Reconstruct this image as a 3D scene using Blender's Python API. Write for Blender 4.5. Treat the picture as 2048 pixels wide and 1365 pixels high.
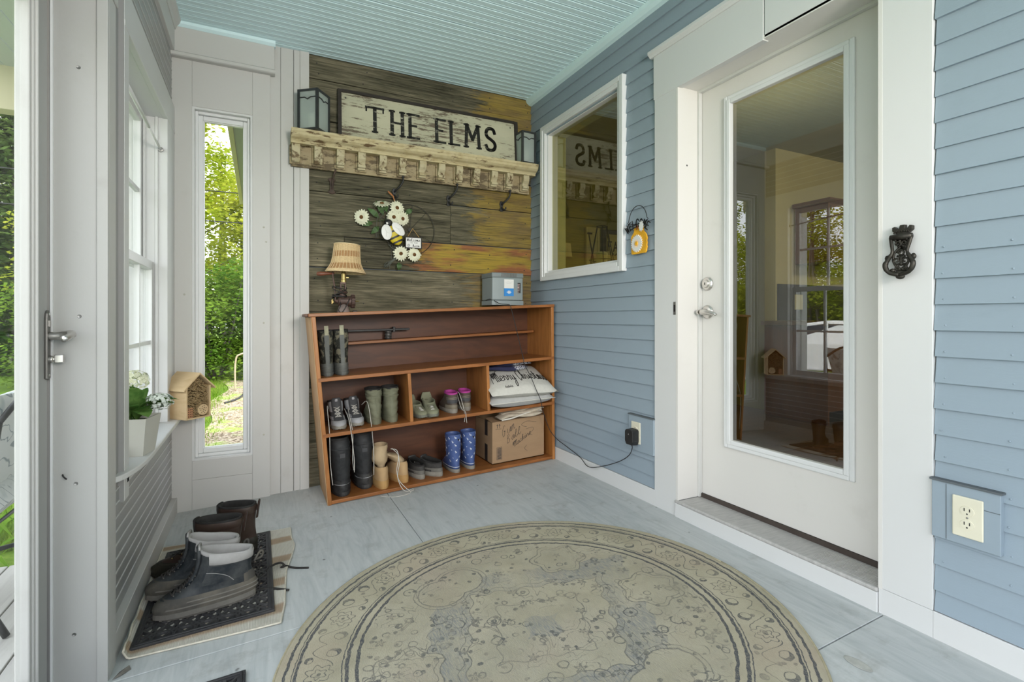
import bpy, bmesh, math, random
from mathutils import Vector, Matrix, Euler

random.seed(7)
PI = math.pi
scene = bpy.context.scene
C = scene.collection
for o in list(bpy.data.objects):
    bpy.data.objects.remove(o)

# ------------------------------------------------------------------ camera
YAW = math.radians(26.34)
EYE = 0.97
cam_data = bpy.data.cameras.new('camera')
cam_data.lens = 18.0
cam_data.sensor_width = 36.0
cam_data.shift_y = -0.0227
cam_data.clip_start = 0.02
cam_data.clip_end = 400
cam = bpy.data.objects.new('camera', cam_data)
C.objects.link(cam)
cam.location = (0, 0, EYE)
cam.rotation_euler = (PI / 2, 0, -YAW)
scene.camera = cam

# ------------------------------------------------------------------ sky, sun, exposure
world = bpy.data.worlds.new('sky')
scene.world = world
world.use_nodes = True
wn, wl = world.node_tree.nodes, world.node_tree.links
wn.clear()
w_out = wn.new('ShaderNodeOutputWorld')
w_bg = wn.new('ShaderNodeBackground')
w_tc = wn.new('ShaderNodeTexCoord')
w_sep = wn.new('ShaderNodeSeparateXYZ')
w_ramp = wn.new('ShaderNodeValToRGB')
w_ramp.color_ramp.elements[0].position = 0.0
w_ramp.color_ramp.elements[0].color = (0.95, 0.97, 1.0, 1)
w_ramp.color_ramp.elements[1].position = 0.75
w_ramp.color_ramp.elements[1].color = (0.74, 0.83, 1.0, 1)
w_map = wn.new('ShaderNodeMapping')
w_map.inputs['Scale'].default_value = (1.0, 1.0, 2.6)
w_noise = wn.new('ShaderNodeTexNoise')
w_noise.inputs['Scale'].default_value = 2.4
w_noise.inputs['Detail'].default_value = 7
w_cr = wn.new('ShaderNodeValToRGB')
w_cr.color_ramp.elements[0].position = 0.42
w_cr.color_ramp.elements[1].position = 0.66
w_mix = wn.new('ShaderNodeMix')
w_mix.data_type = 'RGBA'
wl.new(w_tc.outputs['Generated'], w_sep.inputs[0])
wl.new(w_sep.outputs['Z'], w_ramp.inputs[0])
wl.new(w_tc.outputs['Generated'], w_map.inputs[0])
wl.new(w_map.outputs[0], w_noise.inputs['Vector'])
wl.new(w_noise.outputs[0], w_cr.inputs[0])
wl.new(w_cr.outputs[0], w_mix.inputs[0])
wl.new(w_ramp.outputs[0], w_mix.inputs[6])
w_mix.inputs[7].default_value = (1.0, 1.0, 1.0, 1)
wl.new(w_mix.outputs[2], w_bg.inputs[0])
w_bg.inputs[1].default_value = 1.55
wl.new(w_bg.outputs[0], w_out.inputs[0])

sun_data = bpy.data.lights.new('sun', 'SUN')
sun_data.energy = 2.3
sun_data.angle = math.radians(3)
sun_data.color = (1.0, 0.96, 0.88)
sun = bpy.data.objects.new('sun', sun_data)
C.objects.link(sun)
sun.location = (8, -3, 12)
sun.rotation_euler = Vector((-0.62, 0.30, -0.80)).to_track_quat('-Z', 'Y').to_euler()

# added fill spot, unseen behind the camera, brightens the far end of the porch
fl_d = bpy.data.lights.new('fill_spot', 'SPOT')
fl_d.energy = 140
fl_d.spot_size = math.radians(78)
fl_d.spot_blend = 1.0
fl_d.color = (1.0, 0.935, 0.86)
fl_d.shadow_soft_size = 0.35
fl_o = bpy.data.objects.new('fill_spot', fl_d)
C.objects.link(fl_o)
fl_o.location = (0.90, -1.10, 1.60)
fl_o.rotation_euler = Vector((-0.05, 4.5, 0.12)).to_track_quat('-Z', 'Y').to_euler()

vs = scene.view_settings
vs.view_transform = 'Standard'
vs.look = 'None'
vs.gamma = 1.0
vs.use_curve_mapping = False
vs.exposure = 1.30
scene.cycles.max_bounces = 10
scene.cycles.diffuse_bounces = 6
scene.cycles.transparent_max_bounces = 24
scene.cycles.caustics_reflective = False
scene.cycles.caustics_refractive = False
scene.cycles.use_denoising = True

# ------------------------------------------------------------------ helpers: objects
XF = {}


def tag(o, label=None, cat=None, group=None, kind=None):
    if label: o['label'] = label
    if cat: o['category'] = cat
    if group: o['group'] = group
    if kind: o['kind'] = kind
    return o


def thing(name, label, cat, loc=(0, 0, 0), rot=(0, 0, 0), group=None, kind=None):
    o = bpy.data.objects.new(name, None)
    o.empty_display_size = 0.05
    C.objects.link(o)
    o.location = loc
    o.rotation_euler = rot
    XF[o] = (Matrix.Translation(loc) @ Euler(rot).to_matrix().to_4x4())
    return tag(o, label, cat, group, kind)


def struct(name, loc=(0, 0, 0)):
    o = bpy.data.objects.new(name, None)
    o.empty_display_size = 0.05
    C.objects.link(o)
    o.location = loc
    XF[o] = Matrix.Translation(loc)
    o['kind'] = 'structure'
    return o


def top_of(o):
    while o.parent is not None:
        o = o.parent
    return o


def kids(o):
    return [c for c in bpy.data.objects if c.parent is o]


def copy_tree(o, parent=None, label=None, keep=None):
    c = o.copy()
    C.objects.link(c)
    if parent is not None:
        c.parent = parent
    for ch in kids_cache(o):
        copy_tree(ch, c)
    if label:
        c['label'] = label
    return c


KIDS = {}


def kids_cache(o):
    return KIDS.get(o, [])


def place(o, loc, rot=(0, 0, 0), scale=None):
    o.location = loc
    o.rotation_euler = rot
    if scale:
        o.scale = scale if not isinstance(scale, (int, float)) else (scale,) * 3
    XF[o] = Matrix.LocRotScale(Vector(o.location), o.rotation_euler.copy(), Vector(o.scale))
    return o


class MB:
    """collects simple shapes; build() links them as one mesh object"""

    def __init__(self):
        self.v, self.f, self.mi, self.cur = [], [], [], 0

    def add(self, vs, fs, M=None):
        n = len(self.v)
        if M is not None:
            vs = [M @ Vector(p) for p in vs]
        self.v += [tuple(p) for p in vs]
        self.f += [tuple(i + n for i in f) for f in fs]
        self.mi += [self.cur] * len(fs)
        return self

    def box(self, x0, x1, y0, y1, z0, z1, M=None):
        if x0 > x1: x0, x1 = x1, x0
        if y0 > y1: y0, y1 = y1, y0
        if z0 > z1: z0, z1 = z1, z0
        return self.add([(x0, y0, z0), (x1, y0, z0), (x1, y1, z0), (x0, y1, z0),
                         (x0, y0, z1), (x1, y0, z1), (x1, y1, z1), (x0, y1, z1)],
                        [(0, 3, 2, 1), (4, 5, 6, 7), (0, 1, 5, 4), (1, 2, 6, 5), (2, 3, 7, 6), (3, 0, 4, 7)], M)

    def hexa(self, p):
        """eight corners: bottom four counter-clockwise from above, then top four"""
        return self.add(p, [(0, 3, 2, 1), (4, 5, 6, 7), (0, 1, 5, 4), (1, 2, 6, 5), (2, 3, 7, 6), (3, 0, 4, 7)])

    def loft(self, rings, cap0=True, cap1=True, closed=True, M=None):
        n = len(rings[0])
        vs = [p for r in rings for p in r]
        fs = []
        for i in range(len(rings) - 1):
            for j in range(n if closed else n - 1):
                k = (j + 1) % n
                fs.append((i * n + j, i * n + k, (i + 1) * n + k, (i + 1) * n + j))
        if cap0: fs.append(tuple(reversed(range(n))))
        if cap1: fs.append(tuple((len(rings) - 1) * n + j for j in range(n)))
        return self.add(vs, fs, M)

    def lathe(self, prof, n=20, M=None, cap0=True, cap1=True):
        rings = [[(r * math.cos(2 * PI * j / n), r * math.sin(2 * PI * j / n), z) for j in range(n)] for r, z in prof]
        return self.loft(rings, cap0, cap1, True, M)

    def tube(self, pts, r, n=6, cap=True, M=None):
        pts = [Vector(p) for p in pts]
        rs = r if isinstance(r, (list, tuple)) else [r] * len(pts)
        rings = []
        up = None
        for i, p in enumerate(pts):
            a = pts[max(0, i - 1)]
            b = pts[min(len(pts) - 1, i + 1)]
            t = (b - a)
            if t.length < 1e-9: t = Vector((0, 0, 1))
            t.normalize()
            if up is None:
                up = Vector((0, 0, 1)) if abs(t.z) < 0.9 else Vector((1, 0, 0))
            s = t.cross(up)
            if s.length < 1e-6:
                s = t.orthogonal()
            s.normalize()
            up = s.cross(t).normalized()
            rings.append([p + (s * math.cos(2 * PI * k / n) + up * math.sin(2 * PI * k / n)) * rs[i] for k in range(n)])
        return self.loft(rings, cap, cap, True, M)

    def prism(self, poly, fn0, fn1):
        """poly of 2-D points; fn0 and fn1 map a point to the two faces"""
        n = len(poly)
        vs = [fn0(*p) for p in poly] + [fn1(*p) for p in poly]
        fs = [tuple(reversed(range(n))), tuple(range(n, 2 * n))]
        for i in range(n):
            k = (i + 1) % n
            fs.append((i, k, n + k, n + i))
        return self.add(vs, fs)

    def ball(self, c, r, n=10, m=6, M=None):
        rx, ry, rz = r if isinstance(r, (tuple, list)) else (r, r, r)
        rings = []
        for i in range(m + 1):
            a = -PI / 2 + PI * i / m
            q = max(math.cos(a), 0.02)
            rings.append([(c[0] + rx * q * math.cos(2 * PI * j / n), c[1] + ry * q * math.sin(2 * PI * j / n), c[2] + rz * math.sin(a)) for j in range(n)])
        return self.loft(rings, True, True, True, M)

    def grid(self, nu, nv, fn):
        vs = [fn(i / nu, j / nv) for j in range(nv + 1) for i in range(nu + 1)]
        fs = []
        for j in range(nv):
            for i in range(nu):
                a = j * (nu + 1) + i
                fs.append((a, a + 1, a + nu + 2, a + nu + 1))
        return self.add(vs, fs)

    def build(self, name, mat, parent=None, smooth=False, bevel=0.0, bseg=2, local=False, subsurf=0, fix=True):
        me = bpy.data.meshes.new(name)
        vs = self.v
        if parent is not None and not local:
            inv = XF[top_of(parent)].inverted()
            vs = [tuple(inv @ Vector(p)) for p in vs]
        me.from_pydata(vs, [], self.f)
        mats = mat if isinstance(mat, (list, tuple)) else [mat]
        for m in mats:
            me.materials.append(m)
        if len(mats) > 1:
            me.polygons.foreach_set('material_index', self.mi)
        if fix:
            bm = bmesh.new()
            bm.from_mesh(me)
            bmesh.ops.recalc_face_normals(bm, faces=bm.faces)
            bm.to_mesh(me)
            bm.free()
        if smooth:
            me.polygons.foreach_set('use_smooth', [True] * len(me.polygons))
        me.update()
        o = bpy.data.objects.new(name, me)
        C.objects.link(o)
        if parent is not None:
            o.parent = parent
            KIDS.setdefault(parent, []).append(o)
        if bevel > 0:
            b = o.modifiers.new('bevel', 'BEVEL')
            b.width = bevel
            b.segments = bseg
            b.limit_method = 'ANGLE'
            b.angle_limit = math.radians(40)
            b.harden_normals = False
        if subsurf:
            s = o.modifiers.new('subsurf', 'SUBSURF')
            s.levels = subsurf
            s.render_levels = subsurf
        return o


def box(name, mat, parent, x0, x1, y0, y1, z0, z1, bevel=0.0):
    return MB().box(x0, x1, y0, y1, z0, z1).build(name, mat, parent, bevel=bevel)


def lerp(a, b, t):
    return a + (b - a) * t


def smooth_path(pts, k=6):
    """Catmull-Rom through points"""
    P = [Vector(p) for p in pts]
    P = [P[0] * 2 - P[1]] + P + [P[-1] * 2 - P[-2]]
    out = []
    for i in range(1, len(P) - 2):
        for s in range(k):
            t = s / k
            a, b, c, d = P[i - 1], P[i], P[i + 1], P[i + 2]
            out.append(0.5 * ((2 * b) + (c - a) * t + (2 * a - 5 * b + 4 * c - d) * t * t + (3 * b - a - 3 * c + d) * t ** 3))
    out.append(P[-2])
    return out


SLOPE = 0.05


def floor_z(x):
    return -SLOPE * (1.83 - x)


# ------------------------------------------------------------------ helpers: materials
def lin(r, g, b):
    def f(c):
        c /= 255.0
        return c / 12.92 if c <= 0.04045 else ((c + 0.055) / 1.055) ** 2.4
    return (f(r), f(g), f(b))


class NT:
    def __init__(self, name):
        self.m = bpy.data.materials.new(name)
        self.m.use_nodes = True
        self.n = self.m.node_tree.nodes
        self.l = self.m.node_tree.links
        self.n.clear()
        self.out = self.n.new('ShaderNodeOutputMaterial')
        self.p = self.n.new('ShaderNodeBsdfPrincipled')
        self.l.new(self.p.outputs[0], self.out.inputs[0])

    def node(self, t, **kw):
        nd = self.n.new(t)
        for k, v in kw.items():
            setattr(nd, k, v)
        return nd

    def link(self, a, b):
        self.l.new(a, b)

    def val(self, sock, v):
        if hasattr(v, 'is_linked') or isinstance(v, bpy.types.NodeSocket):
            self.l.new(v, sock)
        else:
            sock.default_value = v

    def math(self, op, a, b=0.0, c=0.0, clamp=False):
        nd = self.n.new('ShaderNodeMath')
        nd.operation = op
        nd.use_clamp = clamp
        self.val(nd.inputs[0], a)
        self.val(nd.inputs[1], b)
        self.val(nd.inputs[2], c)
        return nd.outputs[0]

    def coord(self, kind='Object', scale=(1, 1, 1), rand=0.0, loc=(0, 0, 0)):
        if kind == 'World':
            src = self.n.new('ShaderNodeNewGeometry').outputs['Position']
        else:
            src = self.n.new('ShaderNodeTexCoord').outputs[kind]
        if rand:
            oi = self.n.new('ShaderNodeObjectInfo')
            mul = self.math('MULTIPLY', oi.outputs['Random'], rand)
            add = self.n.new('ShaderNodeVectorMath')
            add.operation = 'ADD'
            self.l.new(src, add.inputs[0])
            self.l.new(mul, add.inputs[1])
            src = add.outputs[0]
        mp = self.n.new('ShaderNodeMapping')
        mp.inputs['Scale'].default_value = scale
        mp.inputs['Location'].default_value = loc
        self.l.new(src, mp.inputs[0])
        return mp.outputs[0]

    def noise(self, vec, scale=5.0, detail=4.0, rough=0.55, dist=0.0):
        nd = self.n.new('ShaderNodeTexNoise')
        nd.inputs['Scale'].default_value = scale
        nd.inputs['Detail'].default_value = detail
        nd.inputs['Roughness'].default_value = rough
        nd.inputs['Distortion'].default_value = dist
        self.l.new(vec, nd.inputs['Vector'])
        return nd.outputs[0]

    def voronoi(self, vec, scale, feature='F1', out='Distance'):
        nd = self.n.new('ShaderNodeTexVoronoi')
        nd.feature = feature
        nd.inputs['Scale'].default_value = scale
        self.l.new(vec, nd.inputs['Vector'])
        return nd.outputs[out]

    def ramp(self, fac, stops, interp='LINEAR'):
        nd = self.n.new('ShaderNodeValToRGB')
        cr = nd.color_ramp
        cr.interpolation = interp
        while len(cr.elements) > 1:
            cr.elements.remove(cr.elements[-1])
        for i, (p, c) in enumerate(stops):
            e = cr.elements[0] if i == 0 else cr.elements.new(p)
            e.position = p
            if isinstance(c, (int, float)): c = (c, c, c)
            e.color = (c[0], c[1], c[2], 1)
        self.l.new(fac, nd.inputs[0])
        return nd.outputs[0]

    def mix(self, fac, a, b, blend='MIX'):
        nd = self.n.new('ShaderNodeMix')
        nd.data_type = 'RGBA'
        nd.blend_type = blend
        self.val(nd.inputs[0], fac)
        for s, v in ((6, a), (7, b)):
            if isinstance(v, bpy.types.NodeSocket):
                self.l.new(v, nd.inputs[s])
            else:
                nd.inputs[s].default_value = (v[0], v[1], v[2], 1)
        return nd.outputs[2]

    def sep(self, vec):
        nd = self.n.new('ShaderNodeSeparateXYZ')
        self.l.new(vec, nd.inputs[0])
        return nd.outputs

    def bump(self, h, strength=0.2, dist=0.01):
        nd = self.n.new('ShaderNodeBump')
        nd.inputs['Strength'].default_value = strength
        nd.inputs['Distance'].default_value = dist
        self.l.new(h, nd.inputs['Height'])
        self.l.new(nd.outputs[0], self.p.inputs['Normal'])

    def set(self, col=None, rough=None, metal=None, spec=None):
        if col is not None:
            if isinstance(col, bpy.types.NodeSocket): self.l.new(col, self.p.inputs['Base Color'])
            else: self.p.inputs['Base Color'].default_value = (*col, 1)
        if rough is not None: self.val(self.p.inputs['Roughness'], rough)
        if metal is not None: self.p.inputs['Metallic'].default_value = metal
        if spec is not None: self.p.inputs['Specular IOR Level'].default_value = spec
        return self.m


def mat(name, col, rough=0.6, var=0.12, scale=9.0, stretch=(1, 1, 1), bump=0.08, metal=0.0, rand=0.0, spec=0.4, kind='Object', detail=4):
    t = NT(name)
    v = t.coord(kind, stretch, rand)
    nz = t.noise(v, scale, detail)
    lo = tuple(c * (1 - var) for c in col)
    hi = tuple(min(1, c * (1 + var)) for c in col)
    t.set(t.ramp(nz, [(0.3, lo), (0.7, hi)]), rough, metal, spec)
    if bump:
        t.bump(nz, bump, 0.004)
    return t.m


def worn_paint(name, col, dirt=(0.25, 0.23, 0.20), amount=0.25, rough=0.5, scale=6.0, stretch=(1, 1, 1), grain=0.0, rand=3.0):
    """paint with faint scuffs"""
    t = NT(name)
    v = t.coord('Object', stretch, rand)
    n1 = t.noise(v, scale, 6, 0.65)
    n2 = t.noise(v, scale * 0.35, 3)
    m = t.math('MULTIPLY', t.ramp(n1, [(0.56, 0.0), (0.78, 1.0)]), t.ramp(n2, [(0.45, 0.0), (0.7, 1.0)]))
    m = t.math('MULTIPLY', m, amount)
    base = t.mix(t.math('MULTIPLY', n2, 0.12), col, tuple(c * 0.85 for c in col))
    t.set(t.mix(m, base, dirt), rough, 0.0, 0.35)
    if grain:
        g = t.noise(t.coord('Object', (stretch[0] * 4, stretch[1] * 4, stretch[2] * 4), rand), scale * 3, 4)
        t.bump(g, grain, 0.003)
    return t.m


def glass(name, tint=(1, 1, 1), ior=1.5):
    t = NT(name)
    t.n.remove(t.p)
    tr = t.node('ShaderNodeBsdfTransparent')
    tr.inputs[0].default_value = (*tint, 1)
    gl = t.node('ShaderNodeBsdfGlossy')
    gl.inputs['Roughness'].default_value = 0.0
    fr = t.node('ShaderNodeFresnel')
    fr.inputs['IOR'].default_value = ior
    mx = t.node('ShaderNodeMixShader')
    geo = t.node('ShaderNodeNewGeometry')
    inv = t.math('SUBTRACT', 1.0, geo.outputs['Backfacing'])
    t.link(t.math('MULTIPLY', fr.outputs[0], inv), mx.inputs[0])
    t.link(tr.outputs[0], mx.inputs[1])
    t.link(gl.outputs[0], mx.inputs[2])
    t.link(mx.outputs[0], t.out.inputs[0])
    return t.m


def leafmat(name, col, col2, trans=0.4, scale=1.5):
    t = NT(name)
    t.n.remove(t.p)
    oi = t.noise(t.coord('World'), scale, 3)
    c = t.ramp(oi, [(0.35, col), (0.65, col2)])
    d = t.node('ShaderNodeBsdfDiffuse')
    tl = t.node('ShaderNodeBsdfTranslucent')
    t.link(c, d.inputs[0])
    t.link(c, tl.inputs[0])
    mx = t.node('ShaderNodeMixShader')
    mx.inputs[0].default_value = trans
    t.link(d.outputs[0], mx.inputs[1])
    t.link(tl.outputs[0], mx.inputs[2])
    t.link(mx.outputs[0], t.out.inputs[0])
    return t.m


def barn_wood(name, paint=None):
    """weathered board; paint = (x where old paint starts, x where it is full, colour a, colour b, amount)"""
    t = NT(name)
    v = t.coord('World', (2.6, 2.6, 64.0), 9.0)
    g = t.noise(v, 2.0, 8, 0.65, 0.25)
    big = t.noise(t.coord('World', (0.9, 1, 7.0), 7.0), 2.2, 5, 0.65, 0.8)
    oi = t.node('ShaderNodeObjectInfo')
    f = t.math('ADD', t.math('MULTIPLY', g, 0.62), t.math('MULTIPLY', big, 0.42))
    f = t.math('ADD', f, t.math('MULTIPLY', oi.outputs['Random'], 0.12))
    col = t.ramp(f, [(0.37, (0.016, 0.015, 0.010)), (0.47, (0.058, 0.054, 0.034)), (0.58, (0.115, 0.104, 0.068)), (0.68, (0.19, 0.165, 0.11)), (0.80, (0.32, 0.275, 0.18))])
    kn = t.voronoi(t.coord('World', (1.0, 1.0, 3.2), 5.0), 2.6)
    col = t.mix(t.ramp(kn, [(0.015, 0.75), (0.07, 0.0)]), col, (0.02, 0.014, 0.008))
    if paint:
        x0, x1, ca, cb, amt = paint
        pos = t.sep(t.coord('World'))[0]
        ramp = t.math('MULTIPLY', t.math('SUBTRACT', pos, x0), 1.0 / (x1 - x0), clamp=True)
        n = t.noise(t.coord('World', (1.6, 1, 9.0), 4.0), 3.2, 7, 0.7, 0.4)
        msk = t.ramp(t.math('ADD', t.math('MULTIPLY', ramp, 0.52), t.math('MULTIPLY', n, 0.62)), [(0.51, 0.0), (0.575, 1.0)])
        fine = t.ramp(g, [(0.30, 0.25), (0.55, 1.0)])
        pc = t.mix(t.ramp(t.noise(t.coord('World', (1.2, 1, 5.0), 2.0), 2.6, 5), [(0.46, 0.0), (0.60, 1.0)]), ca, cb)
        col = t.mix(t.math('MULTIPLY', t.math('MULTIPLY', msk, fine), amt), col, pc)
    t.set(col, 0.82, 0.0, 0.2)
    t.bump(g, 0.45, 0.004)
    return t.m


def stained_wood(name, a, b, stretch=(2, 14, 14), rough=0.42, rand=6.0, knots=0.0):
    t = NT(name)
    v = t.coord('Object', stretch, rand)
    g = t.noise(v, 2.2, 6, 0.6, 0.7)
    col = t.ramp(g, [(0.28, a), (0.72, b)])
    if knots:
        kn = t.voronoi(t.coord('Object', (1.4, 1.4, 0.9), rand), 3.2)
        col = t.mix(t.ramp(kn, [(0.03, knots), (0.10, 0.0)]), col, (0.02, 0.008, 0.004))
    t.set(col, rough, 0.0, 0.35)
    t.bump(g, 0.10, 0.002)
    return t.m


# ------------------------------------------------------------------ palette
M = {}
M['trim'] = worn_paint('white_trim_paint', (0.56, 0.56, 0.54), amount=0.16, grain=0.05)
M['trim_old'] = worn_paint('old_white_board_paint', (0.505, 0.50, 0.48), (0.26, 0.24, 0.20), 0.30, grain=0.10)
M['trim_bright'] = worn_paint('bright_white_trim_paint', (0.60, 0.605, 0.60), amount=0.10)
M['vinyl'] = mat('white_vinyl', (0.66, 0.67, 0.67), 0.35, 0.03, 4, bump=0.0)
M['door_white'] = worn_paint('door_paint', (0.645, 0.63, 0.60), (0.35, 0.32, 0.28), 0.22, 0.38)
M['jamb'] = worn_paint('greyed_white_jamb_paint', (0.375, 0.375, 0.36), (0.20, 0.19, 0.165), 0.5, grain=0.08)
M['clap'] = worn_paint('blue_grey_clapboard_paint', (0.262, 0.322, 0.372), (0.17, 0.23, 0.26), 0.35, 0.55, 5.0, (1, 1, 3), 0.10)
M['clap2'] = worn_paint('blue_grey_clapboard_paint_lighter', (0.262, 0.325, 0.378), (0.17, 0.24, 0.27), 0.35, 0.55, 5.0, (1, 1, 3), 0.12)
M['clap_gap'] = mat('dark_sheathing', (0.10, 0.115, 0.125), 0.8, 0.1)  # dark blue-grey for sheathing, joints and backing
M['ceil'] = worn_paint('aqua_ceiling_paint', (0.62, 0.80, 0.83), (0.40, 0.48, 0.49), 0.15, 0.5)
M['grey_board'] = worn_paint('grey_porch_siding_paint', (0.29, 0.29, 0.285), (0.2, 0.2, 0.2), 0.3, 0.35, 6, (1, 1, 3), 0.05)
M['black'] = mat('black_iron', (0.018, 0.018, 0.018), 0.5, 0.3, 20, bump=0.15)
M['dark'] = mat('dark_cavity', (0.012, 0.011, 0.010), 0.9, 0.1, bump=0)
M['bronze'] = mat('dark_bronze', (0.035, 0.032, 0.026), 0.42, 0.35, 25, bump=0.25, metal=0.6)
M['rust'] = mat('rusted_iron', (0.055, 0.036, 0.026), 0.7, 0.4, 25, bump=0.25)
M['nickel'] = mat('satin_nickel', (0.62, 0.60, 0.57), 0.28, 0.05, 10, bump=0, metal=1.0)
M['pewter'] = mat('dark_pewter_plate', (0.16, 0.155, 0.145), 0.45, 0.15, 12, bump=0.05, metal=0.7)
M['alu'] = mat('grey_aluminium', (0.42, 0.41, 0.395), 0.55, 0.12, 14, (1, 6, 1), bump=0.05, metal=0.1)
M['steel'] = mat('screw_steel', (0.25, 0.25, 0.24), 0.4, 0.2, 12, bump=0, metal=0.8)
M['ivory'] = mat('ivory_plastic', (0.66, 0.63, 0.50), 0.35, 0.04, 8, bump=0)
M['glass'] = glass('clear_glass', (0.97, 0.98, 0.97), 1.16)
M['glass_low'] = glass('coated_window_glass', (0.72, 0.72, 0.50), 2.6)
M['glass_door'] = glass('coated_door_glass', (0.84, 0.85, 0.72), 2.6)
# =================================================================== SETTING
# ------------------------------------------------------------------ floor
def floor_mat():
    t = NT('painted_plywood_floor')
    v = t.coord('Object', (9, 1.1, 1), 0)
    g = t.noise(v, 3.0, 7, 0.6, 1.4)
    big = t.noise(t.coord('Object'), 1.6, 4)
    col = t.ramp(t.math('ADD', t.math('MULTIPLY', g, 0.6), t.math('MULTIPLY', big, 0.4)),
                 [(0.32, (0.35, 0.375, 0.375)), (0.52, (0.455, 0.475, 0.47)), (0.72, (0.52, 0.535, 0.53))])
    dirt = t.noise(t.coord('Object'), 7.5, 8, 0.7)
    col = t.mix(t.ramp(dirt, [(0.54, 0.0), (0.78, 0.6)]), col, (0.22, 0.21, 0.185))
    sp = t.voronoi(t.coord('Object'), 9.0)
    n2 = t.noise(t.coord('Object'), 26.0, 2)
    spot = t.math('MULTIPLY', t.ramp(sp, [(0.035, 1.0), (0.075, 0.0)]), t.ramp(n2, [(0.46, 0.0), (0.54, 1.0)]))
    col = t.mix(t.math('MULTIPLY', spot, 0.8), col, (0.05, 0.045, 0.04))
    t.set(col, 0.5, 0.0, 0.35)
    t.bump(g, 0.16, 0.003)
    return t.m


M['floor'] = floor_mat()
fl = struct('floor')
sub = MB()
sub.hexa([(-0.62, -2.2, floor_z(-0.62) - 0.12), (1.98, -2.2, floor_z(1.98) - 0.12), (1.98, 3.52, floor_z(1.98) - 0.12), (-0.62, 3.52, floor_z(-0.62) - 0.12),
          (-0.62, -2.2, floor_z(-0.62) - 0.022), (1.98, -2.2, floor_z(1.98) - 0.022), (1.98, 3.52, floor_z(1.98) - 0.022), (-0.62, 3.52, floor_z(-0.62) - 0.022)])
sub.build('subfloor', M['dark'], fl)
for (x0, x1, y0, y1) in ((-0.55, 0.674, 1.886, 3.44), (0.677, 1.95, 0.962, 3.44), (0.677, 1.95, -0.9, 0.958),
                         (-0.55, 0.674, -0.2, 1.882), (-0.55, 0.674, -2.2, -0.204), (0.677, 1.95, -2.2, -0.904)):
    m = MB()
    m.hexa([(x0, y0, floor_z(x0) - 0.02), (x1, y0, floor_z(x1) - 0.02), (x1, y1, floor_z(x1) - 0.02), (x0, y1, floor_z(x0) - 0.02),
            (x0, y0, floor_z(x0)), (x1, y0, floor_z(x1)), (x1, y1, floor_z(x1)), (x0, y1, floor_z(x0))])
    m.build('plywood_sheet', M['floor'], fl, bevel=0.0015, bseg=1)
# the plugged knot hole near the door corner
kn = MB()
kn.lathe([(0.0, 0.0), (0.032, 0.0), (0.034, 0.0012), (0.030, 0.002), (0.0, 0.002)], 20,
         Matrix.Translation((1.528, 0.868, floor_z(1.528))) @ Matrix.Diagonal((0.55, 1.15, 1, 1)))
kn.build('knot_plug', mat('grey_filler', (0.36, 0.36, 0.33), 0.7, 0.25, 30), fl)

# ------------------------------------------------------------------ ceiling of narrow beaded boards
ce = struct('ceiling')
box('ceiling_backing', M['clap_gap'], ce, -0.55, 2.0, -1.25, 3.52, 2.612, 2.66)
W = 0.0508
first = {}
y = 3.388
k = 0
while y > -1.2:
    gap = 0.0045 if k % 13 else 0.008
    ya, yb = y - W + gap, y
    key = round(gap, 4)
    if key not in first:
        m = MB()
        hw = (yb - ya)
        prof = [(0, 0.012), (0, 0.004), (0.003, 0.0), (hw - 0.014, 0.0), (hw - 0.012, 0.004), (hw - 0.008, 0.0), (hw - 0.003, 0.0), (hw, 0.004), (hw, 0.012)]
        m.prism(prof, lambda a, b: (-0.50, a, b), lambda a, b: (1.90, a, b))
        o = m.build('ceiling_board', M['ceil'], ce, local=True)
        first[key] = o
    else:
        o = first[key].copy()
        C.objects.link(o)
    o.location = (0, ya, 2.60)
    y -= W
    k += 1
cr = struct('trim_1')
MB().prism([(1.793, 2.601), (1.800, 2.580), (1.818, 2.566), (1.840, 2.560), (1.848, 2.601)], lambda a, b: (a, -1.25, b), lambda a, b: (a, 3.39, b)).build('crown_strip', M['ceil'], cr)

# ------------------------------------------------------------------ right wall: house wall with clapboards
wr = struct('wall_right')
X0, X1 = 1.850, 1.972
for (y0, y1, z0, z1) in ((-3.2, 0.97, -0.4, 2.75), (1.885, 2.32, -0.4, 2.75), (2.32, 3.16, -0.4, 1.27), (2.32, 3.16, 2.29, 2.75), (3.16, 5.1, -0.4, 2.75),
                         (0.97, 1.885, 2.11, 2.75), (0.97, 1.885, -0.4, -0.02)):
    box('sheathing', M['clap_gap'], wr, X0, X1, y0, y1, z0, z1)
EXPO = 0.0785


def clapboard(y0, y1, z0, z1, mtl, tilt=0.0):
    m = MB()
    d = random.uniform(-0.0015, 0.0015)
    m.prism([(1.8335 + d, z0 + 0.001), (1.8425, z1 + 0.004), (1.8505, z1 + 0.004), (1.8505, z0 + 0.001)],
            lambda a, b: (a, y0, b), lambda a, b: (a, y1, b + tilt))
    m.build('clapboard', mtl, wr)


zc = 0.931 - 11 * EXPO
while zc < 2.56:
    z1 = min(zc + EXPO, 2.575)
    iv = [(-2.1, 3.39)]
    cuts = []
    if zc < 2.31: cuts.append((0.826, 2.037))
    if zc > 1.235 and zc < 2.26: cuts.append((2.285, 3.197))
    for a, b in cuts:
        nv = []
        for p, q in iv:
            if b <= p or a >= q:
                nv.append((p, q))
                continue
            if a > p: nv.append((p, a))
            if b < q: nv.append((b, q))
        iv = nv
    for p, q in iv:
        right_side = q < 0.9
        g = 0.003 if right_side else 0.0
        clapboard(p, q - g - (random.uniform(0, 0.004) if right_side else 0), max(zc, 0.084), z1, M['clap2'] if right_side else M['clap'])
    zc += EXPO
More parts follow.
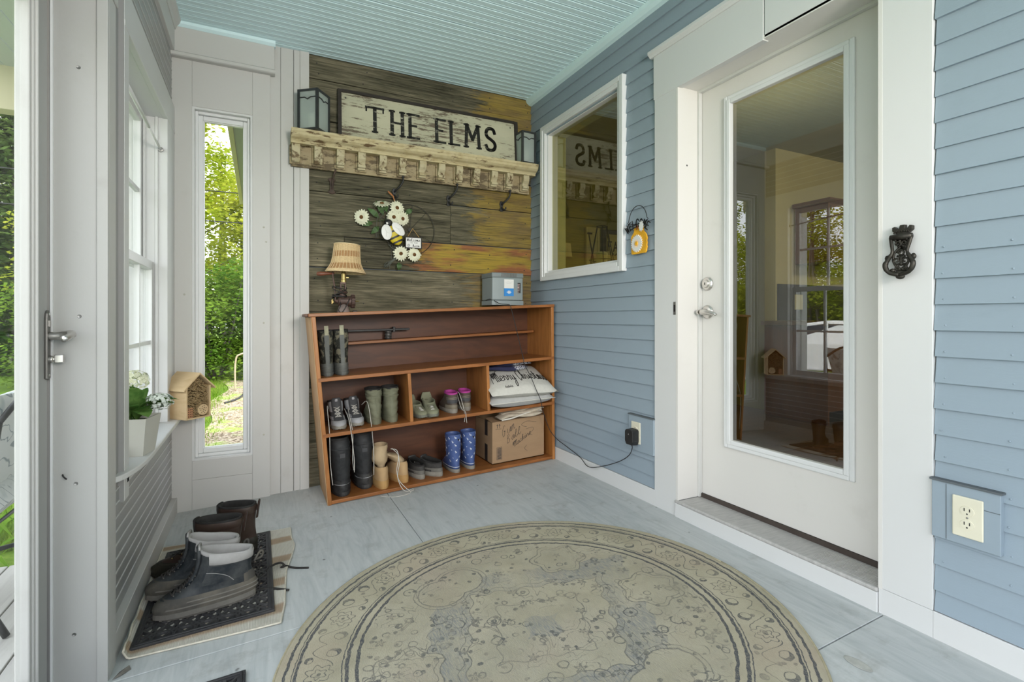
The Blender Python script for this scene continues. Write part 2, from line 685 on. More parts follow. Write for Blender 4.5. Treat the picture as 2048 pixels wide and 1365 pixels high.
# paint-filled nail heads on the boards right of the door
nl = MB()
zc = 0.931 - 9 * EXPO
while zc < 1.2:
    for yy in (0.80, 0.645, 0.50):
        yy2 = yy + random.uniform(-0.006, 0.006)
        nl.ball((1.834, yy2, zc + 0.016), (0.0014, 0.003, 0.003), 8, 4)
    zc += EXPO
nl.build('nail_heads', M['clap2'], wr)

bb = struct('baseboard_right')
for (y0, y1) in ((2.0385, 3.39), (-2.1, 0.8245)):
    box('board', M['trim_bright'], bb, 1.830, 1.856, y0, y1, -0.012, 0.082, bevel=0.002)
box('board', M['trim_bright'], bb, 1.8301, 1.856, 0.8245, 0.9755, -0.012, 0.0815, bevel=0.001)

# ------------------------------------------------------------------ house door with full glass
d1 = struct('door_1')
T = M['trim_bright']
box('side_casing', T, d1, 1.830, 1.860, 1.888, 2.040, -0.012, 2.100, bevel=0.002)
box('side_casing', T, d1, 1.8302, 1.860, 0.8245, 0.976, 0.082, 2.100, bevel=0.002)
box('head_casing', T, d1, 1.828, 1.860, 1.404, 2.046, 2.094, 2.316, bevel=0.002)
box('head_casing', T, d1, 1.8295, 1.860, 0.812, 1.400, 2.101, 2.316, bevel=0.002)
MB().prism([(1.806, 2.344), (1.806, 2.330), (1.816, 2.322), (1.822, 2.314), (1.852, 2.314), (1.852, 2.344)],
           lambda a, b: (a, 0.80, b), lambda a, b: (a, 2.066, b)).build('head_cap', T, d1)
box('jamb', M['door_white'], d1, 1.8295, 1.995, 1.876, 1.8885, 0.080, 2.112)
box('jamb', M['door_white'], d1, 1.8295, 1.995, 0.964, 0.9765, 0.080, 2.112)
box('head_jamb', M['door_white'], d1, 1.8295, 1.995, 0.976, 1.8765, 2.098, 2.112)
for (a, b, c, d, e, f) in ((1.958, 1.979, 1.864, 1.8765, 0.081, 2.099), (1.958, 1.979, 0.976, 0.988, 0.081, 2.099), (1.958, 1.979, 0.988, 1.864, 2.086, 2.099)):
    box('door_stop', M['trim'], d1, a, b, c, d, e, f, bevel=0.002)
# slab: stiles and rails round the glass
SX0, SX1 = 1.980, 2.022
m = MB()
for (a, b, c, d) in ((1.716, 1.874, 0.100, 2.097), (0.978, 1.142, 0.100, 2.097), (1.142, 1.716, 0.100, 0.370), (1.142, 1.716, 2.000, 2.097)):
    m.box(SX0, SX1, a, b, c, d)
m.build('door_slab', M['door_white'], d1)


def frame_ring(mb, fx0, fx1, ya, yb, za, zb, w):
    mb.box(fx0, fx1, ya, ya + w, za, zb)
    mb.box(fx0, fx1, yb - w, yb, za, zb)
    mb.box(fx0, fx1, ya + w, yb - w, za, za + w)
    mb.box(fx0, fx1, ya + w, yb - w, zb - w, zb)


m = MB()
frame_ring(m, 1.969, 1.982, 1.132, 1.726, 0.360, 2.010, 0.020)
m.build('glass_frame', M['vinyl'], d1, bevel=0.005)
m = MB()
frame_ring(m, 1.9655, 1.992, 1.150, 1.708, 0.378, 1.992, 0.021)
m.build('glass_bead', M['vinyl'], d1, bevel=0.004)
box('glass_pane', M['glass_door'], d1, 1.990, 1.996, 1.160, 1.700, 0.388, 1.984)
m = MB()
m.box(1.835, 1.978, 0.9765, 1.876, 0.062, 0.079)
m.build('threshold', M['alu'], d1, bevel=0.004)
m = MB()
for i in range(11):
    m.box(1.845 + i * 0.011, 1.850 + i * 0.011, 0.978, 1.22, 0.079, 0.0805)
m.build('threshold_ribs', M['alu'], d1)
box('sill_nosing', M['alu'], d1, 1.821, 1.838, 0.9765, 1.892, 0.066, 0.0805, bevel=0.005)
box('riser_board', T, d1, 1.8225, 1.85, 0.9772, 1.8875, -0.012, 0.066, bevel=0.0015)
box('weather_sweep', mat('brown_weatherstrip', (0.055, 0.042, 0.035), 0.7, 0.2), d1, 1.972, 1.990, 0.978, 1.874, 0.079, 0.0985)
# deadbolt
RX = Matrix.Rotation(-PI / 2, 4, 'Y')
db = MB().lathe([(0.0, 0.0), (0.033, 0.0), (0.033, 0.006), (0.028, 0.012), (0.020, 0.013), (0.018, 0.020), (0.0, 0.021)], 24,
                Matrix.Translation((1.980, 1.829, 1.137)) @ RX).build('deadbolt', M['nickel'], d1, smooth=False, bevel=0.001)
MB().box(1.957, 1.9595, 1.8275, 1.8305, 1.131, 1.143).build('keyhole', M['black'], db)
lv = MB()
lv.lathe([(0.0, 0.0), (0.034, 0.0), (0.034, 0.005), (0.028, 0.011), (0.016, 0.014), (0.013, 0.045), (0.0, 0.047)], 24, Matrix.Translation((1.980, 1.829, 0.998)) @ RX)
lvo = lv.build('door_lever', M['nickel'], d1, smooth=False, bevel=0.001)
MB().tube(smooth_path([(1.938, 1.832, 0.998), (1.934, 1.815, 1.000), (1.932, 1.788, 0.998), (1.934, 1.758, 0.992), (1.938, 1.742, 0.984)], 5),
          [0.011] * 5 + [0.010] * 5 + [0.009] * 5 + [0.0075] * 5 + [0.006], 10).build('lever_arm', M['nickel'], lvo, smooth=True)
MB().lathe([(0, 0), (0.011, 0.0), (0.012, 0.010), (0.009, 0.014), (0, 0.014)], 14, Matrix.Translation((1.941, 1.846, 0.998)) @ Matrix.Rotation(-PI / 2, 4, 'X')).build('lever_hub', M['nickel'], lvo)
sp = box('strike_plate', M['steel'], d1, 1.8285, 1.8300, 1.8885, 1.906, 0.985, 1.048, bevel=0.001)
box('strike_hole', M['dark'], sp, 1.8278, 1.8290, 1.892, 1.902, 1.000, 1.034)
MB().ball((1.89, 1.8765, 1.72), (0.005, 0.0015, 0.005), 10, 5).build('screw_hole', M['black'], d1)

# ------------------------------------------------------------------ fixed window in the right wall
w1 = struct('window_1')
m = MB()
frame_ring(m, 1.810, 1.852, 2.277, 3.205, 1.232, 2.331, 0.030)
m.build('outer_frame', M['vinyl'], w1, bevel=0.003)
m = MB()
frame_ring(m, 1.816, 1.880, 2.300, 3.182, 1.255, 2.308, 0.032)
m.build('inner_frame', M['vinyl'], w1, bevel=0.005)
m = MB()
frame_ring(m, 1.838, 1.890, 2.330, 3.152, 1.286, 2.278, 0.016)
m.build('glazing_bead', M['vinyl'], w1, bevel=0.003)
box('glass_pane', M['glass_low'], w1, 1.872, 1.878, 2.34, 3.14, 1.296, 2.268)
m = MB()
frame_ring(m, 1.888, 1.99, 2.29, 3.19, 1.245, 2.315, 0.045)
m.build('window_sill', M['trim'], w1)

# ------------------------------------------------------------------ far wall: old barn boards and white panel
wb = struct('wall_back')
box('sheathing', M['clap_gap'], wb, 0.07, 1.86, 3.412, 3.50, -0.3, 2.66)
box('sheathing', M['clap_gap'], wb, -0.55, 0.07, 3.43, 3.50, 2.17, 2.66)
box('sheathing', M['clap_gap'], wb, -0.55, -0.335, 3.43, 3.50, -0.3, 2.17)
box('sheathing', M['clap_gap'], wb, -0.030, 0.07, 3.43, 3.50, -0.3, 2.17)
box('sheathing', M['clap_gap'], wb, -0.335, -0.030, 3.43, 3.50, -0.3, 0.155)
M['barn'] = barn_wood('barn_board')
M['barn_y'] = barn_wood('barn_board_yellow_end', (1.10, 1.78, (0.30, 0.205, 0.035), (0.20, 0.13, 0.035), 0.72))
M['barn_p'] = barn_wood('barn_board_old_paint', (0.55, 1.50, (0.36, 0.25, 0.035), (0.30, 0.115, 0.045), 0.85))
M['barn_l'] = barn_wood('barn_board_faint_paint', (0.9, 1.9, (0.26, 0.17, 0.03), (0.18, 0.10, 0.03), 0.55))
rows = [(-0.10, 0.096, 'barn', []), (0.096, 0.315, 'barn', [0.9]), (0.315, 0.535, 'barn', []), (0.535, 0.76, 'barn', [1.2]), (0.76, 1.008, 'barn', []),
        (1.008, 1.286, 'barn_l', []), (1.286, 1.486, 'barn_p', [0.488]), (1.486, 1.756, 'barn_y', [1.20]), (1.756, 1.965, 'barn_y', []),
        (1.965, 2.20, 'barn', [0.8]), (2.20, 2.455, 'barn_y', []), (2.455, 2.604, 'barn_y', [])]
for (z0, z1, mk, cuts) in rows:
    xs = [0.274] + cuts + [1.852]
    for a, b in zip(xs[:-1], xs[1:]):
        d = random.uniform(-0.0025, 0.0025)
        m = MB()
        e = [random.uniform(-0.0035, 0.0035) for _ in range(4)]
        m.hexa([(a + 0.001, 3.39 + d, z0 + 0.002 + e[0]), (b - 0.001, 3.39 + d, z0 + 0.002 + e[1]), (b - 0.001, 3.414, z0 + 0.002 + e[1]), (a + 0.001, 3.414, z0 + 0.002 + e[0]),
                (a + 0.001, 3.39 + d, z1 - 0.002 + e[2] * .5), (b - 0.001, 3.39 + d, z1 - 0.002 + e[3] * .5), (b - 0.001, 3.414, z1 - 0.002 + e[3] * .5), (a + 0.001, 3.414, z1 - 0.002 + e[2] * .5)])
        mk2 = mk
        if mk == 'barn_p' and b < 0.6: mk2 = 'barn'
        if mk == 'barn_y' and b < 1.3 and z0 > 1.4 and z1 < 1.8: mk2 = 'barn'
        m.build('plank', M[mk2], wb, bevel=0.002, bseg=1)
# nail holes in the planks
nh = MB()
for (z0, z1, mk, cuts) in rows[4:]:
    for xx in (0.33, 0.62, 0.92, 1.21, 1.50, 1.79):
        for t in (0.25, 0.75):
            nh.ball((xx + random.uniform(-0.02, 0.02), 3.3885, lerp(z0, z1, t) + random.uniform(-0.015, 0.015)), (0.0042, 0.0022, 0.0042), 7, 4)
nh.build('nail_holes', M['black'], wb)
# white boards left of the planks
P = M['trim_old']
wp = struct('trim_2')
fz = floor_z
box('pilaster_board', P, wp, 0.050, 0.1185, 3.380, 3.43, -0.14, 2.602, bevel=0.002)
box('pilaster_board', P, wp, 0.1195, 0.1905, 3.378, 3.43, -0.14, 2.602, bevel=0.003)
box('pilaster_board', P, wp, 0.1925, 0.2270, 3.377, 3.43, -0.14, 2.602, bevel=0.002)
box('pilaster_board', P, wp, 0.2270, 0.2790, 3.370, 3.43, -0.14, 2.602, bevel=0.003)
box('panel_stile', P, wp, -0.46, -0.3335, 3.360, 3.44, -0.16, 2.60, bevel=0.0015)
box('panel_stile', P, wp, -0.0315, 0.062, 3.3595, 3.44, -0.16, 2.60, bevel=0.0015)
box('panel_board', P, wp, -0.3330, -0.0320, 3.3605, 3.44, 2.157, 2.60, bevel=0.001)
box('panel_board', P, wp, -0.3330, -0.0320, 3.3602, 3.44, 0.0605, 0.1665, bevel=0.001)
box('panel_board', P, wp, -0.3330, -0.0320, 3.3608, 3.44, -0.16, 0.0595, bevel=0.001)
box('frieze_board', P, wp, -0.46, 0.084, 3.338, 3.362, 2.425, 2.59, bevel=0.001)
MB().prism([(3.330, 2.436), (3.318, 2.428), (3.318, 2.412), (3.326, 2.408), (3.362, 2.408), (3.362, 2.436)], lambda a, b: (-0.46, a, b), lambda a, b: (0.088, a, b)).build('frieze_moulding', P, wp)
MB().prism([(3.318, 2.601), (3.322, 2.586), (3.336, 2.574), (3.362, 2.574), (3.362, 2.601)], lambda a, b: (-0.46, a, b), lambda a, b: (0.090, a, b)).build('frieze_crown', M['ceil'], wp)
kn = MB()
for (xx, zz) in ((0.028, 1.505), (0.028, 0.94), (0.028, 0.28), (0.040, 1.42), (-0.37, 1.10)):
    kn.ball((xx, 3.3592, zz), (0.006, 0.0012, 0.006), 10, 4)
kn.build('bung_marks', mat('filler_grey', (0.40, 0.39, 0.34), 0.7, 0.1), wp)

# ------------------------------------------------------------------ tall fixed window in the panel
w2 = struct('window_2')
m = MB()
V = M['vinyl']
m.box(-0.334, -0.322, 3.366, 3.50, 0.166, 2.157)
m.box(-0.043, -0.031, 3.366, 3.50, 0.166, 2.157)
m.box(-0.322, -0.043, 3.366, 3.50, 2.145, 2.157)
m.box(-0.322, -0.043, 3.362, 3.50, 0.166, 0.178)
m.build('window_liner', M['trim_bright'], w2)


def frame_xz(mb, fy0, fy1, xa, xb, za, zb, w):
    mb.box(xa, xa + w, fy0, fy1, za, zb)
    mb.box(xb - w, xb, fy0, fy1, za, zb)
    mb.box(xa + w, xb - w, fy0, fy1, za, za + w)
    mb.box(xa + w, xb - w, fy0, fy1, zb - w, zb)


m = MB()
frame_xz(m, 3.395, 3.47, -0.322, -0.043, 0.178, 2.145, 0.016)
m.build('window_frame', V, w2, bevel=0.003)
m = MB()
frame_xz(m, 3.412, 3.46, -0.310, -0.055, 0.194, 2.128, 0.026)
m.build('sash_frame', V, w2, bevel=0.004)
m = MB()
frame_xz(m, 3.424, 3.45, -0.288, -0.072, 0.214, 2.108, 0.010)
m.build('glazing_bead', V, w2, bevel=0.002)
box('glass_pane', M['glass'], w2, -0.286, -0.074, 3.434, 3.438, 0.216, 2.106)

# ------------------------------------------------------------------ left wall
wl_ = struct('wall_left')
LX = -0.435
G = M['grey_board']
for (y0, y1, z0, z1) in ((1.918, 2.24, -0.4, 2.66), (2.245, 3.13, -0.4, 0.43), (2.245, 3.13, 2.02, 2.66), (3.136, 3.44, -0.4, 2.66), (0.93, 1.905, 2.05, 2.66), (-0.4, 0.93, 2.05, 2.66)):
    box('sheathing', M['trim'], wl_, -0.525, LX - 0.004, y0, y1, z0, z1)


def left_siding(za, zb, n, ya, yb):
    h = (zb - za) / n
    for i in range(n):
        z0, z1 = za + i * h, za + (i + 1) * h
        m = MB()
        m.prism([(LX + 0.006, z0 + 0.003), (LX + 0.006, z1 - 0.0035), (LX + 0.0035, z1 - 0.001), (LX - 0.005, z1 - 0.001), (LX - 0.005, z0 + 0.003)],
                lambda a, b: (a, ya, b), lambda a, b: (a, yb, b))
        m.build('siding_board', G, wl_)
        # the pale bead left showing along each joint
        m = MB()
        m.box(LX - 0.004, LX + 0.0085, ya, yb, z1 - 0.0012, z1 + 0.0032)
        m.build('joint_bead', M['trim_bright'], wl_)


left_siding(-0.028, 0.390, 9, 1.985, 3.362)
left_siding(2.130, 2.432, 6, 1.985, 3.362)
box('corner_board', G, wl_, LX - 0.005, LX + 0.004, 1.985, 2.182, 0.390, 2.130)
bl = struct('baseboard_left')
box('board', M['trim_old'], bl, -0.44, -0.403, 1.985, 3.362, -0.14, -0.026, bevel=0.002)
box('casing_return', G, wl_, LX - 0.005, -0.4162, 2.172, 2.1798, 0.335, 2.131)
cl = struct('trim_3')
box('fascia_board', M['trim'], cl, -0.44, -0.412, 1.2, 3.362, 2.432, 2.57, bevel=0.002)
MB().prism([(-0.44, 2.601), (-0.44, 2.553), (-0.408, 2.553), (-0.402, 2.572), (-0.386, 2.585), (-0.380, 2.601)], lambda a, b: (a, 1.2, b), lambda a, b: (a, 3.362, b)).build('crown_strip', M['trim'], cl)

# ------------------------------------------------------------------ double-hung window in the left wall
w3 = struct('window_3')
T = M['trim_bright']
CX = -0.415
box('side_casing', T, w3, LX - 0.002, CX, 2.18, 2.25, 0.335, 2.005, bevel=0.002)
box('side_casing', T, w3, LX - 0.002, CX, 3.12, 3.362, 0.44, 2.005, bevel=0.002)
box('head_casing', T, w3, LX - 0.002, CX, 2.18, 3.362, 2.003, 2.132, bevel=0.002)
box('head_bead', T, w3, LX - 0.002, CX + 0.002, 2.181, 3.362, 1.983, 2.006, bevel=0.003)
box('apron', T, w3, LX - 0.002, CX, 2.22, 3.362, 0.386, 0.424, bevel=0.002)
box('jamb', T, w3, -0.60, CX - 0.002, 2.235, 2.25, 0.44, 2.0)
box('jamb', T, w3, -0.60, CX - 0.002, 3.1194, 3.135, 0.44, 2.0)
box('head_jamb', T, w3, -0.60, CX - 0.002, 2.25, 3.12, 1.985, 2.0)
box('parting_stop', T, w3, -0.468, -0.455, 3.108, 3.121, 0.44, 1.986, bevel=0.002)
box('parting_stop', T, w3, -0.518, -0.506, 3.106, 3.121, 0.44, 1.986, bevel=0.002)


def sash(name, x0, x1, z0, z1, nv=2, nh=1):
    m = MB()
    w = 0.042
    ya, yb = 2.252, 3.118
    m.box(x0, x1, ya, ya + w, z0, z1)
    m.box(x0, x1, yb - w, yb, z0, z1)
    m.box(x0, x1, ya + w, yb - w, z0, z0 + w)
    m.box(x0, x1, ya + w, yb - w, z1 - w, z1)
    s = m.build(name, V, w3, bevel=0.003)
    xm = (x0 + x1) / 2
    for i in range(nv):
        yy = lerp(ya + w, yb - w, (i + 1) / (nv + 1))
        MB().box(xm - 0.010, xm + 0.010, yy - 0.009, yy + 0.009, z0 + w, z1 - w).build('muntin', V, s)
    for i in range(nh):
        zz = lerp(z0 + w, z1 - w, (i + 1) / (nh + 1))
        MB().box(xm - 0.0095, xm + 0.0095, ya + w, yb - w, zz - 0.009, zz + 0.009).build('muntin', V, s)
    MB().box(xm - 0.002, xm + 0.002, ya + w - 0.004, yb - w + 0.004, z0 + w - 0.004, z1 - w + 0.004).build('glass_pane', M['glass'], s)


sash('lower_sash', -0.506, -0.474, 0.445, 1.252)
sash('upper_sash', -0.552, -0.520, 1.215, 1.983)
# window stool with rounded near end
poly = [(-0.60, 2.16), (-0.437, 2.10)]
for i in range(9):
    a = PI / 2 * i / 8
    poly.append((-0.437 + 0.066 * math.sin(a), 2.44 - 0.34 * math.cos(a)))
poly += [(-0.371, 3.36), (-0.60, 3.36)]
MB().prism(poly, lambda a, b: (a, b, 0.420), lambda a, b: (a, b, 0.440)).build('window_stool', T, w3, bevel=0.004)

# ------------------------------------------------------------------ outer doorway with storm door
d2 = struct('door_2')
JY = 1.905
box('side_casing', M['trim_old'], d2, -0.44, -0.400, 1.906, 1.987, -0.14, 1.945, bevel=0.002)
box('head_casing', M['trim_old'], d2, -0.44, -0.396, 0.90, 1.998, 1.945, 2.13, bevel=0.002)
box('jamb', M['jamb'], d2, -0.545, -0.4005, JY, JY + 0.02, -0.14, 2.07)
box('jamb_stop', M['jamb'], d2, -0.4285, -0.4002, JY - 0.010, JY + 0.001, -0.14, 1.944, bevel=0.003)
box('head_jamb', M['trim_old'], d2, -0.545, -0.400, 0.95, JY, 1.945, 1.97)
box('weather_strip', M['vinyl'], d2, -0.534, -0.528, JY - 0.009, JY + 0.001, -0.14, 1.944)
sc = MB()
Zj = [(155, 125), (157, 632), (150, 975), (145, 1280), (168, 905)]
for (zz, xx) in ((1.703, -0.472), (0.974, -0.470), (0.485, -0.478), (0.045, -0.482)):
    sc.lathe([(0, 0), (0.0055, 0.0), (0.0045, 0.0016), (0, 0.0006)], 10, Matrix.Translation((xx, JY, zz)) @ Matrix.Rotation(PI / 2, 4, 'X'))
sc.build('jamb_screws', M['steel'], d2)
hk = MB()
hk.tube(smooth_path([(-0.508, JY, 0.515), (-0.504, JY - 0.012, 0.514), (-0.498, JY - 0.020, 0.510), (-0.496, JY - 0.014, 0.505)], 4), 0.0022, 6)
hk.build('bent_nail', M['black'], d2)
box('door_gap', M['dark'], d2, -0.585, -0.546, 1.8865, 1.906, -0.12, 1.95)
# storm door leaf
DX0, DX1 = -0.575, -0.537
S = M['vinyl']
m = MB()
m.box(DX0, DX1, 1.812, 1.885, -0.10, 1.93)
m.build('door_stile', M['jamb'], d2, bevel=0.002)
for (x0, x1, ya, yb) in ((-0.572, -0.534, 1.802, 1.813), (-0.570, -0.529, 1.792, 1.803), (-0.572, -0.535, 1.784, 1.793), (-0.572, -0.540, 1.772, 1.785)):
    m = MB()
    m.box(x0, x1, ya, yb, -0.10, 1.93)
    m.build('stile_ridge', M['trim_old'], d2, bevel=0.004)
box('door_stile', M['trim_old'], d2, DX0, DX1, 0.98, 1.15, -0.10, 1.93, bevel=0.002)
box('door_rail', M['trim_old'], d2, DX0, DX1, 1.15, 1.74, 1.80, 1.93, bevel=0.002)
box('door_rail', M['trim_old'], d2, DX0, DX1, 1.15, 1.74, -0.10, 0.02, bevel=0.002)
box('glass_pane', M['glass'], d2, -0.560, -0.556, 1.13, 1.775, 0.0, 1.82)
hp = MB()
py = 1.874
hp.prism([(-0.013, 0), (0.013, 0), (0.013, 0.17), (0.010, 0.185), (0.0, 0.196), (-0.010, 0.185), (-0.013, 0.17)],
         lambda a, b: (DX1, py + a, 0.797 + b), lambda a, b: (DX1 + 0.008, py + a, 0.797 + b))
hpo = hp.build('handle_plate', M['pewter'], d2, bevel=0.003)
MB().tube(smooth_path([(DX1 + 0.006, py, 0.918), (DX1 + 0.030, py, 0.919), (DX1 + 0.045, py - 0.004, 0.922), (DX1 + 0.062, py - 0.02, 0.924), (DX1 + 0.066, py - 0.055, 0.918), (DX1 + 0.062, py - 0.085, 0.912)], 5),
          [0.012] * 10 + [0.011] * 8 + [0.009] * 8, 10).build('lever', M['nickel'], hpo, smooth=True)
m = MB()
m.lathe([(0, 0), (0.010, 0), (0.010, 0.010), (0.006, 0.012), (0.006, 0.020), (0, 0.02)], 14, Matrix.Translation((DX1 + 0.006, py, 0.853)) @ Matrix.Rotation(PI / 2, 4, 'Y'))
m.box(DX1 + 0.020, DX1 + 0.040, py - 0.006, py + 0.006, 0.842, 0.865)
m.build('thumb_turn', M['nickel'], hpo, bevel=0.002)
m = MB()
for zz in (0.980, 0.808):
    m.lathe([(0, 0), (0.004, 0), (0.003, 0.0015), (0, 0.001)], 8, Matrix.Translation((DX1 + 0.008, py, zz)) @ Matrix.Rotation(PI / 2, 4, 'Y'))
m.box(DX1 + 0.007, DX1 + 0.0105, py - 0.004, py + 0.005, 0.945, 0.962)
m.build('plate_screws', M['nickel'], hpo)

# ------------------------------------------------------------------ unseen roof slabs put in over porch and house to block the sun
rf = struct('roof')
box('sun_block_roof', M['clap_gap'], rf, -0.60, 1.96, -1.25, 3.56, 2.70, 2.85)
box('sun_block_roof', M['clap_gap'], rf, 1.96, 7.6, -3.2, 6.0, 2.701, 2.85)
# =================================================================== INSIDE THE HOUSE (seen through the glass)
ih = struct('wall_inside')
M['olive'] = mat('olive_wall_paint', (0.24, 0.235, 0.085), 0.8, 0.06, 3, bump=0.02)
M['cream'] = mat('cream_wall_paint', (0.62, 0.57, 0.40), 0.8, 0.05, 3, bump=0.02)
M['in_floor'] = stained_wood('dark_house_floor', (0.06, 0.032, 0.018), (0.13, 0.075, 0.042), (2, 10, 2), 0.35)
M['cab'] = stained_wood('cherry_cabinet', (0.14, 0.052, 0.022), (0.22, 0.085, 0.036), (10, 10, 2), 0.4)
box('olive_wall', M['olive'], ih, 4.5, 4.62, 3.4405, 5.1, -0.1, 2.66)
box('cream_wall', M['cream'], ih, 4.5, 7.3, 3.32, 3.44, -0.1, 2.66)
box('far_wall', M['olive'], ih, 1.972, 4.6, 5.0, 5.12, -0.1, 2.66)
box('side_wall', M['cream'], ih, 7.2, 7.32, -3.0, 3.44, -0.1, 2.66)
box('near_wall', M['cream'], ih, 1.972, 7.3, -3.12, -3.0, -0.1, 2.66)
for (y0, y1, z0, z1) in ((-3.0, 0.95, 0, 2.62), (1.90, 2.29, 0, 2.62), (2.29, 3.19, 0, 1.245), (2.29, 3.19, 2.315, 2.62), (3.19, 5.0, 0, 2.62), (0.95, 1.90, 2.115, 2.62)):
    box('inner_lining', M['olive'], ih, 1.973, 2.02, y0, y1, z0, z1)
box('inner_floor', M['in_floor'], ih, 1.973, 7.3, -3.0, 5.1, -0.1, 0.055)
box('inner_ceiling', mat('dim_olive_white_ceiling', (0.36, 0.36, 0.28), 0.8, 0.05), ih, 1.973, 7.3, -3.0, 5.1, 2.62, 2.68)
lamp_d = bpy.data.lights.new('room_fill', 'POINT')  # added unseen point lamp, brightens the kitchen behind the door glass
lamp_d.energy = 30
lamp_d.color = (1.0, 0.88, 0.68)
lamp_d.shadow_soft_size = 0.15
lamp_o = bpy.data.objects.new('room_fill', lamp_d)
C.objects.link(lamp_o)
lamp_o.location = (5.0, 0.4, 2.35)
lamp_d2 = bpy.data.lights.new('room_fill', 'POINT')  # second added lamp, brightens the room behind the fixed window
lamp_d2.energy = 7
lamp_d2.color = (1.0, 0.88, 0.62)
lamp_d2.shadow_soft_size = 0.15
lamp_o2 = bpy.data.objects.new('room_fill', lamp_d2)
C.objects.link(lamp_o2)
lamp_o2.location = (3.3, 2.4, 1.9)

bc = thing('base_cabinet', 'reddish brown kitchen base cabinet seen through the door glass', 'cabinet', (5.25, 3.0, 0.055))
box('body', M['cab'], bc, 4.34, 6.6, 2.72, 3.30, 0.16, 0.90, bevel=0.004)
box('plinth', M['dark'], bc, 4.40, 6.6, 2.78, 3.30, 0.055, 0.16)
box('side_panel', M['cab'], bc, 4.325, 4.345, 2.70, 3.31, 0.055, 0.90, bevel=0.002)
for i in range(4):
    xa = 4.80 + i * 0.45
    dr = box('door', M['cab'], bc, xa, xa + 0.42, 2.700, 2.722, 0.19, 0.70, bevel=0.004)
    box('door_field', M['cab'], dr, xa + 0.07, xa + 0.35, 2.692, 2.702, 0.26, 0.63, bevel=0.006)
    dw = box('drawer', M['cab'], bc, xa, xa + 0.42, 2.700, 2.722, 0.72, 0.88, bevel=0.004)
    MB().ball((xa + 0.21, 2.690, 0.80), 0.014, 10, 6).build('knob', M['pewter'], dw, smooth=True)
ct = tag(MB().box(4.28, 6.65, 2.66, 3.318, 0.902, 0.94).build('countertop', mat('brown_counter', (0.20, 0.13, 0.09), 0.35, 0.3, 20), None, bevel=0.006), 'brown kitchen countertop lying on the reddish base cabinet', 'countertop')
bs = tag(MB().box(4.52, 6.6, 3.300, 3.319, 0.945, 1.30).build('backsplash', mat('slate_splash', (0.035, 0.037, 0.045), 0.4, 0.2, 8), None), 'dark slate backsplash on the cream kitchen wall', 'backsplash')
sw = tag(MB().box(4.75, 4.87, 3.290, 3.299, 1.05, 1.20).build('switch_plate', M['ivory'], None, bevel=0.004), 'pale switch plate on the dark kitchen backsplash', 'switch plate')
uc = thing('wall_cabinet', 'dark reddish kitchen wall cabinet high on the cream wall', 'cabinet', (5.4, 3.15, 1.45))
box('body', M['cab'], uc, 4.78, 6.6, 2.98, 3.315, 1.50, 2.06, bevel=0.003)
MB().prism([(2.94, 2.09), (2.94, 2.075), (2.97, 2.05), (3.315, 2.05), (3.315, 2.09)], lambda a, b: (4.74, a, b), lambda a, b: (6.6, a, b)).build('cornice', M['cab'], uc)
for i in range(4):
    xa = 4.80 + i * 0.45
    dr = box('door', M['cab'], uc, xa, xa + 0.42, 2.962, 2.982, 1.52, 2.03, bevel=0.004)
    box('door_field', M['cab'], dr, xa + 0.07, xa + 0.35, 2.954, 2.964, 1.60, 1.95, bevel=0.006)
rg2 = tag(MB().box(3.1, 4.4, 1.2, 2.3, 0.056, 0.064).build('kitchen_rug', mat('brown_rug', (0.10, 0.045, 0.028), 0.9, 0.5, 14), None, bevel=0.003), 'dark reddish rug on the house floor behind the glass door', 'rug')

# things behind the fixed window
fr = M['trim']
bdz = thing('barn_door_panel', 'cream plank door decoration with diagonal brace behind the fixed window', 'wall decor', (3.6, 4.98, 1.4))
box('panel', M['cream'], bdz, 3.42, 3.61, 4.965, 4.995, 1.05, 2.03, bevel=0.003)
for (x0, x1, z0, z1) in ((3.42, 3.45, 1.05, 2.03), (3.58, 3.61, 1.05, 2.03), (3.45, 3.58, 1.97, 2.03), (3.45, 3.58, 1.05, 1.12)):
    box('stile', M['cream'], bdz, x0, x1, 4.955, 4.966, z0, z1, bevel=0.002)
MB().prism([(3.45, 1.95), (3.457, 1.97), (3.58, 1.42), (3.573, 1.40)], lambda a, b: (a, 4.956, b), lambda a, b: (a, 4.966, b)).build('brace', M['black'], bdz)
MB().box(3.43, 3.50, 4.95, 4.958, 1.945, 1.965).build('hinge', M['black'], bdz)
il = thing('house_lamp', 'cream shaded lamp inside the house behind the window', 'lamp', (2.86, 4.55, 0.8))
MB().lathe([(0.068, 1.745), (0.085, 1.60)], 20, Matrix.Translation((2.86, 4.55, 0)), False, False).build('lamp_shade', mat('cream_shade', (0.75, 0.68, 0.48), 0.8, 0.05, 6), il)
MB().tube([(2.86, 4.55, 0.78), (2.86, 4.55, 1.68)], 0.012, 8).build('stem', M['bronze'], il)
MB().lathe([(0, 0.76), (0.08, 0.76), (0.07, 0.79), (0.012, 0.81), (0, 0.81)], 18, Matrix.Translation((2.86, 4.55, 0))).build('base', M['bronze'], il)
tb = thing('side_table', 'dark side table under the lamp inside the house', 'table', (2.86, 4.55, 0.055))
box('table_top', M['cab'], tb, 2.55, 3.2, 4.3, 4.9, 0.72, 0.76, bevel=0.004)
for (xx, yy) in ((2.58, 4.33), (3.17, 4.33), (2.58, 4.87), (3.17, 4.87)):
    box('leg', M['cab'], tb, xx - 0.02, xx + 0.02, yy - 0.02, yy + 0.02, 0.055, 0.72)
fs = thing('framed_sign', 'black framed cream sign with dark lettering inside the house', 'sign', (4.0, 4.98, 1.06))
box('board', M['cream'], fs, 3.70, 4.30, 4.975, 4.995, 1.1, 1.98)
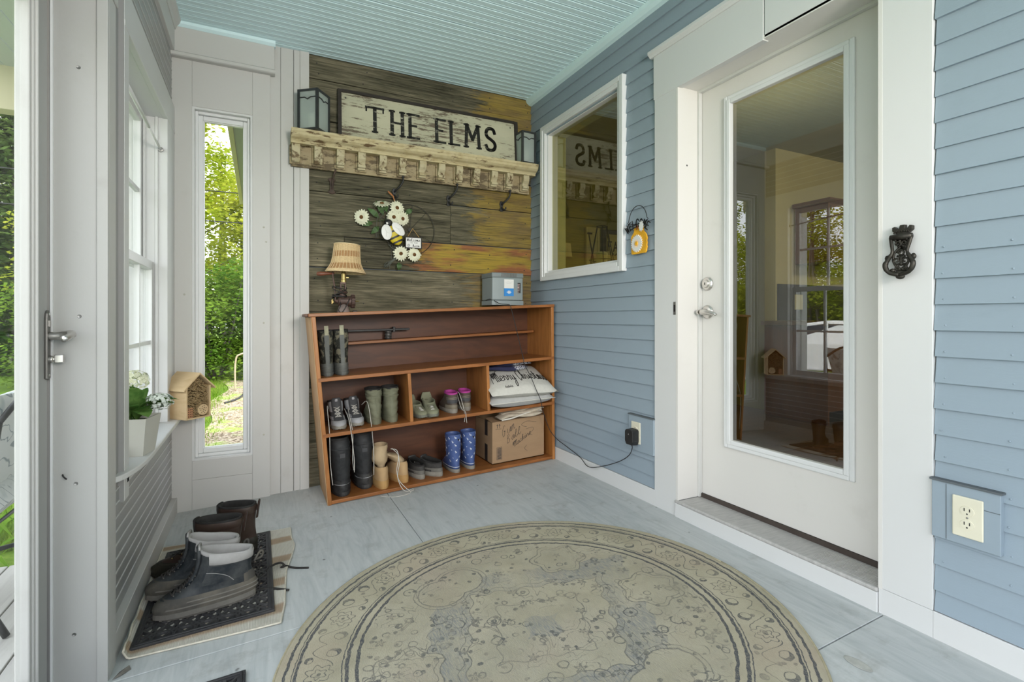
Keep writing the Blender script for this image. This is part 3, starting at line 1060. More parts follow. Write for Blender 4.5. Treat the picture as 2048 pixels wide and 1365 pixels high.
for (x0, x1, z0, z1) in ((3.66, 3.71, 1.06, 2.02), (4.28, 4.33, 1.06, 2.02), (3.71, 4.28, 1.97, 2.02), (3.71, 4.28, 1.06, 1.11)):
    box('frame', M['black'], fs, x0, x1, 4.955, 4.985, z0, z1, bevel=0.003)
wlz = thing('wire_lantern', 'black wire lantern with a cream candle on the inner window sill', 'lantern', (2.13, 2.90, 1.257))
zz = 1.262
lc = (2.13, 2.90)
for k in range(6):
    a = 2 * PI * k / 6
    MB().tube([(lc[0] + 0.036 * math.cos(a), lc[1] + 0.036 * math.sin(a), 1.60), (lc[0] + 0.085 * math.cos(a), lc[1] + 0.085 * math.sin(a), 1.37), (lc[0] + 0.075 * math.cos(a), lc[1] + 0.075 * math.sin(a), zz)], 0.0035, 6).build('wire', M['black'], wlz)
for (r, z) in ((0.038, 1.60), (0.085, 1.37), (0.076, zz + 0.004)):
    MB().tube([(lc[0] + r * math.cos(2 * PI * i / 24), lc[1] + r * math.sin(2 * PI * i / 24), z) for i in range(25)], 0.0035, 6).build('ring', M['black'], wlz)
MB().lathe([(0, zz), (0.036, zz), (0.04, 1.42), (0.034, 1.425), (0, 1.417)], 20, Matrix.Translation((lc[0], lc[1], 0))).build('candle', mat('candle_wax', (0.75, 0.70, 0.52), 0.5, 0.03), wlz, smooth=False)
box('inner_sill', M['trim'], ih, 1.985, 2.25, 2.25, 3.22, 1.236, 1.256)

# =================================================================== OUTSIDE
def ground_z(x, y):
    t = min(1, max(0, (-x - 2.5) / 8.0))
    return -0.47 - 0.43 * t * t * (3 - 2 * t)


def lawn_mat():
    t = NT('lawn_grass')
    v = t.coord('World', (1, 1, 1))
    n = t.noise(v, 22.0, 6, 0.7)
    b = t.noise(v, 0.9, 4)
    col = t.ramp(t.math('ADD', t.math('MULTIPLY', n, 0.55), t.math('MULTIPLY', b, 0.45)),
                 [(0.32, (0.06, 0.125, 0.012)), (0.52, (0.125, 0.215, 0.02)), (0.70, (0.23, 0.30, 0.045))])
    t.set(col, 0.9, 0.0, 0.1)
    t.bump(n, 0.8, 0.05)
    return t.m


M['lawn'] = lawn_mat()
gd = MB()
gd.grid(70, 70, lambda u, v: (lerp(-70, 45, u), lerp(-35, 80, v), ground_z(lerp(-70, 45, u), 0)))
go = gd.build('ground_lawn', M['lawn'], None, smooth=True)
go['kind'] = 'structure'
M['asphalt'] = mat('asphalt', (0.30, 0.30, 0.30), 0.9, 0.15, 30)
rd = MB()
rd.grid(1, 20, lambda u, v: (lerp(-13.2, -8.6, u), lerp(-20, 60, v), ground_z(lerp(-13.2, -8.6, u), 0) + 0.03))
ro = rd.build('road', M['asphalt'], None)
ro['kind'] = 'structure'


def mulch_mat():
    t = NT('wood_chip_mulch')
    v = t.coord('World', (1, 1, 1))
    n = t.voronoi(v, 42.0, 'F1', 'Color')
    s = t.sep(n)[0]
    big = t.noise(v, 3.0, 5)
    col = t.ramp(s, [(0.1, (0.10, 0.07, 0.045)), (0.5, (0.27, 0.21, 0.14)), (0.9, (0.44, 0.37, 0.28))])
    col = t.mix(t.ramp(big, [(0.52, 0.0), (0.66, 0.8)]), col, (0.22, 0.34, 0.05))
    t.set(col, 0.9, 0.0, 0.1)
    t.bump(s, 0.7, 0.02)
    return t.m


mu = MB()
mu.grid(8, 30, lambda u, v: (lerp(-0.62 + 0.10 * math.sin(v * 17) - 0.10 * (1 - v), 2.0, u), lerp(3.7, 13.2, v), ground_z(0, 0) + 0.012 + 0.01 * random.random()))
tag(mu.build('path_mulch', mulch_mat(), None, smooth=True), kind='structure')

# grass blades on the lawn outside the tall window
M['blade'] = leafmat('grass_blade', (0.11, 0.21, 0.015), (0.26, 0.34, 0.06), 0.3, 2.0)
gb = MB()
for i in range(16000):
    yy = 4.2 + 10.5 * (random.random() ** 1.5)
    xx = random.uniform(-1.9, -0.42)
    if xx > -0.62 + 0.05 * math.sin(yy * 2.0) and random.random() < 0.75: continue
    z = ground_z(xx, yy)
    h = random.uniform(0.035, 0.09)
    a = random.uniform(0, PI)
    dx, dy = 0.007 * math.cos(a), 0.007 * math.sin(a)
    lx, ly = random.uniform(-0.04, 0.04), random.uniform(-0.04, 0.04)
    gb.add([(xx - dx, yy - dy, z), (xx + dx, yy + dy, z), (xx + lx, yy + ly, z + h)], [(0, 1, 2)])
tag(gb.build('grass', M['blade'], None, fix=False), 'bright green lawn grass outside the tall window', 'grass', kind='stuff')

# trees
M['leaf_y'] = leafmat('spring_leaf', (0.22, 0.29, 0.02), (0.44, 0.46, 0.06), 0.45, 0.9)
M['leaf_g'] = leafmat('shrub_leaf', (0.06, 0.14, 0.015), (0.20, 0.30, 0.04), 0.4, 1.2)
M['leaf_d'] = leafmat('cedar_needles', (0.035, 0.075, 0.02), (0.12, 0.18, 0.045), 0.25, 1.0)
M['bark'] = mat('grey_bark', (0.12, 0.105, 0.085), 0.9, 0.3, 8, (1, 1, 0.2))


def leaves(n, fn, s, flat=0.5):
    """n leaf quads; fn gives a position"""
    m = MB()
    for i in range(n):
        p = Vector(fn())
        a, b = random.uniform(0, 2 * PI), random.uniform(-1.2, 1.2)
        u = Vector((math.cos(a), math.sin(a), random.uniform(-0.5, 0.5))).normalized()
        w = u.cross(Vector((math.sin(b), random.uniform(-1, 1), math.cos(b)))).normalized()
        q = s * random.uniform(0.6, 1.3)
        m.add([p - u * q, p + w * q * 0.5, p + u * q, p - w * q * 0.5], [(0, 1, 2, 3)])
    return m


def blob_points(blobs):
    def f():
        c, r, rz = random.choice(blobs)
        while True:
            d = Vector((random.gauss(0, 1), random.gauss(0, 1), random.gauss(0, 1)))
            if d.length > 0.1: break
        d = d.normalized() * (random.random() ** 0.5)
        return (c[0] + d.x * r, c[1] + d.y * r, c[2] + d.z * rz)
    return f


def make_tree(label, n, hgt, spread, leaf, leaf_s, trunks=3):
    t = thing('young_tree', label, 'tree', group='young trees in the belt beyond the lawn')
    blobs = []
    for k in range(trunks):
        a = random.uniform(0, 2 * PI)
        bx, by = 0.35 * math.cos(a), 0.35 * math.sin(a)
        tx, ty = bx + random.uniform(-.7, .7), by + random.uniform(-.7, .7)
        H = hgt * random.uniform(0.8, 1.0)
        mb = MB()
        pts = [(lerp(bx, tx, q) + 0.1 * math.sin(q * 7 + k), lerp(by, ty, q), H * q) for q in [i / 8 for i in range(9)]]
        mb.tube(pts, [0.075 * (1 - 0.85 * i / 8) for i in range(9)], 6)
        for j in range(9):
            q = 0.22 + 0.75 * j / 9
            x0, y0, z0 = lerp(bx, tx, q), lerp(by, ty, q), H * q
            an = random.uniform(0, 2 * PI)
            ln = spread * (1.1 - q * 0.7) * random.uniform(0.6, 1.0)
            e = (x0 + ln * math.cos(an), y0 + ln * math.sin(an), z0 + ln * 0.6)
            mb.tube([(x0, y0, z0), (lerp(x0, e[0], .5), lerp(y0, e[1], .5), lerp(z0, e[2], .4)), e], [0.022, 0.014, 0.005], 4)
            blobs.append((e, 0.42 * spread * 0.8, 0.38))
            blobs.append(((lerp(x0, e[0], .55), lerp(y0, e[1], .55), lerp(z0, e[2], .5)), 0.42, 0.32))
        mb.build('trunk', M['bark'], t, local=True)
    leaves(n, blob_points(blobs), leaf_s).build('foliage', leaf, t, local=True, fix=False)
    return t


def make_shrub(name, label, group, n, r, h, leaf, s, cat='shrub'):
    t = thing(name, label, cat, group=group)
    mb = MB()
    for k in range(7):
        a = 2 * PI * k / 7
        mb.tube([(0.1 * math.cos(a), 0.1 * math.sin(a), 0), (r * 0.4 * math.cos(a), r * 0.4 * math.sin(a), h * 0.45), (r * 0.6 * math.cos(a), r * 0.6 * math.sin(a), h * 0.85)], [0.03, 0.02, 0.008], 5)
    mb.build('stems', M['bark'], t, local=True)
    blobs = [((random.uniform(-.6, .6) * r, random.uniform(-.6, .6) * r, random.uniform(0.12, 0.85) * h), r * 0.55, h * 0.2) for _ in range(16)]
    leaves(n, blob_points(blobs), s).build('foliage', leaf, t, local=True, fix=False)
    return t


def make_cedar(n):
    t = thing('cedar_tree', 'dark green cedar beyond the road edge, seen past the storm door', 'tree', group='cedars beyond the lawn')
    MB().tube([(0, 0, 0), (0, 0, 4), (0.05, 0, 8.5)], [0.16, 0.1, 0.02], 8).build('trunk', M['bark'], t, local=True)

    def f():
        z = 0.5 + 8.2 * (random.random() ** 1.3)
        r = 1.9 * (1 - z / 9.3) * math.sqrt(random.random()) + 0.05
        a = random.uniform(0, 2 * PI)
        return (r * math.cos(a), r * math.sin(a), z - 0.25 * r)
    leaves(n, f, 0.13).build('foliage', M['leaf_d'], t, local=True, fix=False)
    return t


TL = 'young tree with thin trunks and sparse yellow-green spring leaves beyond the lawn'
t1 = make_tree(TL, 6500, 8.0, 1.5, M['leaf_y'], 0.064)
t2 = make_tree(TL, 8500, 6.5, 1.7, M['leaf_y'], 0.064, 4)
sites = [(-1.6, 15.5, 0), (-0.1, 16.8, 1), (-2.9, 16.5, 1), (-4.6, 18.0, 0), (1.5, 15.8, 0), (-0.9, 19.5, 0),
         (-16.5, 9.0, 0), (-17.5, 11.5, 1), (-16.3, 13.6, 0), (-18.0, 15.8, 1), (-16.8, 18.0, 0), (-20.0, 12.6, 0), (-20.5, 16.6, 1), (-15.8, 20.5, 1), (-14.6, 10.2, 1), (-14.9, 12.2, 0), (-14.5, 14.4, 1), (-15.0, 16.6, 1), (-15.4, 18.9, 0), (-21.5, 10.4, 1), (-21.8, 14.5, 1), (-22, 19, 1), (-7.6, 24.0, 0), (-9.6, 26.0, 1), (-19, 6.5, 1)]
used = set()
for (x, y, k) in sites:
    src = (t1, t2)[k]
    o = src if k not in used else copy_tree(src)
    used.add(k)
    if x < -7:
        o['label'] = 'young tree with fresh yellow-green leaves beyond the road, mirrored in the door glass'
        o['group'] = 'young trees beyond the road'
    elif x > -1.7:
        o['label'] = 'young tree with thin trunks and sparse spring leaves seen through the tall window'
        o['group'] = 'young trees outside the tall window'
    place(o, (x, y, ground_z(x, y)), (0, 0, random.uniform(0, 6.28)), random.uniform(0.9, 1.1))
SL = 'leafy green shrub at the far edge of the lawn'
s1 = make_shrub('leafy_shrub', SL, 'shrubs at the far edge of the lawn', 12000, 1.5, 2.7, M['leaf_g'], 0.052)
for i, (x, y, sc_) in enumerate([(-0.9, 13.9, 1.0), (0.5, 14.4, 1.1), (-2.4, 14.2, 1.0), (-3.9, 15.0, 1.1), (-17.6, 10.4, 1.25), (-17.4, 12.6, 1.3), (-17.3, 15.0, 1.25), (-17.2, 17.4, 1.3), (-17.8, 8.0, 1.25)]):
    o = s1 if i == 0 else copy_tree(s1)
    if x < -10:
        o['label'] = 'leafy green shrub in the hedge line beyond the road'
        o['group'] = 'shrubs beyond the road'
    place(o, (x, y, ground_z(x, y)), (0, 0, i * 1.3), sc_)
cd = make_cedar(9000)
for i, (x, y, sc_) in enumerate([(-6.6, 20.5, 1.0), (-8.6, 23.0, 1.1), (-7.0, 26.0, 1.1)]):
    o = cd if i == 0 else copy_tree(cd)
    place(o, (x, y, ground_z(x, y)), (0, 0, i * 2.0), sc_)

# sloping eave seen through the tall window
ev = thing('roof_eave', 'weathered green soffit with cream fascia edge outside the tall window', 'eave', (-0.1, 3.9, 2.2))
box('fascia', M['cream'], ev, -0.180, -0.148, 3.56, 6.25, 2.198, 2.30, bevel=0.003)
M['soffit'] = worn_paint('weathered_green_soffit', (0.42, 0.43, 0.42), (0.18, 0.19, 0.18), 0.5, 0.8, 5, (2, 0.6, 1))
for i in range(4):
    box('soffit_board', M['soffit'], ev, -0.147 + i * 0.092, -0.058 + i * 0.092, 3.56, 6.25, 2.206 + 0.004 * (i % 2), 2.225)

# overhead wires, garden stake, hose
wi = MB()
for (za, zb) in ((5.7, 5.5), (3.95, 3.85), (3.25, 3.2)):
    wi = MB().tube([(-9, 13.2, za), (-1, 13.2, lerp(za, zb, .5) - 0.1), (8, 13.2, zb)], 0.012, 5)
    tag(wi.build('overhead_wire', M['black'], None), 'thin dark cable crossing in front of the trees beyond the lawn', 'cable', 'cables crossing the trees')
tag(MB().tube(smooth_path([(-0.40, 11.3, -0.50), (-0.41, 11.3, -0.1), (-0.39, 11.3, 0.18), (-0.33, 11.3, 0.25), (-0.20, 11.3, 0.29)], 4), 0.018, 6).build('garden_stake', mat('pale_stake', (0.45, 0.36, 0.24), 0.8, 0.2), None, smooth=True),
    'bent wooden stake beside the mulch path outside the tall window', 'stake')
tag(MB().tube(smooth_path([(-0.05, 11.6, -0.44), (-0.22, 11.1, -0.44), (-0.26, 10.5, -0.44), (-0.36, 10.0, -0.44), (-0.50, 9.7, -0.44)], 5), 0.016, 6).build('garden_hose', M['black'], None, smooth=True),
    'black hose lying across the mulch path outside', 'hose')

M['concrete'] = mat('bounce_concrete', (0.55, 0.54, 0.51), 0.85, 0.1, 6)
pt_ = MB().box(-3.5, 3.2, -9.0, -2.25, -0.50, -0.30).build('bounce_slab', M['concrete'], None)  # added unseen pale slab, bounces sunlight up to the porch ceiling
pt_['kind'] = 'structure'
# porch deck beyond the storm door
dk = struct('floor_deck')
M['deck'] = stained_wood('grey_deck_board', (0.34, 0.33, 0.31), (0.48, 0.47, 0.44), (10, 1.2, 4), 0.8)
for i in range(13):
    x1 = -0.60 - i * 0.142
    box('deck_board', M['deck'], dk, x1 - 0.136, x1, -1.8, 3.12, -0.20, -0.165, bevel=0.003)
box('rim_joist', M['deck'], dk, -2.45, -0.6, 3.09, 3.115, -0.42, -0.20)
pr = struct('ceiling_porch')
M['porch_ceil'] = worn_paint('pale_porch_ceiling_paint', (0.56, 0.60, 0.60), (0.40, 0.44, 0.44), 0.15, 0.5)
for i in range(8):
    x1 = -0.60 - i * 0.10
    box('ceiling_board', M['porch_ceil'], pr, x1 - 0.096, x1, 1.4, 3.66, 2.30, 2.315)
box('header_beam', M['cream'], pr, -1.42, -0.53, 3.60, 3.70, 2.07, 2.32, bevel=0.003)
box('porch_post', M['trim'], pr, -1.42, -1.32, 3.60, 3.70, -0.45, 2.07, bevel=0.004)

# cushioned patio chair
pc = thing('patio_chair', 'wrought iron patio chair with leaf-patterned white cushion on the deck', 'chair', (-1.12, 2.72, -0.165))


def cushion_mat():
    t = NT('leaf_print_fabric')
    v = t.coord('Object', (1, 1, 1))
    n = t.noise(v, 5.5, 2, 0.5, 1.2)
    l1 = t.math('ABSOLUTE', t.math('SUBTRACT', n, 0.5))
    ln = t.ramp(l1, [(0.006, 1.0), (0.018, 0.0)])
    bl = t.ramp(t.noise(v, 9.0, 2, 0.5, 0.6), [(0.60, 0.0), (0.66, 1.0)])
    col = t.mix(t.math('MULTIPLY', bl, 0.7), (0.66, 0.67, 0.66), (0.30, 0.37, 0.38))
    col = t.mix(t.math('MULTIPLY', ln, 0.8), col, (0.18, 0.22, 0.24))
    t.set(col, 0.9)
    return t.m


M['cushion'] = cushion_mat()


def pillow(mb, w, d, h, Mx, n=14, pw=2.6, sag=0.0):
    """soft cushion of width w, depth d and height h with pinched corners"""
    def pt(u, v, s):
        a, b = 2 * u - 1, 2 * v - 1
        e = max(0.0, (1 - abs(a) ** pw) * (1 - abs(b) ** pw)) ** 0.42
        k = 1 - 0.06 * (1 - abs(a)) * abs(b) ** 3
        k2 = 1 - 0.06 * (1 - abs(b)) * abs(a) ** 3
        return (a * w / 2 * k2, b * d / 2 * k, s * e * h / 2 + sag * (1 - a * a) * (1 - b * b))
    mb.grid(n, n, lambda u, v: Mx @ Vector(pt(u, v, 1)))
    mb.grid(n, n, lambda u, v: Mx @ Vector(pt(u, v, -1)))
    return pt


cx_, cy_ = -1.12, 2.72
m = MB()
pillow(m, 0.56, 0.56, 0.16, Matrix.Translation((cx_, cy_, 0.27)))
m.build('seat_cushion', M['cushion'], pc, smooth=True)
m = MB()
pillow(m, 0.58, 0.62, 0.18, Matrix.Translation((cx_ + 0.16, cy_ + 0.02, 0.42)) @ Matrix.Rotation(math.radians(-68), 4, 'Y'))
m.build('back_cushion', M['cushion'], pc, smooth=True)
for s_ in (-1, 1):
    yy = cy_ + s_ * 0.30
    MB().tube(smooth_path([(cx_ + 0.30, yy, 0.60), (cx_ + 0.27, yy, 0.40), (cx_ + 0.20, yy, 0.16), (cx_ + 0.26, yy, -0.02), (cx_ + 0.32, yy, -0.16)], 5), 0.011, 6).build('rear_leg', M['black'], pc, smooth=True)
    MB().tube(smooth_path([(cx_ - 0.28, yy, 0.40), (cx_ - 0.30, yy, 0.16), (cx_ - 0.27, yy, 0.0), (cx_ - 0.32, yy, -0.16)], 5), 0.011, 6).build('front_leg', M['black'], pc, smooth=True)
    MB().tube(smooth_path([(cx_ + 0.29, yy, 0.48), (cx_ + 0.05, yy, 0.44), (cx_ - 0.20, yy, 0.43), (cx_ - 0.28, yy, 0.40)], 5), 0.012, 6).build('arm', M['black'], pc, smooth=True)
    MB().tube([(cx_ + 0.23, yy, 0.17), (cx_ - 0.30, yy, 0.17)], 0.010, 6).build('side_rail', M['black'], pc)
MB().tube(smooth_path([(cx_ + 0.30, cy_ - 0.30, 0.60), (cx_ + 0.33, cy_ - 0.12, 0.70), (cx_ + 0.33, cy_ + 0.12, 0.70), (cx_ + 0.30, cy_ + 0.30, 0.60)], 6), 0.011, 6).build('back_rail', M['black'], pc, smooth=True)
for k in range(4):
    MB().tube([(cx_ - 0.3 + k * 0.17, cy_ - 0.30, 0.17), (cx_ - 0.3 + k * 0.17, cy_ + 0.30, 0.17)], 0.007, 6).build('seat_rod', M['black'], pc)
MB().tube(smooth_path([(cx_ - 0.30, cy_ - 0.30, 0.02), (cx_, cy_ - 0.05, 0.03), (cx_ + 0.26, cy_ + 0.30, -0.02)], 5), 0.010, 6).build('cross_brace', M['black'], pc, smooth=True)
MB().tube(smooth_path([(cx_ + 0.26, cy_ - 0.30, -0.02), (cx_, cy_ - 0.05, 0.03), (cx_ - 0.30, cy_ + 0.30, 0.02)], 5), 0.010, 6).build('cross_brace', M['black'], pc, smooth=True)

# daylilies at the edge of the deck
M['lily'] = leafmat('daylily_leaf', (0.14, 0.30, 0.025), (0.30, 0.46, 0.06), 0.35, 4)
for i, (bx, by, lab) in enumerate([(-1.35, 3.55, 'clump of strap-leaved daylilies at the near edge beyond the deck'), (-1.85, 4.0, 'clump of strap-leaved daylilies standing farther from the deck')]):
    dl = thing('daylily_clump', lab, 'plant', (bx, by, -0.47))
    for k in range(22):
        a = 2 * PI * k / 22 + random.uniform(-.2, .2)
        ln, hh = random.uniform(0.22, 0.42), random.uniform(0.25, 0.46)
        dx, dy = math.cos(a), math.sin(a)
        ps = [(bx + dx * ln * q, by + dy * ln * q, -0.47 + hh * math.sin(q * 2.2) / 0.95) for q in (0, .25, .5, .75, 1.0)]
        ws = (0.012, 0.018, 0.018, 0.013, 0.002)
        vs, fs_ = [], []
        for (p, w) in zip(ps, ws):
            vs += [(p[0] - dy * w, p[1] + dx * w, p[2] + 0.004), (p[0], p[1], p[2]), (p[0] + dy * w, p[1] - dx * w, p[2] + 0.004)]
        for q in range(4):
            fs_ += [(q * 3, q * 3 + 1, q * 3 + 4, q * 3 + 3), (q * 3 + 1, q * 3 + 2, q * 3 + 5, q * 3 + 4)]
        MB().add(vs, fs_).build('leaf', M['lily'], dl, fix=False)

# white car on the road (seen reflected in the door glass)
cr_ = thing('parked_car', 'white parked car on the road, mirrored in the door glass', 'car', (-11.2, 9.6, ground_z(-11.2, 0) + 0.03), (0, 0, math.radians(66)))
M['carpaint'] = mat('white_car_paint', (0.80, 0.80, 0.80), 0.25, 0.01, 2, bump=0)
M['carglass'] = mat('dark_car_glass', (0.02, 0.024, 0.026), 0.08, 0.05, 2, bump=0, spec=0.6)
M['tyre'] = mat('tyre_rubber', (0.02, 0.02, 0.02), 0.85, 0.1, 20, bump=0.1)
prof = [(-2.25, 0.32), (-2.32, 0.55), (-2.28, 0.98), (-2.18, 1.12), (-1.98, 1.62), (-1.75, 1.72), (-0.2, 1.76), (0.35, 1.68), (1.10, 1.12), (1.95, 1.00), (2.25, 0.82), (2.32, 0.50), (2.26, 0.32)]
m = MB()
n_ = len(prof)


def cw(z):
    return 0.92 if z < 1.1 else lerp(0.92, 0.74, (z - 1.1) / 0.66)


for s0, s1_ in ((-1, 1),):
    vs = [(x, -cw(z), z) for x, z in prof] + [(x, cw(z), z) for x, z in prof]
    fs_ = [tuple(range(n_)), tuple(reversed(range(n_, 2 * n_)))] + [(i, (i + 1) % n_, n_ + (i + 1) % n_, n_ + i) for i in range(n_)]
    m.add(vs, fs_)
m.build('body', M['carpaint'], cr_, bevel=0.05, local=True)
for s_ in (-1, 1):
    for (pts) in ([(-1.78, 1.60), (-2.0, 1.16), (-1.25, 1.14), (-1.25, 1.64)], [(-1.17, 1.64), (-1.17, 1.14), (-0.22, 1.13), (-0.22, 1.67)], [(-0.14, 1.67), (-0.14, 1.13), (0.90, 1.13), (0.28, 1.60)]):
        MB().prism(pts, lambda a, b: (a, s_ * (cw(b) + 0.004), b), lambda a, b: (a, s_ * (cw(b) - 0.02), b)).build('side_window', M['carglass'], cr_, local=True)
MB().prism([(-0.62, 0.40), (0.62, 0.40), (0.56, 1.0), (-0.56, 1.0)], lambda a, b: (0.40 + (1.0 - b) * 1.16 + 0.02, a, 1.0 + (b - 0.4) * 1.1), lambda a, b: (0.40 + (1.0 - b) * 1.16 - 0.02, a, 1.0 + (b - 0.4) * 1.1)).build('windscreen', M['carglass'], cr_, local=True)
for sx in (-1.42, 1.42):
    for s_ in (-1, 1):
        w_ = MB().lathe([(0.20, -0.11), (0.33, -0.11), (0.355, -0.08), (0.355, 0.08), (0.33, 0.11), (0.20, 0.11)], 24, Matrix.Translation((sx, s_ * 0.86, 0.355)) @ Matrix.Rotation(PI / 2, 4, 'X')).build('wheel', M['tyre'], cr_, local=True)
        MB().lathe([(0, -0.09), (0.21, -0.09), (0.21, 0.09), (0, 0.09)], 20, Matrix.Translation((sx, s_ * 0.86, 0.355)) @ Matrix.Rotation(PI / 2, 4, 'X')).build('hub', M['alu'], w_, local=True)
for s_ in (-1, 1):
    MB().box(2.20, 2.30, s_ * 0.55, s_ * 0.85, 0.70, 0.84).build('headlamp', M['vinyl'], cr_, local=True, bevel=0.02)
# =================================================================== SHOE RACK AND WALL THINGS
RB = {'BL': (0.347, 2.995, -0.074), 'BR': (1.824, 3.018, 0.0), 'TL': (0.258, 2.995, 0.993), 'TR': (1.814, 3.018, 1.063)}


def S(a, b, d):
    """point of the rack: a across, b up, d from the front to the back"""
    def c(i):
        bot = lerp(RB['BL'][i], RB['BR'][i], a)
        top = lerp(RB['TL'][i], RB['TR'][i], a)
        return lerp(bot, top, b)
    yf = c(1)
    return (c(0), lerp(yf, 3.384, d), c(2))


def sboard(name, m, parent, a0, a1, b0, b1, d0, d1, bevel=0.002):
    mb = MB()
    mb.hexa([S(a0, b0, d0), S(a1, b0, d0), S(a1, b0, d1), S(a0, b0, d1), S(a0, b1, d0), S(a1, b1, d0), S(a1, b1, d1), S(a0, b1, d1)])
    return mb.build(name, m, parent, bevel=bevel)


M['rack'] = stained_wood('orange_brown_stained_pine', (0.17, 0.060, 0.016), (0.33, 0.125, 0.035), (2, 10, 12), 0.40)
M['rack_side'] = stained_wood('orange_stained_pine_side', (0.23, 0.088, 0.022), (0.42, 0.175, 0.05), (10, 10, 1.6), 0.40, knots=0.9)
M['rack_back'] = stained_wood('shade_darkened_plywood', (0.050, 0.018, 0.008), (0.105, 0.038, 0.016), (1.6, 8, 9), 0.45)  # stain darkened to stand in for shade inside the cubbies
M['rack_pale'] = stained_wood('pale_pine_outer_side', (0.36, 0.20, 0.09), (0.52, 0.33, 0.17), (8, 8, 1.4), 0.55)
sr = thing('shoe_rack', 'long orange-brown wooden shoe rack with open cubbies against the barn boards', 'shoe rack', (1.07, 3.2, -0.04))
TS = 0.0135
sboard('side_panel', M['rack_side'], sr, 0.0, TS, 0.0, 0.982, 0, 1)
sboard('side_panel', M['rack_side'], sr, 1 - TS, 1.0, 0.0, 0.982, 0, 1)
sboard('outer_face', M['rack_pale'], sr, -0.0022, -0.0002, 0.0, 0.981, 0.012, 1, 0.0005)
sboard('top_board', M['rack'], sr, -0.010, 1.002, 0.983, 1.0, -0.012, 1.0)
sboard('bottom_board', M['rack'], sr, TS, 1 - TS, 0.004, 0.022, 0.0, 1)
sboard('shelf_board', M['rack'], sr, 0.004, 0.998, 0.645, 0.664, -0.006, 0.955)
sboard('shelf_board', M['rack'], sr, 0.004, 0.998, 0.354, 0.373, -0.006, 0.955)
sboard('divider', M['rack_side'], sr, 0.330, 0.343, 0.373, 0.645, 0.0, 0.955)
sboard('divider', M['rack_side'], sr, 0.666, 0.679, 0.373, 0.645, 0.0, 0.955)
sboard('narrow_shelf', M['rack'], sr, TS, 0.975, 0.815, 0.830, 0.60, 0.955)
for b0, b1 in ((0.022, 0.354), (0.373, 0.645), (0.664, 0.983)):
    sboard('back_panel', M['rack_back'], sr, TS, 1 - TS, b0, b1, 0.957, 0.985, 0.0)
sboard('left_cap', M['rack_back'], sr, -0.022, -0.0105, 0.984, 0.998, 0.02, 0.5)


def rack_z(x, b):
    a = (x - S(0, b, 0)[0]) / (S(1, b, 0)[0] - S(0, b, 0)[0])
    return S(a, b, 0)[2]


ROLL = Matrix.Rotation(-math.atan(SLOPE), 4, 'Y')


def on_slope(yaw, lean=0.0):
    return (ROLL @ Matrix.Rotation(yaw, 4, 'Z') @ Matrix.Rotation(lean, 4, 'X')).to_euler()


# ------------------------------------------------------------------ bracketed shelf over the hooks
def peel(name, base, under, amt=0.5, sc=(3, 3, 14), rough=0.75):
    t = NT(name)
    n = t.noise(t.coord('World', sc), 3.2, 9, 0.72, 0.3)
    n2 = t.noise(t.coord('World', (2, 2, 3)), 2.5, 4)
    msk = t.ramp(t.math('ADD', t.math('MULTIPLY', n, 0.75), t.math('MULTIPLY', n2, 0.3)), [(amt + 0.06, 0.0), (amt + 0.11, 1.0)])
    st = t.ramp(t.noise(t.coord('World', (4, 4, 5)), 4.0, 5), [(0.45, 0.0), (0.75, 0.6)])
    c = t.mix(st, base, tuple(q * f for q, f in zip(base, (0.62, 0.52, 0.36))))
    t.set(t.mix(msk, c, under), rough, 0, 0.25)
    t.bump(msk, -0.35, 0.003)
    return t.m


M['cornice'] = peel('peeling_cream_paint', (0.50, 0.435, 0.265), (0.13, 0.085, 0.042), 0.50)
M['corbel'] = peel('worn_cream_corbel_paint', (0.46, 0.41, 0.27), (0.14, 0.10, 0.055), 0.50, (6, 6, 6))
M['frieze'] = peel('bare_tan_wood_frieze', (0.34, 0.28, 0.17), (0.13, 0.10, 0.06), 0.46, (3, 3, 10))
ws = thing('bracket_shelf', 'peeling cream cornice shelf with a row of carved brackets above the hooks', 'shelf', (0.98, 3.38, 1.93))
prf = [(3.240, 2.083), (3.240, 2.070), (3.247, 2.062), (3.250, 2.050), (3.264, 2.038), (3.284, 2.030), (3.292, 2.020), (3.292, 2.010), (3.372, 2.010), (3.372, 2.083)]
MB().prism(prf, lambda a, b: (0.172, a, b), lambda a, b: (1.822, a, b)).build('cornice', M['cornice'], ws)
MB().box(0.176, 1.800, 3.350, 3.3695, 1.885, 2.011).build('frieze_board', M['frieze'], ws, bevel=0.003)
xs = [0.200, 0.326, 0.455, 0.583, 0.716, 0.846, 0.978, 1.109, 1.236, 1.365, 1.500, 1.620, 1.752]
for i, x in enumerate(xs):
    plain = i == 0
    w = 0.0235
    pf = [(3.351, 2.010), (3.298, 2.010), (3.295, 1.990), (3.300, 1.968), (3.316, 1.950), (3.322, 1.936), (3.306, 1.934), (3.304, 1.916), (3.318, 1.914), (3.320, 1.904), (3.351, 1.902)]
    if i < 2: pf = [(3.351, 2.010), (3.300, 2.010), (3.302, 1.965), (3.304, 1.922), (3.320, 1.906), (3.351, 1.902)]
    m = MB()
    m.prism(pf, lambda a, b: (x - w, a, b), lambda a, b: (x + w, a, b))
    br = m.build('bracket', M['corbel'], ws, bevel=0.003)
    MB().box(x - w - 0.010, x + w + 0.010, 3.336, 3.351, 1.895, 2.009).build('bracket_backing', M['frieze'], br, bevel=0.002)

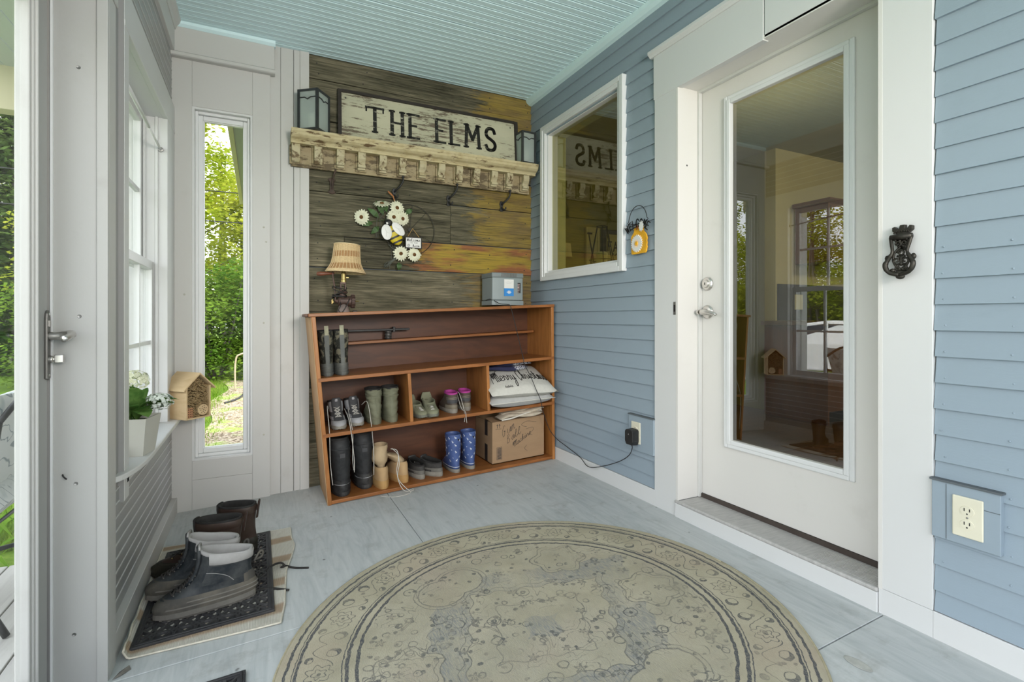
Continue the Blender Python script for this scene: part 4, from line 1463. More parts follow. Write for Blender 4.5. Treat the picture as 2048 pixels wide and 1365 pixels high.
# ------------------------------------------------------------------ lettering helpers
UP = {
    'T': [[(0, 1), (1, 1)], [(.5, 1), (.5, 0)]], 'H': [[(.06, 0), (.06, 1)], [(.94, 0), (.94, 1)], [(.06, .52), (.94, .52)]],
    'E': [[(.06, 0), (.06, 1)], [(.06, 1), (.95, 1)], [(.06, .52), (.68, .52)], [(.06, 0), (.95, 0)]],
    'L': [[(.06, 1), (.06, 0)], [(.06, 0), (.95, 0)]], 'M': [[(.05, 0), (.12, 1), (.5, .35), (.88, 1), (.95, 0)]],
    'S': [[(.92, .80), (.80, .95), (.52, 1.0), (.22, .94), (.08, .76), (.20, .60), (.52, .50), (.84, .38), (.95, .22), (.82, .06), (.50, 0), (.18, .05), (.05, .20)]],
    'W': [[(0, 1), (.25, 0), (.5, .8), (.75, 0), (1, 1)]], 'C': [[(.95, .82), (.75, .97), (.5, 1), (.2, .88), (.04, .5), (.2, .12), (.5, 0), (.75, .03), (.95, .18)]],
    'O': [[(.5, 1), (.2, .88), (.04, .5), (.2, .12), (.5, 0), (.8, .12), (.96, .5), (.8, .88), (.5, 1)]],
    'F': [[(.06, 0), (.06, 1)], [(.06, 1), (.95, 1)], [(.06, .52), (.7, .52)]], 'A': [[(0, 0), (.5, 1), (1, 0)], [(.2, .38), (.8, .38)]],
    'I': [[(.5, 0), (.5, 1)]], 'Y': [[(0, 1), (.5, .5), (1, 1)], [(.5, .5), (.5, 0)]], 'U': [[(.06, 1), (.06, .25), (.25, .02), (.75, .02), (.94, .25), (.94, 1)]],
    'R': [[(.06, 0), (.06, 1), (.7, 1), (.92, .78), (.7, .52), (.06, .52)], [(.5, .52), (.95, 0)]],
}
LOW = {
    'w': [[(0, .5), (.2, 0), (.45, .4), (.65, 0), (.95, .55)]], 'e': [[(.0, .2), (.75, .32), (.6, .52), (.3, .5), (.12, .22), (.35, 0), (.95, .14)]],
    'l': [[(.0, .1), (.55, .8), (.42, 1), (.25, .8), (.25, .15), (.5, 0), (.9, .15)]], 'c': [[(.75, .42), (.5, .55), (.15, .3), (.3, .02), (.9, .14)]],
    'o': [[(.5, .52), (.12, .28), (.4, 0), (.75, .25), (.5, .52), (.95, .45)]], 'm': [[(0, .45), (.1, 0), (.15, .35), (.35, .52), (.42, 0), (.48, .35), (.68, .52), (.75, .05), (1, .12)]],
    'r': [[(0, .1), (.25, .55), (.3, .4), (.6, .45), (.6, .05), (.95, .14)]], 'y': [[(.05, .5), (.2, .05), (.55, .12), (.75, .52), (.6, -.3), (.3, -.55), (.15, -.3), (.95, .15)]],
    'h': [[(0, .1), (.45, .85), (.3, 1), (.2, .7), (.2, 0), (.35, .42), (.6, .5), (.65, .05), (.95, .14)]], 'i': [[(.1, .1), (.4, .5), (.4, .05), (.9, .14)], [(.5, .72), (.54, .78)]],
    's': [[(0, .1), (.5, .6), (.7, .2), (.4, 0), (.15, .1)], [(.5, .02), (.95, .14)]], 't': [[(0, .1), (.45, .95), (.35, .1), (.6, 0), (.95, .14)], [(.05, .62), (.85, .66)]],
    'a': [[(.75, .48), (.3, .5), (.1, .15), (.4, 0), (.75, .45), (.72, .05), (.98, .14)]], 'u': [[(.05, .5), (.15, .05), (.5, .05), (.75, .5), (.75, .05), (.98, .14)]],
    'n': [[(0, .45), (.12, 0), (.2, .35), (.5, .52), (.65, .4), (.68, .05), (.98, .14)]], 'v': [[(0, .45), (.2, .5), (.4, 0), (.8, .5), (1, .45)]],
    'M': [[(-.5, .55), (-.35, .95), (-.1, .6), (-.25, .35), (-.4, .5), (.1, .95), (.15, 0)], [(.15, .3), (.4, .95), (.55, .85), (.5, 0)], [(.52, .4), (.85, 1.0), (.95, .6), (.9, .05), (1.2, .15)]],
    'C': [[(.75, .85), (.6, 1.05), (.25, .75), (.1, .25), (.4, -.1), (.85, .15)]], 'G': [[(.7, .9), (.4, 1), (.05, .5), (.3, 0), (.6, .2), (.62, .5), (.4, .48), (.85, .42)]],
    'B': [[(.1, 0), (.15, 1), (.6, .9), (.2, .55), (.75, .35), (.55, 0), (.1, 0)]], 'K': [[(.1, 0), (.1, 1)]],
}


def stroke(mb, pts, w, fn, h0, h1):
    """flat raised ribbon along pts; fn(x, y, h) maps the drawing plane into the scene"""
    for (p, q) in zip(pts[:-1], pts[1:]):
        dx, dy = q[0] - p[0], q[1] - p[1]
        L = math.hypot(dx, dy)
        if L < 1e-7: continue
        dx, dy = dx / L, dy / L
        e = w * 0.35
        a, b = (p[0] - dx * e, p[1] - dy * e), (q[0] + dx * e, q[1] + dy * e)
        nx, ny = -dy * w / 2, dx * w / 2
        c = [(a[0] - nx, a[1] - ny), (b[0] - nx, b[1] - ny), (b[0] + nx, b[1] + ny), (a[0] + nx, a[1] + ny)]
        mb.hexa([fn(x, y, h0) for x, y in c] + [fn(x, y, h1) for x, y in c])


def glyphs(mb, text, x0, y0, h, adv, w, fn, table, h0=0.0, h1=0.001, width=0.75, smooth=False, slant=0.0, rise=0.0):
    x = x0
    for i, ch in enumerate(text):
        if ch != ' ':
            for pl in table[ch]:
                pts = [(x + px * adv * width + slant * py * h, y0 + py * h + rise * i) for px, py in pl]
                if smooth and len(pts) > 2:
                    pts = [(p.x, p.y) for p in smooth_path([(a, b, 0) for a, b in pts], 4)]
                stroke(mb, pts, w, fn, h0, h1)
        x += adv


# lettering of the framed sign inside the house
m = MB()
FS = lambda x, y, h: (x, 4.9748 - h, y)
glyphs(m, 'FAMILY', 3.74, 1.77, 0.11, 0.086, 0.016, FS, UP, 0, 0.001, 0.68)
for yy, xa, xb in ((1.715, 3.80, 4.14), (1.64, 3.77, 4.18), (1.56, 3.80, 4.15)):
    for k in range(7):
        x_ = lerp(xa, xb, k / 7)
        stroke(m, [(x_, yy), (x_ + 0.018, yy + 0.03), (x_ + 0.034, yy)], 0.006, FS, 0, 0.001)
tag(m.build('sign_lettering', M['black'], fs), kind='stuff')

# ------------------------------------------------------------------ THE ELMS sign leaning on the wall
def sign_face_mat():
    t = NT('peeling_white_sign_paint')
    n = t.noise(t.coord('World', (2.2, 2, 14)), 4.0, 10, 0.75, 0.3)
    n2 = t.noise(t.coord('World', (1.5, 1, 3)), 2.2, 4)
    msk = t.ramp(t.math('ADD', t.math('MULTIPLY', n, 0.75), t.math('MULTIPLY', n2, 0.3)), [(0.555, 0.0), (0.60, 1.0)])
    c = t.mix(t.ramp(n2, [(0.35, 0.0), (0.7, 1.0)]), (0.47, 0.455, 0.33), (0.37, 0.365, 0.265))
    t.set(t.mix(msk, c, (0.13, 0.105, 0.075)), 0.75, 0, 0.2)
    t.bump(msk, -0.3, 0.002)
    return t.m


M['signface'] = sign_face_mat()


def worn_black():
    t = NT('worn_black_letter_paint')
    n = t.noise(t.coord('World', (3, 2, 9)), 5.0, 9, 0.75)
    t.set(t.ramp(n, [(0.57, (0.018, 0.018, 0.016)), (0.63, (0.34, 0.33, 0.26))]), 0.7, 0, 0.2)
    return t.m


M['letter'] = worn_black()
es = thing('name_sign', 'long weathered white sign reading THE ELMS in a dark frame on the bracket shelf', 'sign', (1.08, 3.35, 2.084))
SGX0, SGX1, SGZ0, SGZ1 = 0.462, 1.684, 2.0845, 2.394


def sgn(x, z, h):
    """board leans back: bottom stands forward of the top"""
    t = (z - SGZ0) / (SGZ1 - SGZ0)
    return (x, lerp(3.352, 3.374, t) - h, z)


m = MB()
m.hexa([sgn(SGX0, SGZ0, 0.010), sgn(SGX1, SGZ0, 0.010), sgn(SGX1, SGZ0, 0), sgn(SGX0, SGZ0, 0), sgn(SGX0, SGZ1, 0.010), sgn(SGX1, SGZ1, 0.010), sgn(SGX1, SGZ1, 0), sgn(SGX0, SGZ1, 0)])
m.build('sign_board', M['signface'], es)
M['signframe'] = mat('black_brown_frame', (0.022, 0.017, 0.013), 0.6, 0.4, 10, (1, 1, 5), 0.2)
for (a, b, c, d) in ((SGX0 - 0.018, SGX0 + 0.004, SGZ0, SGZ1 + 0.014), (SGX1 - 0.004, SGX1 + 0.022, SGZ0, SGZ1 + 0.014), (SGX0 + 0.004, SGX1 - 0.004, SGZ1 - 0.002, SGZ1 + 0.016), (SGX0 + 0.004, SGX1 - 0.004, SGZ0, SGZ0 + 0.004)):
    MB().hexa([sgn(a, c, 0.022), sgn(b, c, 0.022), sgn(b, c, 0), sgn(a, c, 0), sgn(a, d, 0.022), sgn(b, d, 0.022), sgn(b, d, 0), sgn(a, d, 0)]).build('frame_bar', M['signframe'], es)
LZ0, LH = 2.168, 0.158
for ch, xa, xb in (('T', 0.608, 0.738), ('H', 0.770, 0.866), ('E', 0.890, 0.978), ('E', 1.074, 1.162), ('L', 1.178, 1.264), ('M', 1.285, 1.414), ('S', 1.440, 1.536)):
    m = MB()
    w = 0.0235
    xa, xb = xa + 0.009, xb - 0.009
    for pl in UP[ch]:
        pts = [(lerp(xa, xb, p[0]), LZ0 + p[1] * LH) for p in pl]
        ww = w if (len(pts) > 2 or abs(pts[0][0] - pts[1][0]) < 1e-4) else w * 0.62
        if ch == 'S':
            pts = [(p.x, p.y) for p in smooth_path([(a, b, 0) for a, b in pts], 5)]
            ww = w * 1.0
        stroke(m, pts, ww, sgn, 0.0098, 0.0112)
    ser = {'T': [(.5, 0), (0.02, .95), (.98, .95)], 'H': [(.06, 0), (.94, 0), (.06, 1), (.94, 1)], 'E': [(.02, 0), (.02, 1)], 'L': [(.06, 1), (.02, 0)], 'M': [(.06, 0), (.94, 0), (.1, 1), (.9, 1)], 'S': []}[ch]
    for (px_, py_) in ser:
        xx = lerp(xa, xb, px_)
        zz_ = LZ0 + py_ * LH
        if ch == 'T' and py_ > 0.5:
            stroke(m, [(xx, zz_ - 0.018), (xx, zz_ + 0.006)], 0.010, sgn, 0.0098, 0.0112)
        else:
            stroke(m, [(xx - 0.0165, zz_), (xx + 0.0165, zz_)], 0.012, sgn, 0.0098, 0.0112)
    if ch in 'ES':
        pass
    m.build('letter', M['letter'], es)
m = MB()
for x in (SGX0 + 0.03, SGX1 - 0.035):
    p = sgn(x, SGZ1 - 0.035, 0.0105)
    m.ball(p, (0.005, 0.002, 0.005), 8, 4)
m.build('nail_head', M['black'], es)

# ------------------------------------------------------------------ lanterns at the ends of the shelf
def frosted():
    t = NT('frosted_lantern_glass')
    t.n.remove(t.p)
    d = t.node('ShaderNodeBsdfDiffuse')
    d.inputs[0].default_value = (0.80, 0.88, 0.84, 1)
    tl = t.node('ShaderNodeBsdfTranslucent')
    tl.inputs[0].default_value = (0.66, 0.76, 0.72, 1)
    gl = t.node('ShaderNodeBsdfGlossy')
    gl.inputs['Roughness'].default_value = 0.25
    gl.inputs[0].default_value = (0.6, 0.6, 0.6, 1)
    a = t.node('ShaderNodeMixShader')
    a.inputs[0].default_value = 0.55
    tp = t.node('ShaderNodeBsdfTransparent')
    a2 = t.node('ShaderNodeMixShader')
    a2.inputs[0].default_value = 0.52
    b = t.node('ShaderNodeMixShader')
    b.inputs[0].default_value = 0.06
    t.link(d.outputs[0], a.inputs[1])
    t.link(tl.outputs[0], a.inputs[2])
    t.link(a.outputs[0], a2.inputs[1])
    t.link(tp.outputs[0], a2.inputs[2])
    t.link(a2.outputs[0], b.inputs[1])
    t.link(gl.outputs[0], b.inputs[2])
    t.link(b.outputs[0], t.out.inputs[0])
    return t.m


M['frost'] = frosted()
M['lantern'] = mat('charcoal_lantern_metal', (0.028, 0.032, 0.033), 0.5, 0.2, 14, bump=0.05)
M['wax'] = mat('white_wax', (0.78, 0.78, 0.72), 0.5, 0.02)


def lantern(label, x, y, yaw, w, h):
    r = thing('glass_lantern', label, 'lantern', (x, y, 2.0835), (0, 0, yaw), 'lanterns on the bracket shelf')
    b = 0.007
    q = w / 2
    box_ = lambda n, mt, *a: MB().box(*a).build(n, mt, r, local=True)
    for sx in (-1, 1):
        for sy in (-1, 1):
            box_('post', M['lantern'], sx * q - b, sx * q + b, sy * q - b, sy * q + b, 0.0, h)
    for z in (0.006, h - 0.006):
        for s_ in (-1, 1):
            box_('rail', M['lantern'], -q + b, q - b, s_ * q - b, s_ * q + b, z - 0.006, z + 0.006)
            box_('rail', M['lantern'], s_ * q - b, s_ * q + b, -q + b, q - b, z - 0.006, z + 0.006)
    box_('base', M['lantern'], -q, q, -q, q, 0.002, 0.010)
    for s_ in (-1, 1):
        box_('pane', M['frost'], -q + b, q - b, s_ * q - 0.0015, s_ * q + 0.0015, 0.012, h - 0.012)
        box_('pane', M['frost'], s_ * q - 0.0015, s_ * q + 0.0015, -q + b, q - b, 0.012, h - 0.012)
    zt = h * 0.80
    for s_ in (-1, 1):
        MB().tube([(-q, s_ * (q + 0.004), zt), (-0.02, s_ * (q + 0.004), zt), (0, s_ * (q + 0.006), zt - 0.012), (0.02, s_ * (q + 0.004), zt), (q, s_ * (q + 0.004), zt)], 0.0035, 6).build('wire_band', M['lantern'], r, local=True)
        MB().tube([(s_ * (q + 0.004), -q, zt), (s_ * (q + 0.004), -0.02, zt), (s_ * (q + 0.006), 0, zt - 0.012), (s_ * (q + 0.004), 0.02, zt), (s_ * (q + 0.004), q, zt)], 0.0035, 6).build('wire_band', M['lantern'], r, local=True)
    MB().lathe([(0, 0.010), (q * 0.55, 0.010), (q * 0.55, h * 0.45), (q * 0.5, h * 0.47), (0, h * 0.46)], 18).build('candle', M['wax'], r, local=True)
    return r


lantern('dark framed frosted lantern at the window end of the bracket shelf, beside the T', 0.300, 3.302, math.radians(52), 0.120, 0.243)
lantern('dark framed frosted lantern in the corner by the blue wall, beside the S', 1.745, 3.312, math.radians(4), 0.104, 0.232)

# ------------------------------------------------------------------ coat hooks
def coat_hook(label, x, z0, mt, kind, dx=0.02):
    r = thing('coat_hook', label, 'hook', (x, 3.386, z0), group='coat hooks under the bracket shelf')
    y = 3.384
    m = MB()
    if kind == 'lobed':
        for zc in (0.012, 0.088):
            m.lathe([(0, 0), (0.0215, 0), (0.019, 0.006), (0.0, 0.008)], 16, Matrix.Translation((x, y, z0 + zc)) @ Matrix.Rotation(PI / 2, 4, 'X') @ Matrix.Diagonal((1.1, 0.62, 1, 1)))
        m.prism([(-0.015, 0.01), (0.015, 0.01), (0.010, 0.05), (0.015, 0.09), (-0.015, 0.09), (-0.010, 0.05)], lambda a, b: (x + a, y, z0 + b), lambda a, b: (x + a, y - 0.008, z0 + b))
        m.build('plate', mt, r, bevel=0.002)
        MB().tube(smooth_path([(x, y - 0.006, z0 + 0.03), (x + 0.004, y - 0.012, z0 + 0.08), (x + 0.010, y - 0.03, z0 + 0.115), (x + 0.020, y - 0.035, z0 + 0.150), (x + 0.020, y - 0.03, z0 + 0.170)], 5), 0.0055, 8).build('prong', mt, r, smooth=True)
    else:
        m.prism([(-0.010, 0), (0.010, 0), (0.014, 0.012), (0.008, 0.03), (0.016, 0.055), (0.008, 0.075), (-0.008, 0.075), (-0.016, 0.055), (-0.008, 0.03), (-0.014, 0.012)], lambda a, b: (x + a, y, z0 + b), lambda a, b: (x + a, y - 0.007, z0 + b))
        m.build('plate', mt, r, bevel=0.002)
        pp = smooth_path([(x, y - 0.006, z0 + 0.05), (x + 0.010, y - 0.028, z0 + 0.062), (x + 0.030, y - 0.045, z0 + 0.085), (x + 0.046, y - 0.05, z0 + 0.115), (x + 0.047, y - 0.05, z0 + 0.140)], 5)
        MB().tube(pp, 0.006, 8).build('prong', mt, r, smooth=True)
        MB().ball((x + 0.047, y - 0.05, z0 + 0.145), 0.0095, 10, 6).build('prong_tip', mt, r, smooth=True)
        MB().tube(smooth_path([(x, y - 0.006, z0 + 0.03), (x + 0.004, y - 0.028, z0 + 0.012), (x + 0.012, y - 0.040, z0 + 0.010), (x + 0.018, y - 0.042, z0 + 0.026)], 5), 0.005, 8).build('lower_prong', mt, r, smooth=True)


coat_hook('rusty flat coat hook with rounded ends, nearest the white pilaster', 0.412, 1.748, M['rust'], 'lobed')
coat_hook('black double coat hook that the bee wreath hangs from', 0.805, 1.752, M['black'], 'scroll')
coat_hook('black double coat hook between the wreath and the corner hook', 1.182, 1.745, M['black'], 'scroll')
coat_hook('black double coat hook nearest the blue wall', 1.588, 1.745, M['black'], 'scroll')

# ------------------------------------------------------------------ bee wreath
M['wire'] = mat('dark_wire', (0.03, 0.027, 0.022), 0.6, 0.2)
M['petal'] = mat('cream_petal', (0.66, 0.66, 0.50), 0.6, 0.08, 40, bump=0)
M['dcentre'] = mat('brown_flower_centre', (0.12, 0.055, 0.015), 0.9, 0.5, 120, bump=0.6)
M['bee_y'] = mat('bee_yellow', (0.56, 0.44, 0.02), 0.5, 0.05)
M['white_wing'] = mat('white_painted_metal', (0.68, 0.68, 0.66), 0.4, 0.02)
M['leafg'] = mat('dark_green_leaf', (0.05, 0.10, 0.03), 0.6, 0.3, 20)
wy = 3.366
bw = thing('bee_wreath', 'wire wheel wreath with white daisies, yellow bee and small welcome plaque', 'wreath', (0.86, 3.38, 1.55))
wc, wrad = (0.905, 1.556), 0.170
MB().tube([(wc[0] + wrad * math.cos(2 * PI * i / 48), wy, wc[1] + wrad * math.sin(2 * PI * i / 48)) for i in range(49)], 0.0024, 6).build('rim', M['wire'], bw)
for k in range(10):
    a = 2 * PI * k / 10 + 0.2
    MB().tube([(wc[0], wy, wc[1]), (wc[0] + wrad * math.cos(a), wy, wc[1] + wrad * math.sin(a))], 0.0015, 5).build('spoke', M['wire'], bw)
MB().tube([(wc[0], wy - 0.004, wc[1]), (wc[0], wy + 0.004, wc[1])], 0.012, 10).build('hub', M['wire'], bw)
MB().tube(smooth_path([(0.82, wy + 0.004, 1.70), (0.823, 3.36, 1.78), (0.848, 3.335, 1.878)], 4), 0.0012, 5).build('hanging_wire', M['wire'], bw)


def daisy(x, z, r, tx, tz, npet=17):
    """tx, tz: tilt of the face sideways and up"""
    y0 = wy - 0.028
    Mx = Matrix.Translation((x, y0, z)) @ Matrix.Rotation(tx, 4, 'Z') @ Matrix.Rotation(tz, 4, 'X') @ Matrix.Rotation(PI / 2, 4, 'X')
    m = MB()
    for lay, (rr, zz) in enumerate(((r, 0.0), (r * 0.86, 0.003))):
        for k in range(npet):
            a = 2 * PI * k / npet + lay * PI / npet
            ca, sa = math.cos(a), math.sin(a)
            q = rr * random.uniform(0.9, 1.05)
            w = rr * 0.105
            pts = [(0.25, 0.6, 0), (0.6, 1.0, 0.003), (0.9, 0.8, 0.001), (1.0, 0.25, -0.002)]
            vs = []
            for t, ww, h in pts:
                vs += [(ca * t * q - sa * w * ww, sa * t * q + ca * w * ww, zz + h), (ca * t * q + sa * w * ww, sa * t * q - ca * w * ww, zz + h)]
            m.add(vs, [(0, 1, 3, 2), (2, 3, 5, 4), (4, 5, 7, 6)], Mx)
    d = m.build('daisy', M['petal'], bw, fix=False)
    MB().ball((0, 0, 0.004), (r * 0.24, r * 0.24, r * 0.14), 12, 6, Mx).build('daisy_centre', M['dcentre'], d)


daisy(0.586, 1.610, 0.052, -0.55, 0.15)
daisy(0.715, 1.708, 0.058, -0.3, -1.0)
daisy(0.813, 1.690, 0.052, 0.15, -0.15)
daisy(0.792, 1.628, 0.052, -0.1, 0.05)
daisy(0.850, 1.622, 0.050, 0.25, 0.1)
daisy(0.838, 1.392, 0.052, 0.0, 0.1)
daisy(0.928, 1.390, 0.050, 0.1, 0.0)
MB().tube(smooth_path([(0.586, wy - 0.02, 1.60), (0.62, wy, 1.59), (0.70, wy, 1.60), (0.76, wy, 1.62)], 4), 0.0018, 5).build('stem', M['leafg'], bw)
for (x, z, a, L) in ((0.70, 1.62, 2.5, 0.09), (0.66, 1.58, 3.3, 0.085), (0.75, 1.66, 1.9, 0.08), (0.83, 1.335, -1.6, 0.05), (0.73, 1.64, 2.1, 0.10), (0.87, 1.66, 0.6, 0.06), (0.70, 1.56, 3.9, 0.07)):
    dx, dz = math.cos(a), math.sin(a)
    vs, q = [], 0.018
    for t, w in ((0, 0.15), (0.35, 1.0), (0.7, 0.8), (1.0, 0.05)):
        yy = wy - 0.006 - 0.018 * math.sin(t * 3)
        vs += [(x + dx * L * t - dz * q * w, yy, z + dz * L * t + dx * q * w), (x + dx * L * t + dz * q * w, yy, z + dz * L * t - dx * q * w)]
    MB().add(vs, [(0, 1, 3, 2), (2, 3, 5, 4), (4, 5, 7, 6)]).build('leaf', M['leafg'], bw, fix=False)
m = MB()
for k in range(14):
    x0 = 0.76 + 0.008 * k
    s_ = random.uniform(-1, 1)
    m.tube(smooth_path([(x0, wy - 0.004, 1.45), (0.80 + 0.02 * s_, wy - 0.01, 1.40), (0.80 + 0.02 * s_, wy - 0.012, 1.36), (0.775 - 0.03 * random.random(), wy - 0.01, 1.315 + 0.02 * random.random()), (0.72 + 0.05 * random.random(), wy - 0.01, 1.285 + 0.03 * random.random())], 4), 0.0013, 4)
for k in range(9):
    x0 = random.uniform(0.69, 0.76)
    m.tube(smooth_path([(0.77, wy - 0.01, 1.70), (x0, wy - 0.012, 1.64), (x0 - 0.012, wy - 0.01, 1.56), (x0 - 0.02 + 0.02 * random.random(), wy - 0.008, 1.49)], 4), 0.0011, 4)
tag(m.build('dried_twigs', mat('grey_green_twig', (0.10, 0.11, 0.09), 0.8, 0.3), bw, smooth=True), kind='stuff')
# orange bow
m = MB()
m.tube(smooth_path([(0.795, wy - 0.012, 1.765), (0.765, wy - 0.018, 1.785), (0.76, wy - 0.014, 1.795), (0.785, wy - 0.012, 1.775)], 4), 0.004, 5)
m.tube(smooth_path([(0.79, wy - 0.012, 1.765), (0.80, wy - 0.014, 1.735), (0.795, wy - 0.012, 1.71)], 4), 0.004, 5)
m.build('raffia_bow', mat('orange_raffia', (0.35, 0.14, 0.05), 0.8, 0.2), bw)
# bee
BM = Matrix.Translation((0.792, wy - 0.040, 1.512)) @ Matrix.Rotation(math.radians(-28), 4, 'Y')
bee = MB()
bee.ball((0, 0, 0), (0.047, 0.022, 0.072), 20, 14, BM)
bo = bee.build('bee_body', M['bee_y'], bw, smooth=True)
for zc, rr in ((0.022, 0.0465), (-0.018, 0.0470), (-0.050, 0.0355)):
    m = MB()
    m.loft([[BM @ Vector((rr * 1.03 * math.cos(2 * PI * j / 24), rr * 0.50 * math.sin(2 * PI * j / 24), zc + dz)) for j in range(24)] for dz in (-0.006, 0.006)], True, True)
    m.build('stripe', M['black'], bo)
MB().ball((0, -0.002, 0.080), (0.026, 0.022, 0.026), 14, 10, BM).build('bee_head', M['black'], bw, smooth=True)
MB().ball((-0.014, -0.022, 0.083), (0.007, 0.004, 0.008), 10, 6, BM).build('eye', M['white_wing'], bw)
for s_ in (-1, 1):
    MB().tube(smooth_path([BM @ Vector((0.008 * s_, -0.002, 0.10)), BM @ Vector((0.018 * s_, -0.006, 0.125)), BM @ Vector((0.028 * s_, -0.008, 0.128))], 4), 0.0013, 5).build('antenna', M['black'], bw)
for (x, z, rx, rz, rot) in ((0.737, 1.520, 0.034, 0.050, -0.12), (0.812, 1.545, 0.029, 0.052, -0.78)):
    Mw = Matrix.Translation((x, wy - 0.066, z)) @ Matrix.Rotation(rot, 4, 'Y')
    wg = MB().ball((0, 0, 0), (rx, 0.003, rz), 22, 10, Mw).build('wing', M['white_wing'], bw, smooth=True)
    m = MB()
    m.tube([Mw @ Vector((-0.3 * rx, -0.0032, 0.55 * rz)), Mw @ Vector((0, -0.0036, 0)), Mw @ Vector((0.45 * rx, -0.0032, -0.2 * rz))], 0.0006, 4)
    m.tube([Mw @ Vector((0, -0.0036, 0)), Mw @ Vector((-0.25 * rx, -0.0032, -0.6 * rz))], 0.0006, 4)
    m.build('wing_vein', mat('grey_line', (0.45, 0.45, 0.44), 0.6, 0), wg)
# welcome plaque
pz = wy - 0.030
pq = box('plaque', M['signframe'], bw, 0.866, 0.980, pz, pz + 0.008, 1.428, 1.508, bevel=0.001)
box('plaque_face', M['white_wing'], pq, 0.872, 0.972, pz - 0.0012, pz, 1.436, 1.500)
m = MB()
PF = lambda x, y, h: (x, pz - 0.0012 - h, y)
glyphs(m, 'W', 0.876, 1.478, 0.018, 0.014, 0.0028, PF, UP, 0, 0.0006, 0.9, slant=0.15)
glyphs(m, 'elcome', 0.893, 1.478, 0.018, 0.0125, 0.0022, PF, LOW, 0, 0.0006, 0.95, True)
glyphs(m, 'TO OUR', 0.901, 1.464, 0.007, 0.0085, 0.0010, PF, UP, 0, 0.0006, 0.7)
glyphs(m, 'hive', 0.917, 1.442, 0.015, 0.0115, 0.0022, PF, LOW, 0, 0.0006, 0.95, True)
for r in (0.004, 0.008):
    stroke(m, [(0.889 + r * math.cos(2 * PI * i / 12), 1.449 + r * math.sin(2 * PI * i / 12)) for i in range(13)], 0.0015, PF, 0, 0.0006)
m.build('plaque_lettering', M['black'], pq)
for s_ in (-1, 1):
    MB().tube([(0.923 + s_ * 0.038, pz + 0.004, 1.508), (0.915, pz - 0.004, 1.562)], 0.0016, 5).build('plaque_cord', mat('jute_cord', (0.40, 0.25, 0.08), 0.8, 0.1), bw)

# ------------------------------------------------------------------ lamp made from a meat grinder
def wicker():
    t = NT('woven_wicker')
    z = t.sep(t.coord('Object'))[2]
    v = t.coord('Object', (1, 1, 1))
    n = t.noise(t.coord('Object', (30, 30, 160)), 3.0, 3)
    band = t.math('SINE', t.math('MULTIPLY', t.math('ADD', z, -0.262), 2 * PI / 0.074))
    msk = t.ramp(t.math('ADD', band, t.math('MULTIPLY', t.math('SUBTRACT', n, 0.5), 1.1)), [(0.10, 0.0), (0.22, 1.0)])
    c = t.mix(t.math('MULTIPLY', msk, 0.85), (0.62, 0.46, 0.25), (0.34, 0.17, 0.065))
    c = t.mix(t.ramp(n, [(0.3, 0.45), (0.6, 0.0)]), c, (0.16, 0.09, 0.035))
    t.set(c, 0.75, 0, 0.25)
    t.bump(n, 0.5, 0.003)
    return t.m


M['wicker'] = wicker()
M['stake'] = mat('pale_wicker_stake', (0.66, 0.51, 0.30), 0.7, 0.15, 60, bump=0)
M['brass'] = mat('aged_brass', (0.33, 0.25, 0.10), 0.4, 0.3, 20, bump=0.05, metal=0.8)
M['grinder'] = mat('brown_cast_iron', (0.085, 0.052, 0.042), 0.5, 0.35, 18, bump=0.2, metal=0.3)
lx, ly, lz = 0.462, 3.235, 1.0
gl_ = thing('grinder_lamp', 'table lamp made from a brown meat grinder with a wicker shade', 'lamp', (lx, ly, lz))
LT = Matrix.Translation((lx, ly, lz))
m = MB()
sp_ = [(0.073, 0.413), (0.0745, 0.400), (0.079, 0.340), (0.086, 0.300), (0.097, 0.275), (0.112, 0.252), (0.114, 0.246)]
m.lathe([(r, z) for r, z in sp_], 36, LT @ Matrix.Rotation(0.05, 4, 'Y'), False, False)
sh = m.build('wicker_shade', M['wicker'], gl_, smooth=True)
m = MB()
for k in range(30):
    a = 2 * PI * k / 30
    m.tube([LT @ Matrix.Rotation(0.05, 4, 'Y') @ Vector(((r + 0.0012) * math.cos(a), (r + 0.0012) * math.sin(a), z)) for r, z in sp_], 0.0016, 4)
tag(m.build('shade_stakes', M['stake'], sh), kind='stuff')
for (r, z, q) in ((0.0745, 0.413, 0.004), (0.114, 0.247, 0.005), (0.110, 0.256, 0.0035)):
    MB().tube([LT @ Matrix.Rotation(0.05, 4, 'Y') @ Vector((r * math.cos(2 * PI * i / 36), r * math.sin(2 * PI * i / 36), z)) for i in range(37)], q, 6).build('shade_rim', M['stake'], sh)
MB().lathe([(0, 0.185), (0.017, 0.185), (0.017, 0.200), (0.0155, 0.202), (0.0155, 0.238), (0.012, 0.246), (0.012, 0.27), (0, 0.27)], 18, LT).build('lamp_socket', M['brass'], gl_)
MB().box(lx + 0.010, lx + 0.030, ly - 0.003, ly + 0.003, lz + 0.212, lz + 0.217).build('switch_key', M['brass'], gl_)
MB().lathe([(0, 0.0), (0.036, 0.0), (0.037, 0.006), (0.030, 0.030), (0.024, 0.052), (0.0, 0.055)], 20, LT).build('base_foot', mat('grey_brown_foot', (0.19, 0.15, 0.135), 0.6, 0.3, 20), gl_, smooth=True)
RYm = Matrix.Rotation(PI / 2, 4, 'Y')
MB().lathe([(0, -0.05), (0.012, -0.05), (0.014, -0.036), (0.026, -0.030), (0.030, -0.02), (0.031, 0.042), (0.037, 0.044), (0.037, 0.062), (0.028, 0.066), (0.0, 0.066)], 24, LT @ Matrix.Translation((0, 0, 0.070)) @ RYm).build('barrel', M['grinder'], gl_, smooth=False, bevel=0.001)
m = MB()
